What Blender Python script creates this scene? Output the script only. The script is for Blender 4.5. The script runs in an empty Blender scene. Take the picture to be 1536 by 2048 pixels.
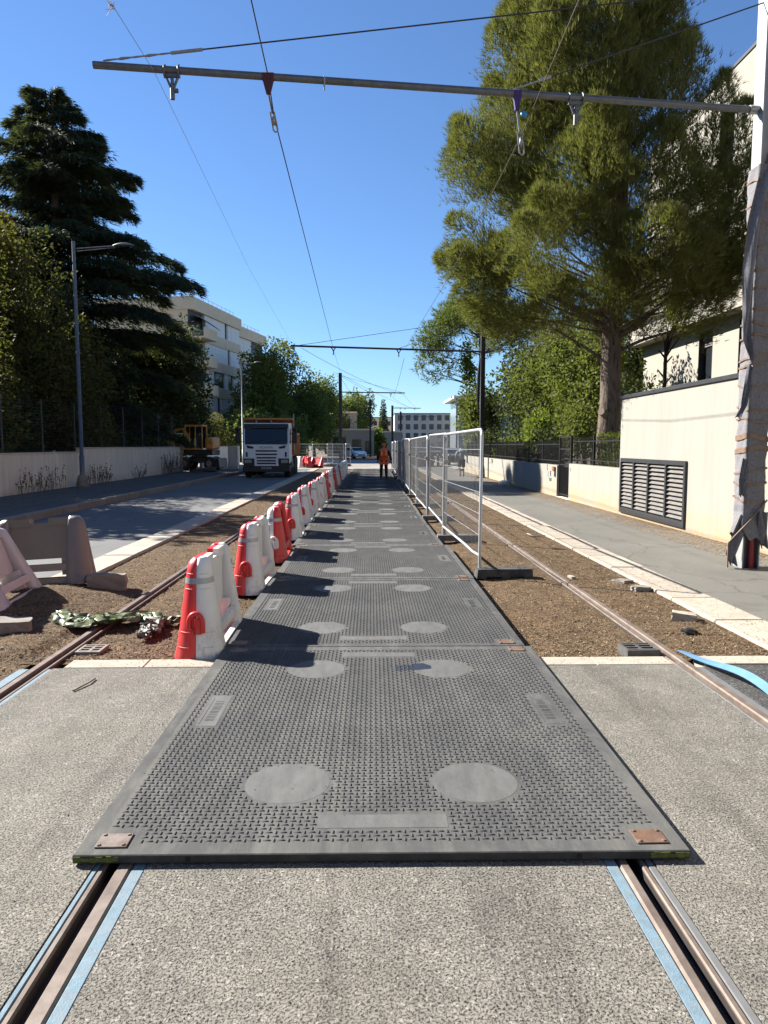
import bpy, bmesh, math, random
import numpy as np
from mathutils import Vector, Matrix, Euler

random.seed(7)
RNG = np.random.default_rng(7)
PI = math.pi
R = math.radians
sc = bpy.context.scene
COL = sc.collection

# ------------------------------------------------------------------ camera
CAM_H, CAM_PITCH, CAM_YAW, FPX = 1.69, 5.33, 1.2, 1430.0
cd = bpy.data.cameras.new("camera")
cam = bpy.data.objects.new("camera", cd)
COL.objects.link(cam)
cam.location = (0, 0, CAM_H)
cam.rotation_euler = (R(90 - CAM_PITCH), 0, R(-CAM_YAW))
cd.sensor_fit = 'HORIZONTAL'
cd.sensor_width = 36.0
cd.lens = FPX / 1536 * 36.0
cd.clip_start = 0.05
cd.clip_end = 6000
sc.camera = cam

# ------------------------------------------------------------------ sky and sun
SUN_EL = 35.0
SUN_V = Vector((-0.868 * math.cos(R(SUN_EL)), 0.497 * math.cos(R(SUN_EL)), math.sin(R(SUN_EL))))
w = bpy.data.worlds.new("World")
sc.world = w
w.use_nodes = True
nt = w.node_tree
bg = nt.nodes["Background"]
sky = nt.nodes.new("ShaderNodeTexSky")
sky.sky_type = 'NISHITA'
sky.sun_disc = False
sky.sun_elevation = R(SUN_EL)
sky.sun_rotation = math.atan2(SUN_V.x, SUN_V.y)
sky.altitude = 0
sky.air_density = 1.0
sky.dust_density = 0.0
sky.ozone_density = 9.0
hs = nt.nodes.new("ShaderNodeHueSaturation")
hs.inputs["Saturation"].default_value = 0.98
nt.links.new(sky.outputs[0], hs.inputs["Color"])
nt.links.new(hs.outputs[0], bg.inputs[0])
bg.inputs[1].default_value = 0.055
sl = bpy.data.lights.new("sun", 'SUN')
sl.energy = 5.0
sl.angle = R(0.53)
sl.color = (1.0, 0.955, 0.88)
so = bpy.data.objects.new("sun", sl)
COL.objects.link(so)
so.location = (-30, 20, 40)
so.rotation_euler = (-SUN_V).to_track_quat('-Z', 'Y').to_euler()

sc.view_settings.view_transform = 'Standard'
sc.view_settings.look = 'None'
sc.view_settings.gamma = 1.0
sc.view_settings.use_curve_mapping = False
sc.view_settings.exposure = 1.68
cy = sc.cycles
cy.max_bounces = 6
cy.diffuse_bounces = 3
cy.glossy_bounces = 3
cy.transmission_bounces = 4
cy.transparent_max_bounces = 8
cy.sample_clamp_indirect = 6
cy.caustics_reflective = False
cy.caustics_refractive = False

# ------------------------------------------------------------------ object helpers
def tag(o, label=None, cat=None, group=None, kind=None):
    if label: o['label'] = label
    if cat: o['category'] = cat
    if group: o['group'] = group
    if kind: o['kind'] = kind
    return o

def thing(name, label, cat, loc=(0, 0, 0), rz=0.0, group=None):
    o = bpy.data.objects.new(name, None)
    o.empty_display_size = 0.2
    COL.objects.link(o)
    o.location = loc
    o.rotation_euler = (0, 0, rz)
    return tag(o, label, cat, group)

def link(name, me, parent=None, loc=None):
    o = bpy.data.objects.new(name, me)
    COL.objects.link(o)
    if parent is not None: o.parent = parent
    if loc is not None: o.location = loc
    return o

def copy_tree(o, parent=None):
    c = o.copy()
    COL.objects.link(c)
    c.parent = parent
    for ch in list(o.children):
        copy_tree(ch, c)
    return c

def array_mesh(name, verts, faces, material=None, smooth=False):
    """numpy verts (N,3) and faces (M,k), all of one size k"""
    verts = np.asarray(verts, dtype=np.float32)
    faces = np.asarray(faces, dtype=np.int32)
    me = bpy.data.meshes.new(name)
    me.vertices.add(len(verts))
    me.vertices.foreach_set("co", verts.ravel())
    k = faces.shape[1]
    me.loops.add(faces.size)
    me.loops.foreach_set("vertex_index", faces.ravel())
    me.polygons.add(len(faces))
    me.polygons.foreach_set("loop_start", np.arange(0, faces.size, k, dtype=np.int32))
    if smooth:
        me.polygons.foreach_set("use_smooth", np.ones(len(faces), dtype=bool))
    me.update(calc_edges=True)
    if material: me.materials.append(material)
    return me

class MB:
    """collects simple shapes into one mesh"""
    def __init__(s):
        s.v, s.f, s.sm = [], [], []
    def add(s, vs, fs, smooth=False):
        n = len(s.v)
        s.v += [tuple(p) for p in vs]
        s.f += [tuple(i + n for i in f) for f in fs]
        s.sm += [smooth] * len(fs)
        return s
    def box(s, x0, x1, y0, y1, z0, z1, bev=0.0):
        if bev > 0:
            return s.bevbox(x0, x1, y0, y1, z0, z1, bev)
        v = [(x0, y0, z0), (x1, y0, z0), (x1, y1, z0), (x0, y1, z0), (x0, y0, z1), (x1, y0, z1), (x1, y1, z1), (x0, y1, z1)]
        return s.add(v, [(3, 2, 1, 0), (4, 5, 6, 7), (0, 1, 5, 4), (1, 2, 6, 5), (2, 3, 7, 6), (3, 0, 4, 7)])
    def bevbox(s, x0, x1, y0, y1, z0, z1, b):
        """box with chamfered edges"""
        xs, ys, zs = (x0, x1), (y0, y1), (z0, z1)
        v, idx = [], {}
        for i in (0, 1):
            for j in (0, 1):
                for k in (0, 1):
                    sx, sy, sz = (1 if i == 0 else -1), (1 if j == 0 else -1), (1 if k == 0 else -1)
                    p = (xs[i], ys[j], zs[k])
                    idx[(i, j, k, 'x')] = len(v); v.append((p[0], p[1] + sy * b, p[2] + sz * b))
                    idx[(i, j, k, 'y')] = len(v); v.append((p[0] + sx * b, p[1], p[2] + sz * b))
                    idx[(i, j, k, 'z')] = len(v); v.append((p[0] + sx * b, p[1] + sy * b, p[2]))
        F = []
        I = idx
        def q(*a): F.append(tuple(I[t] for t in a))
        q((0,0,0,'x'),(0,0,1,'x'),(0,1,1,'x'),(0,1,0,'x')); q((1,0,0,'x'),(1,1,0,'x'),(1,1,1,'x'),(1,0,1,'x'))
        q((0,0,0,'y'),(1,0,0,'y'),(1,0,1,'y'),(0,0,1,'y')); q((0,1,0,'y'),(0,1,1,'y'),(1,1,1,'y'),(1,1,0,'y'))
        q((0,0,0,'z'),(0,1,0,'z'),(1,1,0,'z'),(1,0,0,'z')); q((0,0,1,'z'),(1,0,1,'z'),(1,1,1,'z'),(0,1,1,'z'))
        for i in (0, 1):
            for j in (0, 1):
                q((i,j,0,'x'),(i,j,0,'y'),(i,j,1,'y'),(i,j,1,'x'))
        for i in (0, 1):
            for k in (0, 1):
                q((i,0,k,'x'),(i,0,k,'z'),(i,1,k,'z'),(i,1,k,'x'))
        for j in (0, 1):
            for k in (0, 1):
                q((0,j,k,'y'),(0,j,k,'z'),(1,j,k,'z'),(1,j,k,'y'))
        for i in (0, 1):
            for j in (0, 1):
                for k in (0, 1):
                    q((i,j,k,'x'),(i,j,k,'y'),(i,j,k,'z'))
        return s.add(v, F)
    def prism(s, pts, axis, a0, a1):
        """polygon in a plane extruded along axis 'x','y','z'; pts are the other two coordinates in order"""
        def P(p, a):
            return {'x': (a, p[0], p[1]), 'y': (p[0], a, p[1]), 'z': (p[0], p[1], a)}[axis]
        n = len(pts)
        v = [P(p, a0) for p in pts] + [P(p, a1) for p in pts]
        f = [tuple(range(n))[::-1], tuple(range(n, 2 * n))] + [(i, (i + 1) % n, n + (i + 1) % n, n + i) for i in range(n)]
        return s.add(v, f)
    def tube(s, pts, r, seg=8, cap=True, smooth=True):
        pts = [Vector(p) for p in pts]
        rs = r if isinstance(r, (list, tuple)) else [r] * len(pts)
        v, f = [], []
        d0 = (pts[1] - pts[0]).normalized()
        up = Vector((0, 0, 1)) if abs(d0.z) < 0.9 else Vector((1, 0, 0))
        side = d0.cross(up).normalized()
        for i, p in enumerate(pts):
            d = (pts[min(i + 1, len(pts) - 1)] - pts[max(i - 1, 0)])
            d = d.normalized() if d.length > 1e-9 else d0
            side = (side - d * side.dot(d))
            side = side.normalized() if side.length > 1e-6 else d.orthogonal().normalized()
            u = d.cross(side)
            for k in range(seg):
                a = 2 * PI * k / seg
                v.append(p + side * (math.cos(a) * rs[i]) + u * (math.sin(a) * rs[i]))
        for i in range(len(pts) - 1):
            for k in range(seg):
                f.append((i * seg + k, i * seg + (k + 1) % seg, (i + 1) * seg + (k + 1) % seg, (i + 1) * seg + k))
        s.add(v, f, smooth)
        if cap:
            n = len(pts)
            s.add([v[k] for k in range(seg)], [tuple(range(seg))[::-1]])
            s.add([v[(n - 1) * seg + k] for k in range(seg)], [tuple(range(seg))])
        return s
    def rings(s, rings, closed=True, cap0=False, cap1=False, smooth=True):
        n = len(rings[0])
        v = [p for r_ in rings for p in r_]
        f = []
        for i in range(len(rings) - 1):
            for k in range(n if closed else n - 1):
                f.append((i * n + k, i * n + (k + 1) % n, (i + 1) * n + (k + 1) % n, (i + 1) * n + k))
        s.add(v, f, smooth)
        if cap0: s.add(rings[0], [tuple(range(n))[::-1]])
        if cap1: s.add(rings[-1], [tuple(range(n))])
        return s
    def lathe(s, prof, c=(0, 0, 0), seg=16, axis='z', smooth=True):
        rg = []
        for (r, h) in prof:
            ring = []
            for k in range(seg):
                a = 2 * PI * k / seg
                x, y = r * math.cos(a), r * math.sin(a)
                p = {'z': (x, y, h), 'x': (h, x, y), 'y': (y, h, x)}[axis]
                ring.append((c[0] + p[0], c[1] + p[1], c[2] + p[2]))
            rg.append(ring)
        return s.rings(rg, True, True, True, smooth)
    def xf(s, M):
        s.v = [tuple(M @ Vector(p)) for p in s.v]
        return s
    def mesh(s, name, material=None):
        me = bpy.data.meshes.new(name)
        me.from_pydata(s.v, [], s.f)
        me.polygons.foreach_set("use_smooth", s.sm)
        me.update()
        if material: me.materials.append(material)
        return me
    def build(s, name, material=None, parent=None, world=False):
        o = link(name, s.mesh(name, material), parent)
        if parent is not None and world:
            o.location = -parent.location
        return o

def soften(o, off, seg=3, ang=30):
    """round the hard edges of a part"""
    bm = bmesh.new()
    bm.from_mesh(o.data)
    bmesh.ops.remove_doubles(bm, verts=bm.verts, dist=1e-5)
    ed = [e for e in bm.edges if len(e.link_faces) == 2 and e.calc_face_angle(0) > R(ang)]
    bmesh.ops.bevel(bm, geom=ed, offset=off, segments=seg, affect='EDGES', profile=0.5, clamp_overlap=True)
    for f_ in bm.faces: f_.smooth = False
    bm.to_mesh(o.data)
    bm.free()
    return o

# ------------------------------------------------------------------ material helpers
def newmat(name):
    m = bpy.data.materials.new(name)
    m.use_nodes = True
    n = m.node_tree
    b = n.nodes["Principled BSDF"]
    return m, n, b

def L(n, a, b): n.links.new(a, b)

def pos(n, scale=(1, 1, 1), obj=False):
    if obj:
        t = n.nodes.new("ShaderNodeTexCoord"); src = t.outputs["Object"]
    else:
        g = n.nodes.new("ShaderNodeNewGeometry"); src = g.outputs["Position"]
    if scale == (1, 1, 1): return src
    mp = n.nodes.new("ShaderNodeMapping")
    mp.inputs["Scale"].default_value = scale
    L(n, src, mp.inputs["Vector"])
    return mp.outputs["Vector"]

def noise(n, vec, scale, detail=4, rough=0.55, dist=0.0):
    t = n.nodes.new("ShaderNodeTexNoise")
    t.inputs["Scale"].default_value = scale
    t.inputs["Detail"].default_value = detail
    t.inputs["Roughness"].default_value = rough
    t.inputs["Distortion"].default_value = dist
    L(n, vec, t.inputs["Vector"])
    return t.outputs["Fac"]

def ramp(n, fac, stops, interp='LINEAR'):
    r = n.nodes.new("ShaderNodeValToRGB")
    e = r.color_ramp.elements
    while len(e) > len(stops): e.remove(e[-1])
    while len(e) < len(stops): e.new(0.5)
    for el, (p, c) in zip(e, stops):
        el.position = p
        el.color = (c, c, c, 1) if isinstance(c, (int, float)) else (*c, 1)
    r.color_ramp.interpolation = interp
    L(n, fac, r.inputs["Fac"])
    return r.outputs["Color"]

def mix(n, fac, a, b, mode='MIX'):
    m = n.nodes.new("ShaderNodeMix")
    m.data_type = 'RGBA'
    m.blend_type = mode
    for sock, val in ((m.inputs[0], fac), (m.inputs[6], a), (m.inputs[7], b)):
        if hasattr(val, 'is_linked') or hasattr(val, 'links'):
            L(n, val, sock)
        elif isinstance(val, (int, float)):
            sock.default_value = val if sock.type == 'VALUE' else (val, val, val, 1)
        else:
            sock.default_value = (*val, 1)
    return m.outputs[2]

def bump(n, h, b, strength=0.3, dist=0.01, prev=None):
    t = n.nodes.new("ShaderNodeBump")
    t.inputs["Strength"].default_value = strength
    t.inputs["Distance"].default_value = dist
    L(n, h, t.inputs["Height"])
    if prev is not None: L(n, prev, t.inputs["Normal"])
    L(n, t.outputs["Normal"], b.inputs["Normal"])
    return t.outputs["Normal"]

def M(name, col, rough=0.7, var=0.15, scale=6, bmp=0.0, bscale=80, bdist=0.004, metal=0.0, col2=None, c2pos=(0.45, 0.7), stain=None, obj=False, spec=0.5):
    m, n, b = newmat(name)
    v = pos(n, obj=obj)
    f = noise(n, v, scale, 6, 0.6)
    c = np.array(col)
    out = ramp(n, f, [(0.3, tuple(c * (1 - var))), (0.7, tuple(np.minimum(c * (1 + var), 0.95)))])
    if col2 is not None:
        f2 = noise(n, v, scale * 0.6, 8, 0.65)
        msk = ramp(n, f2, [(c2pos[0], 0.0), (c2pos[1], 1.0)])
        out = mix(n, msk, out, col2)
    L(n, out, b.inputs["Base Color"])
    b.inputs["Roughness"].default_value = rough
    b.inputs["Metallic"].default_value = metal
    b.inputs["Specular IOR Level"].default_value = spec
    if bmp > 0:
        bump(n, noise(n, v, bscale, 4, 0.6), b, bmp, bdist)
    return m

def leafmat(name, dark, light, trans=0.35, sun=None, rough=0.7, hue=None):
    """leaf material: every leaf its own tone, some light passing through"""
    m, n, b = newmat(name)
    g = n.nodes.new("ShaderNodeNewGeometry")
    c = ramp(n, g.outputs["Random Per Island"], [(0.0, dark), (0.75, light), (1.0, hue or light)])
    f = noise(n, g.outputs["Position"], 0.6, 3, 0.5)
    c = mix(n, ramp(n, f, [(0.35, 0.0), (0.65, 0.7)]), c, tuple(np.array(light) * 1.15))
    L(n, c, b.inputs["Base Color"])
    b.inputs["Roughness"].default_value = rough
    b.inputs["Specular IOR Level"].default_value = 0.15
    tr = n.nodes.new("ShaderNodeBsdfTranslucent")
    L(n, mix(n, 0.35, c, (0.35, 0.42, 0.04)), tr.inputs["Color"])
    ms = n.nodes.new("ShaderNodeMixShader")
    ms.inputs[0].default_value = trans
    L(n, b.outputs[0], ms.inputs[1]); L(n, tr.outputs[0], ms.inputs[2])
    L(n, ms.outputs[0], n.nodes["Material Output"].inputs["Surface"])
    return m


# ------------------------------------------------------------------ materials of the setting
def mat_aggregate(name, lo, mid, hi, scale=112, warm=(0.42, 0.37, 0.27), warm_amt=0.35, pit=1.0):
    """washed concrete: flat-topped stones with dark pits between them"""
    m, n, b = newmat(name)
    v = pos(n)
    n1 = noise(n, v, scale, 3, 0.62, 0.4)
    vo = n.nodes.new("ShaderNodeTexVoronoi"); vo.inputs["Scale"].default_value = scale * 0.8; L(n, v, vo.inputs["Vector"])
    sx = n.nodes.new("ShaderNodeSeparateColor"); L(n, vo.outputs["Color"], sx.inputs[0])
    c = ramp(n, sx.outputs[0], [(0.0, tuple(np.array(lo) * 0.4 + np.array(mid) * 0.6)), (0.4, mid), (0.85, mid), (1.0, hi)])
    c = mix(n, 1.0, c, ramp(n, n1, [(0.34, 0.16), (0.425, 0.74), (0.5, 1.0), (0.72, 1.12)]), 'MULTIPLY')
    big = noise(n, v, 0.9, 5, 0.6)
    c = mix(n, ramp(n, big, [(0.45, 0.0), (0.75, warm_amt)]), c, warm)
    c = mix(n, 1.0, c, ramp(n, noise(n, v, 2.6, 5, 0.65), [(0.3, 0.76), (0.7, 1.1)]), 'MULTIPLY')
    c = mix(n, 1.0, c, ramp(n, noise(n, v, 14, 4, 0.65), [(0.3, 0.85), (0.7, 1.08)]), 'MULTIPLY')
    c = mix(n, 1.0, c, ramp(n, noise(n, pos(n, (4.0, 0.3, 1)), 1.0, 5, 0.65, 0.8), [(0.36, 0.8), (0.5, 1.0)]), 'MULTIPLY')
    c = mix(n, ramp(n, noise(n, v, 4.2, 3, 0.5), [(0.72, 0.0), (0.76, 0.5)]), c, (0.45, 0.36, 0.22))
    L(n, c, b.inputs["Base Color"])
    b.inputs["Roughness"].default_value = 0.85
    b.inputs["Specular IOR Level"].default_value = 0.3
    h = ramp(n, n1, [(0.3, 0.0), (0.5, 0.9), (0.75, 1.0)])
    p = bump(n, h, b, 0.9 * pit, 0.007)
    bump(n, noise(n, v, 330, 2), b, 0.3, 0.0015, p)
    return m

def mat_mulch(name):
    m, n, b = newmat(name)
    v = pos(n)
    vo = n.nodes.new("ShaderNodeTexVoronoi"); vo.inputs["Scale"].default_value = 85
    mp = n.nodes.new("ShaderNodeMapping"); mp.inputs["Rotation"].default_value = (0, 0, 0.5); mp.inputs["Scale"].default_value = (1, 0.5, 1)
    L(n, v, mp.inputs["Vector"])
    wv = n.nodes.new("ShaderNodeTexNoise"); wv.inputs["Scale"].default_value = 14; L(n, v, wv.inputs["Vector"])
    vv = n.nodes.new("ShaderNodeVectorMath"); vv.operation = 'MULTIPLY_ADD'
    L(n, wv.outputs["Color"], vv.inputs[0]); vv.inputs[1].default_value = (0.08, 0.08, 0.08); L(n, mp.outputs[0], vv.inputs[2])
    L(n, vv.outputs[0], vo.inputs["Vector"])
    sx = n.nodes.new("ShaderNodeSeparateColor"); L(n, vo.outputs["Color"], sx.inputs[0])
    c = ramp(n, sx.outputs[0], [(0.0, (0.15, 0.096, 0.05)), (0.55, (0.285, 0.18, 0.088)), (0.85, (0.33, 0.22, 0.125)), (1.0, (0.48, 0.36, 0.23))])
    c = mix(n, 1.0, c, ramp(n, vo.outputs["Distance"], [(0.4, 1.0), (0.9, 0.55)]), 'MULTIPLY')
    big = noise(n, v, 1.1, 5, 0.6)
    c = mix(n, ramp(n, big, [(0.5, 0.0), (0.75, 0.5)]), c, (0.25, 0.19, 0.13))
    c = mix(n, 1.0, c, ramp(n, noise(n, v, 5, 4), [(0.3, 0.65), (0.7, 1.15)]), 'MULTIPLY')
    L(n, c, b.inputs["Base Color"])
    b.inputs["Roughness"].default_value = 0.95
    b.inputs["Specular IOR Level"].default_value = 0.2
    p = bump(n, vo.outputs["Distance"], b, 1.0, 0.012)
    bump(n, noise(n, v, 30, 5, 0.7), b, 0.8, 0.03, p)
    return m

def mat_asphalt(name, col, var=0.18, stones=0.35):
    m, n, b = newmat(name)
    v = pos(n)
    c0 = np.array(col)
    big = noise(n, v, 0.45, 6, 0.62)
    c = ramp(n, big, [(0.3, tuple(c0 * (1 - var))), (0.7, tuple(c0 * (1 + var)))])
    st = noise(n, pos(n, (1.5, 0.22, 1)), 1.6, 4, 0.6)
    c = mix(n, ramp(n, st, [(0.5, 0.0), (0.8, 0.45)]), c, tuple(c0 * np.array((1.25, 1.2, 1.1))))
    fine = noise(n, v, 150, 2, 0.7)
    c = mix(n, 1.0, c, ramp(n, fine, [(0.3, 1 - stones), (0.7, 1 + stones)]), 'MULTIPLY')
    wv = n.nodes.new("ShaderNodeTexNoise"); wv.inputs["Scale"].default_value = 2.2; wv.inputs["Detail"].default_value = 5; L(n, v, wv.inputs["Vector"])
    vv = n.nodes.new("ShaderNodeVectorMath"); vv.operation = 'MULTIPLY_ADD'
    L(n, wv.outputs["Color"], vv.inputs[0]); vv.inputs[1].default_value = (0.5, 0.5, 0.5); L(n, v, vv.inputs[2])
    ck = n.nodes.new("ShaderNodeTexVoronoi"); ck.feature = 'DISTANCE_TO_EDGE'; ck.inputs["Scale"].default_value = 0.45; L(n, vv.outputs[0], ck.inputs["Vector"])
    c = mix(n, ramp(n, ck.outputs["Distance"], [(0.003, 0.55), (0.008, 0.0)]), c, tuple(c0 * 0.35))
    pt = noise(n, v, 1.7, 3, 0.4)
    c = mix(n, ramp(n, pt, [(0.62, 0.0), (0.66, 0.35)]), c, tuple(c0 * 0.72))
    L(n, c, b.inputs["Base Color"])
    b.inputs["Roughness"].default_value = 0.8
    b.inputs["Specular IOR Level"].default_value = 0.35
    bump(n, fine, b, 0.5, 0.005)
    return m

MAT_AGG = mat_aggregate("exposed_aggregate", (0.15, 0.142, 0.126), (0.35, 0.324, 0.277), (0.54, 0.5, 0.43), warm_amt=0.25)
MAT_AGG_DARK = mat_aggregate("dark_aggregate", (0.05, 0.05, 0.05), (0.12, 0.12, 0.12), (0.3, 0.29, 0.27), warm_amt=0.05)
MAT_GRAVEL = mat_aggregate("grey_gravel", (0.08, 0.08, 0.08), (0.2, 0.19, 0.175), (0.38, 0.36, 0.33), scale=45, warm_amt=0.1)
MAT_MULCH = mat_mulch("bark_mulch")
MAT_ROAD = mat_asphalt("road_asphalt", (0.20, 0.20, 0.195))
MAT_PAVE = mat_asphalt("pavement_asphalt", (0.222, 0.21, 0.182))
MAT_DIRT = M("dry_dirt", (0.2, 0.16, 0.115), 0.95, 0.3, 1.2, 0.6, 25, 0.02)
MAT_PALE = M("pale_concrete", (0.42, 0.38, 0.32), 0.9, 0.15, 0.8, 0.2, 60)

def mat_stone(name, col):
    m, n, b = newmat(name)
    v = pos(n)
    oi = n.nodes.new("ShaderNodeObjectInfo")
    c0 = np.array(col)
    c = ramp(n, oi.outputs["Random"], [(0.0, tuple(c0 * 0.9)), (1.0, tuple(c0 * 1.06))])
    c = mix(n, 1.0, c, ramp(n, noise(n, v, 7, 6, 0.65), [(0.3, 0.82), (0.65, 1.06)]), 'MULTIPLY')
    c = mix(n, ramp(n, noise(n, v, 1.4, 6, 0.7), [(0.58, 0.0), (0.75, 0.45)]), c, (0.32, 0.22, 0.12))
    c = mix(n, ramp(n, noise(n, v, 90, 2, 0.7), [(0.62, 0.0), (0.75, 0.3)]), c, (0.25, 0.2, 0.14))
    L(n, c, b.inputs["Base Color"])
    b.inputs["Roughness"].default_value = 0.8
    bump(n, noise(n, v, 60, 5, 0.6), b, 0.25, 0.004)
    return m
MAT_STONE = mat_stone("cream_limestone", (0.62, 0.53, 0.42))
MAT_KERB = mat_stone("brown_kerb_concrete", (0.36, 0.31, 0.25))

# ------------------------------------------------------------------ ground sheets
def sheet(name, x0, x1, y0, y1, z, mat_, thick=0.0, kind='structure'):
    b = MB()
    if thick > 0: b.box(x0, x1, y0, y1, z - thick, z)
    else: b.add([(x0, y0, z), (x1, y0, z), (x1, y1, z), (x0, y1, z)], [(0, 1, 2, 3)])
    return tag(b.build(name, mat_), kind=kind)

sheet("ground", -2500, 2500, -400, 4500, -0.16, MAT_DIRT)
# crossing of exposed aggregate, in strips that leave the rail slots open
cb = MB()
for (xa, xb) in ((-2.405, -1.115), (-0.9, 0.952), (1.158, 2.372)):
    cb.box(xa, xb, -4, 5.355, -0.15, 0.0)
tag(cb.build("crossing_pavement", MAT_AGG), kind='structure')
sheet("asphalt_apron", 2.585, 3.835, -4, 5.352, -0.006, MAT_AGG_DARK, 0.1)
sheet("road", -7.66, -4.085, 8.2, 53, -0.025, MAT_ROAD, 0.1)
sheet("footpath", 3.835, 6.12, -4, 60, 0.0, MAT_PAVE, 0.1)
sheet("gravel_verge", -11.6, -7.86, 4, 49, 0.09, MAT_GRAVEL, 0.2)
sheet("side_lane", -30, -7.9, 42, 50, 0.094, MAT_GRAVEL)
sheet("far_crossing", -16, 8, 51.4, 84, -0.01, MAT_PALE, 0.1)
sheet("far_road", -7.6, 26, 84, 420, -0.03, MAT_ROAD, 0.1)
sheet("far_track_bed", -3.4, 8, 86, 112, 0.02, MAT_MULCH, 0.1)

def wobble(x, y, s):
    return (np.sin(x * 3.1 * s + y * 1.7 * s) + np.sin(x * 1.3 * s - y * 2.9 * s + 1.3) + np.sin((x + y) * 5.3 * s + 0.7) * 0.6
            + np.sin(x * 9.7 * s - 4.1 * s * y) * 0.35 + np.sin(y * 11.3 * s + x * 6.1 * s) * 0.35) / 3.3

def grid(name, xs, ys, zf, mat_, kind='structure'):
    X, Y = np.meshgrid(xs, ys)
    Z = zf(X, Y)
    V = np.stack([X, Y, Z], -1).reshape(-1, 3)
    nx, ny = len(xs), len(ys)
    i = np.arange(nx - 1); j = np.arange(ny - 1)
    I, J = np.meshgrid(i, j)
    a = (J * nx + I).ravel()
    F = np.stack([a, a + 1, a + nx + 1, a + nx], -1)
    return tag(link(name, array_mesh(name, V, F, mat_, True)), kind=kind)

def mulch_z(X, Y):
    fade = np.clip(1 - (Y - 5) / 40, 0.25, 1)
    z = -0.03 + 0.016 * wobble(X, Y, 1.0) * fade + 0.011 * wobble(X, Y, 3.3) * fade
    # banked against the right-hand kerb, worn down beside the mats
    z += 0.02 * np.clip((X - 2.75) / 0.5, 0, 1) ** 2
    z += 0.02 * np.clip((-2.9 - X) / 0.6, 0, 1) ** 2 * np.clip((Y - 9) / 4, 0, 1)
    z -= 0.03 * np.exp(-((np.abs(X) - 1.35) / 0.28) ** 2)
    for xr in (-2.52, -1.02, 1.06, 2.44):            # packed flat against the rails
        z = np.where(np.abs(X - xr) < 0.14, np.minimum(z, -0.03), z)
    z = np.where(np.abs(X) > 3.2, np.minimum(z, -0.022), z)
    return np.minimum(z, 0.015)
ysm = np.concatenate([np.arange(5.55, 14, 0.07), np.arange(14, 51.3, 0.22), [51.4]])
grid("track_bed", np.linspace(-3.62, 3.4, 110), ysm, mulch_z, MAT_MULCH)

def lot_z(X, Y):
    z = -0.03 + 0.03 * wobble(X, Y, 0.8) + 0.014 * wobble(X, Y, 3.0)
    z += 0.16 * np.exp(-(((X + 3.5) / 0.55) ** 2 + ((Y - 7.6) / 0.9) ** 2))
    z += 0.13 * np.exp(-(((X + 4.6) / 0.8) ** 2 + ((Y - 7.1) / 1.1) ** 2))
    z += 0.05 * np.exp(-(((X + 3.0) / 0.35) ** 2 + ((Y - 6.0) / 0.5) ** 2))
    z = np.where(X > -2.75, np.minimum(z, -0.03), z)
    return z
grid("soil_lot", np.linspace(-9.0, -2.665, 120), np.arange(3.0, 8.9, 0.05), lambda X, Y: np.where(Y > 8.6, np.minimum(lot_z(X, Y), -0.045), lot_z(X, Y)), MAT_MULCH)

# loose chips of bark lying on the track bed: real little slivers
def chips(name, n, xr, yr, zf, mats, smin, smax):
    x = RNG.uniform(*xr, n)
    y = yr[0] + (yr[1] - yr[0]) * RNG.random(n) ** 1.7
    keep = np.ones(n, bool)
    for xx in (-2.52, -1.02, 1.06, 2.44): keep &= np.abs(x - xx) > 0.09
    keep &= ~((np.abs(x - 0.05) < 1.2))
    x, y = x[keep], y[keep]; n = len(x)
    z = zf(x, y) + RNG.uniform(0.001, 0.012, n)
    a = RNG.uniform(0, 2 * PI, n)
    l = RNG.uniform(smin, smax, n); wd = l * RNG.uniform(0.18, 0.5, n)
    ti = RNG.normal(0, 0.35, n); tj = RNG.normal(0, 0.35, n)
    dx, dy = np.cos(a), np.sin(a)
    C = np.stack([x, y, z], -1)
    U = np.stack([dx, dy, ti], -1) * l[:, None] * 0.5
    W = np.stack([-dy, dx, tj], -1) * wd[:, None] * 0.5
    V = np.stack([C - U - W, C + U - W * 0.6, C + U + W, C - U + W * 0.7], 1).reshape(-1, 3)
    F = np.arange(len(V)).reshape(-1, 4)
    return tag(link(name, array_mesh(name, V, F, mats)), kind='stuff')

def mat_chip():
    m, n, b = newmat("bark_chip")
    g = n.nodes.new("ShaderNodeNewGeometry")
    c = ramp(n, g.outputs["Random Per Island"], [(0.0, (0.1, 0.06, 0.033)), (0.5, (0.23, 0.15, 0.082)), (0.85, (0.34, 0.23, 0.13)), (1.0, (0.52, 0.4, 0.26))])
    L(n, c, b.inputs["Base Color"])
    b.inputs["Roughness"].default_value = 0.9
    return m
MAT_CHIP = mat_chip()
tag(chips("mulch_chips", 90000, (-3.58, 3.33), (5.62, 26), mulch_z, MAT_CHIP, 0.008, 0.028), "loose brown bark chips strewn over the track bed", "mulch")
tag(chips("soil_crumbs", 26000, (-7.0, -2.68), (4.6, 8.6), lot_z, MAT_CHIP, 0.007, 0.026), "loose crumbs of brown soil on the lot by the fallen barriers", "soil")

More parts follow.
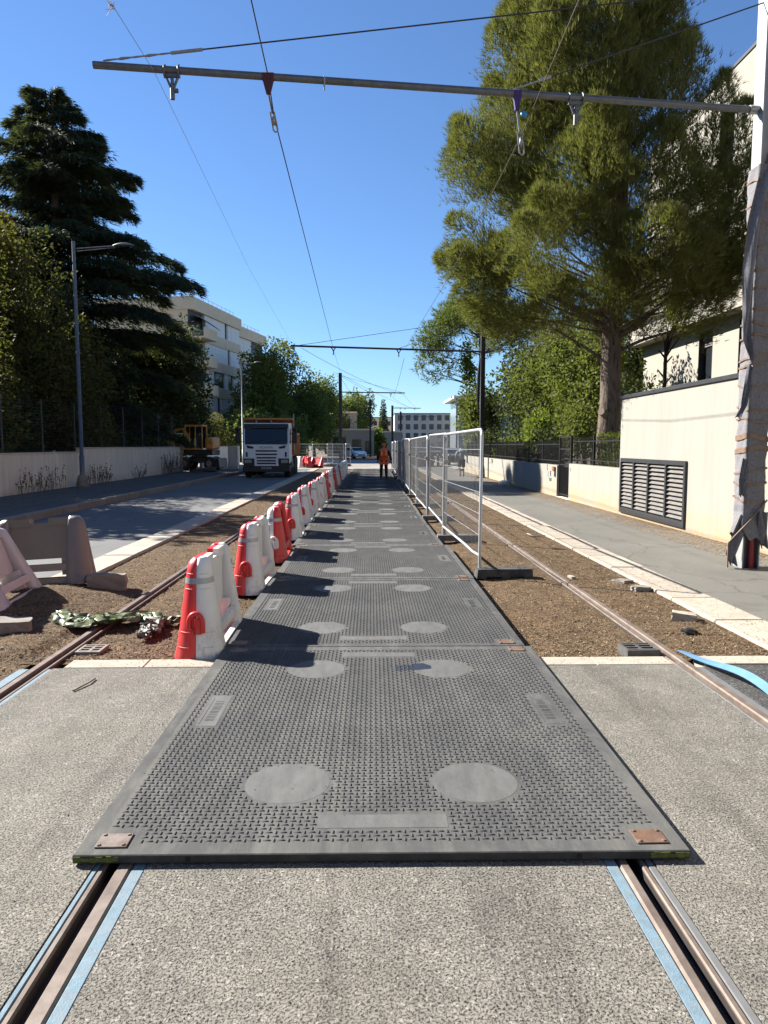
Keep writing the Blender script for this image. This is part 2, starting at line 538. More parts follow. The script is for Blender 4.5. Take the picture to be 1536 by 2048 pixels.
# ------------------------------------------------------------------ kerbs, each stone its own piece
def kerb(name, x0, x1, z0, z1, y0, y1, step, mat_, bev=0.012, jit=0.006, along='y'):
    root = tag(bpy.data.objects.new(name, None), kind='structure')
    COL.objects.link(root)
    ln = step - 0.007
    if along == 'y':
        me = MB().box(-(x1 - x0) / 2, (x1 - x0) / 2, 0, ln, z0, z1, bev).mesh("kerb_stone", mat_)
    else:
        me = MB().box(0, ln, -(x1 - x0) / 2, (x1 - x0) / 2, z0, z1, bev).mesh("kerb_stone", mat_)
    k, y = 0, y0
    while y < y1 - 0.01:
        o = link("kerb_stone", me, root)
        j = random.uniform(-jit, jit)
        o.location = ((x0 + x1) / 2 + j, y, random.uniform(-jit, jit)) if along == 'y' else (y, (x0 + x1) / 2 + j * 0.3, random.uniform(-jit, jit) * 0.4)
        o.rotation_euler = (0, 0, random.uniform(-0.002, 0.002))
        y += step; k += 1
    return root
kerb("kerb_right", 3.345, 3.825, -0.14, 0.012, 5.72, 60, 1.0, MAT_STONE)
kerb("kerb_left", -4.075, -3.6, -0.14, 0.02, 8.9, 52, 1.0, MAT_STONE)
kerb("kerb_road", -7.86, -7.665, -0.14, 0.15, 6, 52, 1.0, MAT_KERB, 0.02)
kerb("kerb_band_left", 5.36, 5.56, -0.12, 0.004, -2.33, -1.13, 0.605, MAT_STONE, 0.004, 0.002, 'x')
kerb("kerb_band_middle", 5.36, 5.56, -0.12, 0.004, -0.88, 0.94, 0.61, MAT_STONE, 0.004, 0.002, 'x')
kerb("kerb_band_right", 5.36, 5.56, -0.12, 0.004, 1.165, 2.36, 0.6, MAT_STONE, 0.004, 0.002, 'x')
kerb("kerb_band_end", 5.36, 5.56, -0.12, 0.004, 2.6, 3.8, 0.6, MAT_STONE, 0.004, 0.002, 'x')

# ------------------------------------------------------------------ tram rails: head, flangeway lip, packing strips
MAT_RAIL = M("rusted_rail", (0.235, 0.175, 0.14), 0.6, 0.22, 9, 0.15, 120, 0.002, 0.25, (0.36, 0.3, 0.25))
MAT_SLOT = M("groove_shade", (0.045, 0.035, 0.03), 0.8, 0.3, 10)  # shade inside the groove put into the colour of its floor and walls
MAT_BLUE = M("blue_rubber", (0.21, 0.325, 0.40), 0.8, 0.2, 24, 0.5, 160, 0.004, 0, (0.28, 0.33, 0.36))
MAT_GREYSTRIP = M("grey_rubber", (0.21, 0.212, 0.21), 0.8, 0.12, 14, 0.2, 160, 0.002)

def rail(label, head, side, blue_in, blue_out, out_mat):
    """head = x range of the rail head; side = +1 when the groove lies on its right"""
    root = thing("tram_rail", label, "rail", ((head[0] + head[1]) / 2, 5, -0.15), group="grooved tram rails")
    b = MB()
    e = 0.008
    hx0, hx1 = head
    b.prism([(hx0, -0.14), (hx1, -0.14), (hx1, -e), (hx1 - e, 0.002), (hx0 + e, 0.002), (hx0, -e)], 'y', -4, 51.3)
    h = b.build("rail_head", MAT_RAIL, root, True)
    gx0, gx1 = (hx1, hx1 + 0.046) if side > 0 else (hx0 - 0.046, hx0)
    MB().box(gx0 + 0.0005, gx1 - 0.0005, -4, 51.3, -0.14, -0.055).build("groove_floor", MAT_SLOT, root, True)
    lx0, lx1 = (gx1, gx1 + 0.024) if side > 0 else (gx0 - 0.024, gx0)
    MB().prism([(lx0, -0.016), (lx1, -0.016), (lx1, -0.009), (lx1 - 0.005, -0.003), (lx0 + 0.005, -0.003), (lx0, -0.009)], 'y', -4, 51.3).build("rail_lip", MAT_RAIL, root, True)
    MB().box(lx0 + 0.0004, lx1 - 0.0004, -4, 51.3, -0.139, -0.0162).build("groove_wall", MAT_SLOT, root, True)
    if blue_in:
        MB().box(blue_in[0], blue_in[1], -4, 5.35, -0.13, -0.002, 0.004).build("packing_strip", MAT_BLUE, root, True)
    if blue_out:
        MB().box(blue_out[0], blue_out[1], -4, 5.35, -0.13, -0.004, 0.004).build("packing_strip", out_mat, root, True)
    return root
rail("rusty grooved rail leaving the mats' front corner under the mossy edge", (-1.018, -0.958), -1, (-0.954, -0.902), (-1.113, -1.09), MAT_BLUE)
rail("grooved rail with a broad blue strip leaving the mats beside the rusty orange plate", (1.008, 1.052), 1, (0.954, 1.004), (1.125, 1.156), MAT_GREYSTRIP)
rail("rail crossed by the crumpled green tarpaulin beside the small floor grate", (-2.575, -2.515), 1, (-2.66, -2.58), (-2.443, -2.408), MAT_BLUE)
rail("rail beside the loose curling blue strip and the raised drain grate", (2.448, 2.508), -1, None, (2.376, 2.4), MAT_BLUE)
MB().box(2.512, 2.582, -4, 5.35, -0.13, -0.02).build("slot_fill", MAT_GREYSTRIP).__setitem__('kind', 'structure')

# loose blue strip lifted out of its slot, curling over the edge
pts = []
for i in range(41):
    t = i / 40
    y = 5.62 - 2.6 * t
    x = 2.53 + 0.13 * math.sin(PI * min(1, t * 1.25)) * (1 - 0.2 * t) + 0.05 * t
    z = 0.006 + 0.05 * math.sin(PI * min(1, max(0, (t - 0.06) * 2.1))) ** 2
    tilt = 0.75 * math.sin(PI * min(1, t * 1.6)) - 0.2
    pts.append((x, y, z, tilt))
b = MB()
rg = []
for (x, y, z, tl) in pts:
    hw, th = 0.032, 0.006
    c, s = math.cos(tl), math.sin(tl)
    rg.append([(x - hw * c, y, z + 0.02 - hw * s + 0.006), (x + hw * c, y, z + 0.02 + hw * s + 0.006), (x + hw * c + th * s, y, z + 0.02 + hw * s - th * c + 0.006), (x - hw * c + th * s, y, z + 0.02 - hw * s - th * c + 0.006)])
MAT_BLUE2 = M("blue_rubber_loose", (0.105, 0.235, 0.40), 0.6, 0.1, 14, 0.1, 160, 0.002)
tag(b.rings(rg, True, True, True, False).build("blue_strip", MAT_BLUE2), "loose blue rubber strip curling up beside the outer rail", "strip")

# ------------------------------------------------------------------ heavy-duty ground mats with raised tread
def mat_rubber():
    m, n, b = newmat("mat_plastic")
    v = pos(n)
    oi = n.nodes.new("ShaderNodeObjectInfo")
    base = ramp(n, oi.outputs["Random"], [(0.0, (0.075, 0.077, 0.081)), (0.5, (0.09, 0.092, 0.094)), (1.0, (0.105, 0.105, 0.103))])
    d = noise(n, v, 1.3, 6, 0.65)
    c = mix(n, ramp(n, d, [(0.42, 0.0), (0.72, 0.6)]), base, (0.17, 0.165, 0.15))
    d2 = noise(n, pos(n, (1, 0.35, 1)), 9, 5, 0.7)
    c = mix(n, ramp(n, d2, [(0.5, 0.0), (0.75, 0.35)]), c, (0.22, 0.213, 0.19))
    sc_ = noise(n, v, 3.0, 3, 0.5)
    c = mix(n, ramp(n, sc_, [(0.68, 0.0), (0.74, 0.7)]), c, (0.055, 0.055, 0.06))
    L(n, c, b.inputs["Base Color"])
    b.inputs["Roughness"].default_value = 0.8
    b.inputs["Specular IOR Level"].default_value = 0.3
    bump(n, noise(n, v, 170, 4, 0.7), b, 0.25, 0.002)
    return m
def mat_worn():
    m, n, b = newmat("mat_plastic_worn")
    v = pos(n)
    c = ramp(n, noise(n, pos(n, (1, 0.3, 1)), 12, 6, 0.7), [(0.3, (0.105, 0.103, 0.098)), (0.7, (0.2, 0.195, 0.18))])
    c = mix(n, ramp(n, noise(n, v, 5, 6, 0.65), [(0.5, 0.0), (0.75, 0.6)]), c, (0.17, 0.165, 0.16))
    c = mix(n, ramp(n, noise(n, v, 90, 3, 0.8), [(0.52, 0.0), (0.72, 0.45)]), c, (0.07, 0.07, 0.07))
    L(n, c, b.inputs["Base Color"])
    b.inputs["Roughness"].default_value = 0.75
    bump(n, noise(n, v, 120, 5, 0.7), b, 0.3, 0.002)
    return m
MAT_MAT, MAT_WORN = mat_rubber(), mat_worn()
MAT_EDGE = M("mat_black_edge", (0.045, 0.045, 0.046), 0.75, 0.3, 14, 0.3, 60, 0.004, 0, (0.1, 0.095, 0.085))
def mat_slabtop():
    m, n, b = newmat("mat_dusty_top")
    v = pos(n)
    c = ramp(n, noise(n, v, 1.1, 6, 0.65), [(0.3, (0.07, 0.072, 0.075)), (0.5, (0.09, 0.091, 0.092)), (0.72, (0.15, 0.147, 0.136))])
    c = mix(n, ramp(n, noise(n, pos(n, (1, 0.3, 1)), 10, 6, 0.75), [(0.46, 0.0), (0.74, 0.55)]), c, (0.22, 0.214, 0.195))
    tr = noise(n, pos(n, (5.5, 0.12, 1)), 1.0, 5, 0.7, 0.6)
    c = mix(n, ramp(n, tr, [(0.52, 0.0), (0.66, 0.5)]), c, (0.2, 0.194, 0.175))
    c = mix(n, ramp(n, noise(n, v, 3.1, 4, 0.6), [(0.66, 0.0), (0.74, 0.6)]), c, (0.06, 0.06, 0.065))
    c = mix(n, ramp(n, noise(n, v, 140, 3, 0.8), [(0.55, 0.0), (0.75, 0.4)]), c, (0.08, 0.08, 0.08))
    oi = n.nodes.new("ShaderNodeObjectInfo")
    c = mix(n, 1.0, c, ramp(n, oi.outputs["Random"], [(0.0, (1.0, 1.01, 1.02)), (1.0, (1.4, 1.37, 1.3))]), 'MULTIPLY')
    blot = noise(n, v, 0.8, 7, 0.72, 0.5)
    c = mix(n, ramp(n, blot, [(0.55, 0.0), (0.72, 0.6)]), c, (0.05, 0.05, 0.053))
    c = mix(n, ramp(n, noise(n, pos(n, (1.4, 1.0, 1)), 1.9, 7, 0.75), [(0.54, 0.0), (0.7, 0.6)]), c, (0.235, 0.227, 0.203))
    L(n, c, b.inputs["Base Color"])
    b.inputs["Roughness"].default_value = 0.88
    b.inputs["Specular IOR Level"].default_value = 0.25
    bump(n, noise(n, v, 150, 4, 0.7), b, 0.6, 0.003)
    return m
MAT_SLAB = mat_slabtop()
MAT_RUST = M("rusty_plate", (0.21, 0.115, 0.07), 0.75, 0.35, 14, 0.4, 90, 0.003, 0.2, (0.3, 0.24, 0.2))
MAT_PLATEGREY = M("weathered_plate", (0.27, 0.22, 0.19), 0.75, 0.3, 14, 0.4, 90, 0.003, 0.2, (0.2, 0.11, 0.07))
MAT_MOSS = M("moss_green", (0.16, 0.19, 0.035), 0.95, 0.45, 30, 0.6, 120, 0.004, 0, (0.05, 0.055, 0.03))
MAT_DARKHOLE = M("dark_hole", (0.02, 0.02, 0.02), 0.9, 0.1)

MW, ML, MT = 1.255, 2.985, 0.04      # half width, length, thickness
PITCH = 0.0305
CIRC = [(-0.46, 0.61), (0.46, 0.61), (-0.46, 2.4), (0.46, 2.4)]
PLAIN = [(-0.285, 0.285, 0.19, 0.30), (-0.285, 0.285, 2.70, 2.80), (-1.09, -0.97, 1.33, 1.83), (0.97, 1.09, 1.33, 1.83)]
# tread layout: one bar across and one bar along in every cell
bars = []
ny_, nx_ = int((ML - 0.16) / PITCH), int((2 * MW - 0.15) / PITCH)
for j in range(ny_):
    for i in range(nx_):
        bx = -MW + 0.082 + (i + 0.5) * PITCH
        by = 0.082 + (j + 0.5) * PITCH
        ax = (i + j) % 2
        if any((bx - a) ** 2 + (by - b_) ** 2 < 0.219 ** 2 for a, b_ in CIRC): continue
        if any(a - 0.014 < bx < b_ + 0.014 and c_ - 0.014 < by < d_ + 0.014 for a, b_, c_, d_ in PLAIN): continue
        if abs(bx) > 1.03 and (by < 0.19 or by > ML - 0.19): continue
        bars.append((bx, by, ax))
BL, BW, BH = 0.0165, 0.0033, 0.0045      # half length, half width, height
def bar_verts(ax):
    bl = BL if ax == 0 else BL * 0.82
    l0, w0 = (bl, BW) if ax == 0 else (BW, bl)
    l1, w1 = (bl - 0.003, BW * 0.6) if ax == 0 else (BW * 0.6, bl - 0.003)
    return np.array([(-l0, -w0, 0), (l0, -w0, 0), (l0, w0, 0), (-l0, w0, 0), (-l1, -w1, BH), (l1, -w1, BH), (l1, w1, BH), (-l1, w1, BH)])
BV = [bar_verts(0), bar_verts(1)]
BF = np.array([(4, 5, 6, 7), (0, 1, 5, 4), (1, 2, 6, 5), (2, 3, 7, 6), (3, 0, 4, 7)])
def tread_mesh(lst):
    V = np.concatenate([BV[a] + np.array((x, y, MT)) for x, y, a in lst])
    F = (BF[None] + (np.arange(len(lst)) * 8)[:, None, None]).reshape(-1, 4)
    return array_mesh("tread", V, F, MAT_MAT)
bars.sort(key=lambda q: q[1])
NEAR = 300
TREAD_ALL = tread_mesh(bars)
TREAD_REST = tread_mesh(bars[NEAR:])
BAR_ME = [array_mesh("tread_bar", BV[a], BF, MAT_MAT) for a in (0, 1)]

sb = MB().box(-MW, MW, 0, ML, 0.003, MT, 0.004)
slab = sb.mesh("mat_slab", MAT_SLAB)
slab.materials.append(MAT_EDGE)
for p in slab.polygons:
    if abs(p.normal.z) < 0.3: p.material_index = 1
disc_me = MB()
for k, (a, b_) in enumerate(CIRC): pass
disc_me = MB().lathe([(0.206, 0), (0.2055, 0.0008)], seg=40, smooth=False).mesh("worn_disc", MAT_WORN)
def plaque_mesh(x0, x1, y0, y1, text, m_):
    b = MB().box(x0, x1, y0, y1, MT - 0.002, MT + 0.0012)
    if text:
        xm = (x0 + x1) / 2
        b.box(x0 + 0.008, x0 + 0.016, y0 + 0.03, y1 - 0.03, MT + 0.001, MT + 0.003)
        rr = random.Random(3)
        y = y0 + 0.08
        while y < y1 - 0.08:
            l = rr.uniform(0.008, 0.03)
            b.box(xm - 0.022, xm + 0.03, y, y + l * 0.5, MT + 0.001, MT + 0.003)
            y += l + 0.006
    return b.mesh("plaque", m_)
plaques = [plaque_mesh(*PLAIN[0], False, MAT_WORN), plaque_mesh(*PLAIN[1], False, MAT_WORN), plaque_mesh(*PLAIN[2], True, MAT_WORN), plaque_mesh(*PLAIN[3], True, MAT_SLAB)]
cp = MB().box(-0.066, 0.066, -0.052, 0.052, 0, 0.006, 0.002)
for sx in (-0.05, 0.05):
    for sy in (-0.038, 0.038):
        cp.lathe([(0.009, 0.005), (0.009, 0.008), (0.006, 0.011)], (sx, sy, 0), 8)
plate_me = [cp.mesh("corner_plate", MAT_RUST), cp.mesh("corner_plate", MAT_PLATEGREY)]
hole_me = MB().lathe([(0.011, -0.001), (0.011, 0.003)], seg=10, axis='y').mesh("edge_hole", MAT_DARKHOLE)

ORD = ["nearest", "second", "third", "fourth", "fifth", "sixth", "seventh", "eighth", "ninth", "tenth", "eleventh", "twelfth", "thirteenth", "fourteenth", "fifteenth", "last"]
mx = [0.055, 0.032, 0.053, -0.015, -0.03, 0.0, 0.02, 0.0, 0.03, 0.05, 0.04, 0.06, 0.08, 0.1, 0.12, 0.14]
for k in range(16):
    lab = ("black tread mat nearest the camera, mossy front edge lying over two rails" if k == 0 else
           "black tread ground mat, %s in the row counted from the front" % ORD[k]) if k < 15 else "black tread ground mat at the far end of the row"
    t = thing("ground_mat", lab, "ground mat", (mx[k], 2.757 + 3.0 * k, 0.0), R(-0.35 if k == 0 else random.uniform(-0.25, 0.2)), "tread mats laid end to end")
    t.location.z = 0.004 + (0.0 if k % 2 else 0.001)
    link("slab", slab, t)
    if k == 0:
        tag(link("tread", TREAD_REST, t), kind='stuff')
        for (x, y, a) in bars[:NEAR]:
            link("tread_bar", BAR_ME[a], t, (x, y, MT))
    else:
        tag(link("tread", TREAD_ALL, t), kind='stuff')
    for (a, b_) in CIRC:
        link("worn_disc", disc_me, t, (a, b_, MT))
    for p in plaques: link("plaque", p, t)
    for (sx, sy, q) in ((-1, 0.1, 1), (1, 0.1, 0), (-1, ML - 0.1, 1), (1, ML - 0.1, 0)):
        o = link("corner_plate", plate_me[q], t, (sx * (MW - 0.135), sy, MT + 0.001))
        o.rotation_euler = (0, 0, random.uniform(-0.04, 0.04))
    if k == 0:
        for sx in (-0.79, 0.8): link("edge_hole", hole_me, t, (sx, -0.002, 0.02))
        blot_mb = MB()  # two dark rounded patches at the rear right disc
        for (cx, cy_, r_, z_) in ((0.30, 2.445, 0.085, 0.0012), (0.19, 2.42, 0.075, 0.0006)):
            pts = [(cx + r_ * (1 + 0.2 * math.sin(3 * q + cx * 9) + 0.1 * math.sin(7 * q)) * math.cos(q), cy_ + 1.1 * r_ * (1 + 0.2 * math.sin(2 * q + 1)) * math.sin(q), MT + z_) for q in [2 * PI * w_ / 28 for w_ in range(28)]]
            blot_mb.add(pts, [tuple(range(28))])
        blot_mb.build("dark_blot", M("dark_blot", (0.03, 0.034, 0.045), 0.4, 0.3, 30), t)
        for (x0, x1) in ((-1.25, -1.07), (1.09, 1.25)):
            mb = MB()
            rr = random.Random(int(x0 * 100))
            x = x0
            while x < x1:
                d = rr.uniform(0.01, 0.03)
                mb.box(x, min(x + d, x1), -0.0035, 0.0, rr.uniform(0.008, 0.016), rr.uniform(0.026, 0.036))
                x += d
            mb.build("moss_patch", MAT_MOSS, t)

# ------------------------------------------------------------------ materials for walls and metal
def mat_render(name, col, stain=(0.62, 0.45, 0.24), zfoot=None, grime=0.25):
    """painted render with faint streaks and ochre patches along the foot of the wall"""
    m, n, b = newmat(name)
    v = pos(n)
    c0 = np.array(col)
    st = noise(n, pos(n, (3, 3, 0.35)), 1.6, 6, 0.7)
    c = ramp(n, st, [(0.35, tuple(c0)), (0.7, tuple(c0 * (1 - grime)))])
    dr = noise(n, pos(n, (9, 9, 0.25)), 1.0, 6, 0.75)
    c = mix(n, ramp(n, dr, [(0.56, 0.0), (0.72, 0.35)]), c, tuple(c0 * np.array((0.72, 0.7, 0.64))))
    c = mix(n, ramp(n, noise(n, v, 0.8, 5, 0.6), [(0.45, 0.0), (0.75, 0.35)]), c, tuple(c0 * np.array((0.93, 0.93, 0.9))))
    if zfoot is not None:
        sp = n.nodes.new("ShaderNodeSeparateXYZ"); L(n, v, sp.inputs[0])
        mr = n.nodes.new("ShaderNodeMapRange"); L(n, sp.outputs["Z"], mr.inputs[0])
        mr.inputs[1].default_value = zfoot; mr.inputs[2].default_value = 0.0; mr.inputs[3].default_value = 0.0; mr.inputs[4].default_value = 1.0
        nn = noise(n, pos(n, (1, 1, 1.5)), 1.3, 6, 0.7)
        mul = n.nodes.new("ShaderNodeMath"); mul.operation = 'MULTIPLY'
        L(n, mr.outputs[0], mul.inputs[0]); L(n, ramp(n, nn, [(0.36, 0.0), (0.58, 0.95)]), mul.inputs[1])
        c = mix(n, mul.outputs[0], c, stain)
    L(n, c, b.inputs["Base Color"])
    b.inputs["Roughness"].default_value = 0.9
    b.inputs["Specular IOR Level"].default_value = 0.2
    bump(n, noise(n, v, 90, 4, 0.7), b, 0.18, 0.004)
    return m
MAT_WHITEWALL = mat_render("white_render", (0.50, 0.475, 0.415), zfoot=0.6, grime=0.14)
MAT_BEIGEWALL = mat_render("beige_render", (0.60, 0.51, 0.40), stain=(0.3, 0.25, 0.2), zfoot=0.4)
MAT_BUILDWHITE = mat_render("building_white", (0.52, 0.485, 0.41), grime=0.08)
MAT_BLACK = M("black_paint", (0.02, 0.02, 0.022), 0.45, 0.2, 6, 0.1, 90)
MAT_ANTHRA = M("anthracite_metal", (0.045, 0.047, 0.052), 0.45, 0.25, 10, 0.1, 90)
MAT_SLAT = M("dusty_slat", (0.20, 0.19, 0.18), 0.6, 0.25, 10, 0.15, 90, 0.003, 0, (0.32, 0.27, 0.22))
MAT_GALV = M("galvanised_steel", (0.45, 0.46, 0.47), 0.42, 0.15, 14, 0.08, 120, 0.002, 0.65)
MAT_GALVDARK = M("weathered_galvanised", (0.22, 0.225, 0.23), 0.5, 0.2, 10, 0.1, 120, 0.002, 0.5)
MAT_POST = M("grey_post_paint", (0.23, 0.235, 0.24), 0.5, 0.15, 6, 0.05, 90, 0.002, 0.3)
MAT_GLASS_DARK = M("dark_glass", (0.015, 0.018, 0.022), 0.08, 0.2, 1.0)
MAT_COPING = M("beige_coping", (0.46, 0.40, 0.32), 0.85, 0.15, 5, 0.2, 60)
MAT_TAN = M("tan_concrete", (0.50, 0.395, 0.265), 0.85, 0.08, 1.0, 0.1, 50)
MAT_SHUT = M("white_shutter", (0.66, 0.63, 0.58), 0.55, 0.06, 3)
MAT_ORANGE_SIGN = M("orange_sign", (0.7, 0.16, 0.03), 0.5, 0.1)

# ------------------------------------------------------------------ left garden wall with wire fence
t = thing("garden_wall", "low beige garden wall left of the tall lamp post, stepped coping", "wall", (-11.6, 22, 0.0), group=None)
MB().box(-11.72, -11.5, 6, 28.9, -0.1, 1.40).build("wall_body", MAT_BEIGEWALL, t, True)
MB().box(-11.75, -11.465, 6, 28.88, 1.402, 1.445, 0.01).build("coping", MAT_COPING, t, True)
t = thing("garden_wall", "taller beige garden wall right of the lamp post, weeds at its foot", "wall", (-11.6, 36, 0.0))
MB().box(-11.722, -11.498, 28.905, 43.95, -0.1, 1.56).build("wall_body", MAT_BEIGEWALL, t, True)
MB().box(-11.75, -11.465, 28.905, 43.97, 1.562, 1.605, 0.01).build("coping", MAT_COPING, t, True)
t = thing("garden_wall", "short beige wall stub behind the truck's cab", "wall", (-11.6, 50, 0.0))
MB().box(-11.72, -11.5, 49.8, 64, -0.1, 1.56).build("wall_body", MAT_BEIGEWALL, t, True)
MB().box(-11.75, -11.46, 49.79, 64, 1.562, 1.605, 0.01).build("coping", MAT_COPING, t, True)
t = thing("gate_pillar", "square concrete pillar where the garden wall ends by the excavator", "pillar", (-11.6, 44.3, 0.0))
MB().box(-11.8, -11.45, 44.0, 44.35, -0.1, 2.35, 0.02).build("pillar_shaft", MAT_KERB, t, True)
MB().box(-11.85, -11.4, 43.98, 44.4, 2.352, 2.42, 0.02).build("pillar_cap", MAT_COPING, t, True)
t = thing("utility_cabinet", "beige utility cabinet between garden wall and truck cab", "cabinet", (-9.05, 48.2, 0.09))
MB().box(-9.4, -8.75, 48.0, 48.5, 0.09, 1.62, 0.02).build("cabinet_body", MAT_COPING, t, True)
MB().box(-9.37, -8.78, 47.985, 47.999, 0.2, 1.55).build("cabinet_door", MAT_BEIGEWALL, t, True)
MAT_FENCEPOST = M("dark_fence_post", (0.10, 0.105, 0.10), 0.6, 0.2, 8)
f = thing("wire_fence", "tall dark wire fence posts standing on the beige garden wall", "fence", (-11.62, 30, 1.45))
for k in range(-4, 8):
    y = 23.0 + 2.82 * k
    if y > 43.6 or y < 8: continue
    z0 = 1.445 if y < 28.9 else 1.605
    MB().box(-11.635, -11.595, y - 0.02, y + 0.02, z0, z0 + 1.85).build("fence_post", MAT_FENCEPOST, f, True)
wr = MB()
for k in range(19):
    z = 1.5 + 0.1 * k
    wr.tube([(-11.615, 8, z), (-11.615, 28.9, z)], 0.003, 4, False)
    wr.tube([(-11.615, 28.9, z + 0.16), (-11.615, 43.6, z + 0.16)], 0.003, 4, False)
tag(wr.build("wire", MAT_FENCEPOST, f, True), kind='stuff')

# ------------------------------------------------------------------ right-hand white walls
t = thing("white_wall", "tall white wall with a black coping and a louvred vent", "wall", (6.3, 13, 0))
gy0, gy1, gz0, gz1 = 13.7, 17.29, 0.075, 1.385
b = MB()
b.box(6.15, 6.45, 4, gy0, -0.1, 2.80); b.box(6.15, 6.45, gy1, 17.45, -0.1, 2.80)
b.box(6.1501, 6.45, gy0, gy1, gz1, 2.7999); b.box(6.1501, 6.45, gy0, gy1, -0.1, gz0)
b.box(6.36, 6.449, gy0, gy1, gz0, gz1)
b.build("wall_body", MAT_WHITEWALL, t, True)
MB().box(6.11, 6.5, 4, 17.5, 2.803, 2.885, 0.008).build("coping", MAT_ANTHRA, t, True)
v = thing("louvre_vent", "wide dark louvred ventilation grille low in the white wall", "vent", (6.15, 15.5, gz0))
fr = MB()
fr.box(6.105, 6.19, gy0 + 0.002, gy1 - 0.002, gz1 - 0.09, gz1 - 0.002); fr.box(6.105, 6.19, gy0 + 0.002, gy1 - 0.002, gz0 + 0.002, gz0 + 0.13)
fr.build("vent_frame", MAT_ANTHRA, v, True)
cols = [gy0 + 0.002, gy0 + 0.92, gy0 + 1.86, gy0 + 2.72, gy1 - 0.002]
for i, y in enumerate(cols):
    wd = 0.07
    y0 = y if i == 0 else (y - wd if i == 4 else y - wd / 2)
    MB().box(6.1, 6.195, y0, y0 + wd, gz0 + 0.131, gz1 - 0.091).build("mullion", MAT_ANTHRA, v, True)
slm = None
for i in range(4):
    ya = cols[i] + (0.07 if i == 0 else 0.036); yb = cols[i + 1] - (0.07 if i == 3 else 0.036)
    for k in range(12):
        z = gz0 + 0.16 + k * 0.0905
        MB().prism([(6.12, z), (6.127, z - 0.007), (6.215, z + 0.068), (6.205, z + 0.075)], 'y', ya, yb).build("slat", MAT_SLAT, v, True)
MB().box(6.3, 6.358, gy0 + 0.01, gy1 - 0.01, gz0 + 0.01, gz1 - 0.01).build("dark_void", MAT_BLACK, v, True)

def low_wall(label, y0, y1, h):
    t = thing("white_wall", label, "wall", (6.25, (y0 + y1) / 2, 0))
    MB().box(6.15, 6.38, y0, y1, -0.1, h).build("wall_body", MAT_WHITEWALL, t, True)
    return t
low_wall("low white wall between the tall wall and the iron gate", 17.46, 21.9, 1.13)
low_wall("long low white wall with house number and shadows, beyond the iron gate", 23.3, 46, 1.04)

def railing(label, y0, y1, z0, z1, x=6.26):
    t = thing("railing", label, "railing", (x, (y0 + y1) / 2, z0))
    bars_ = MB()
    y = y0
    while y < y1:
        bars_.box(x - 0.008, x + 0.008, y, y + 0.016, z0, z1)
        y += 0.115
    tag(bars_.build("bar", MAT_BLACK, t, True), kind='stuff')
    for z in (z0 + 0.12, z1 - 0.14):
        MB().box(x - 0.014, x + 0.014, y0, y1, z, z + 0.03).build("rail", MAT_BLACK, t, True)
    y = y0
    while y < y1:
        MB().box(x - 0.025, x + 0.025, y, y + 0.05, z0, z1 + 0.04).build("post", MAT_BLACK, t, True)
        y += 2.3
railing("black iron railing on the low wall in front of the clipped hedge", 17.5, 21.85, 1.132, 1.93)
railing("long black iron railing on the low white wall past the gate", 23.35, 46, 1.042, 1.85)
t = thing("iron_gate", "narrow black iron garden gate between the two low white walls", "gate", (6.25, 22.6, 0))
for y in (21.91, 23.22):
    MB().box(6.2, 6.27, y, y + 0.07, 0, 1.98).build("gate_post", MAT_BLACK, t, True)
for z in (0.1, 1.05, 1.55, 1.93):
    MB().box(6.215, 6.255, 21.985, 23.215, z, z + 0.04).build("crossbar", MAT_BLACK, t, True)
for k in range(11):
    y = 22.04 + k * 0.112
    MB().box(6.226, 6.244, y, y + 0.018, 0.145, 1.925).build("bar", MAT_BLACK, t, True)
MB().box(6.246, 6.25, 21.99, 23.21, 0.15, 1.0).build("sheet_panel", MAT_BLACK, t, True)
MB().box(6.15, 6.4, 21.91, 23.29, -0.1, 0.03).build("threshold", MAT_COPING, t, True)

def text_obj(name, txt, size, loc, rot, mat_, parent=None, depth=0.004, sx=1.0):
    cu = bpy.data.curves.new(name, 'FONT')
    cu.body = txt; cu.size = size; cu.extrude = depth / 2
    cu.align_x = 'CENTER'; cu.align_y = 'CENTER'
    tmp = bpy.data.objects.new(name, cu)
    COL.objects.link(tmp)
    me = bpy.data.meshes.new_from_object(tmp.evaluated_get(bpy.context.evaluated_depsgraph_get()))
    bpy.data.objects.remove(tmp)
    me.materials.clear(); me.materials.append(mat_)
    o = link(name, me)
    o.rotation_euler = rot
    o.scale = (sx, 1, 1)
    if parent is not None:
        o.parent = parent
        o.location = Vector(loc) - parent.location
    else:
        o.location = loc
    return o
RW = (R(90), 0, R(-90))         # facing -X
t = thing("house_number", "black figure two on the low white wall beside the gate", "house number", (6.146, 24.55, 0.85))
text_obj("digit", "2", 0.26, (6.146, 24.55, 0.93), RW, MAT_BLACK, t)
t = thing("wall_lettering", "black letters and a thin bar under the house number", "lettering", (6.146, 24.1, 0.65))
text_obj("letters", "IE", 0.24, (6.146, 24.1, 0.73), RW, MAT_BLACK, t)
MB().box(6.143, 6.149, 24.42, 24.44, 0.6, 0.8).build("thin_bar", MAT_BLACK, t, True)
tag(MB().box(6.135, 6.15, 23.98, 24.26, 0.49, 0.6, 0.003).build("wall_plaque", MAT_POST), "small grey plaque below the wall letters", "plaque")
tag(MB().box(6.12, 6.15, 23.63, 23.86, 0.85, 0.99, 0.004).build("wall_sign", MAT_ORANGE_SIGN), "small orange plate on the white wall beside the gate", "sign")
tag(MB().box(6.11, 6.15, 23.44, 23.51, 0.66, 0.98, 0.004).build("intercom", MAT_BLACK), "slim black intercom on the wall beside the gate", "intercom")
t = thing("house_number", "tiny dark number on the wall right of the gate", "house number", (6.146, 21.72, 0.9))
text_obj("digit", "2", 0.15, (6.146, 21.72, 0.95), RW, MAT_POST, t)

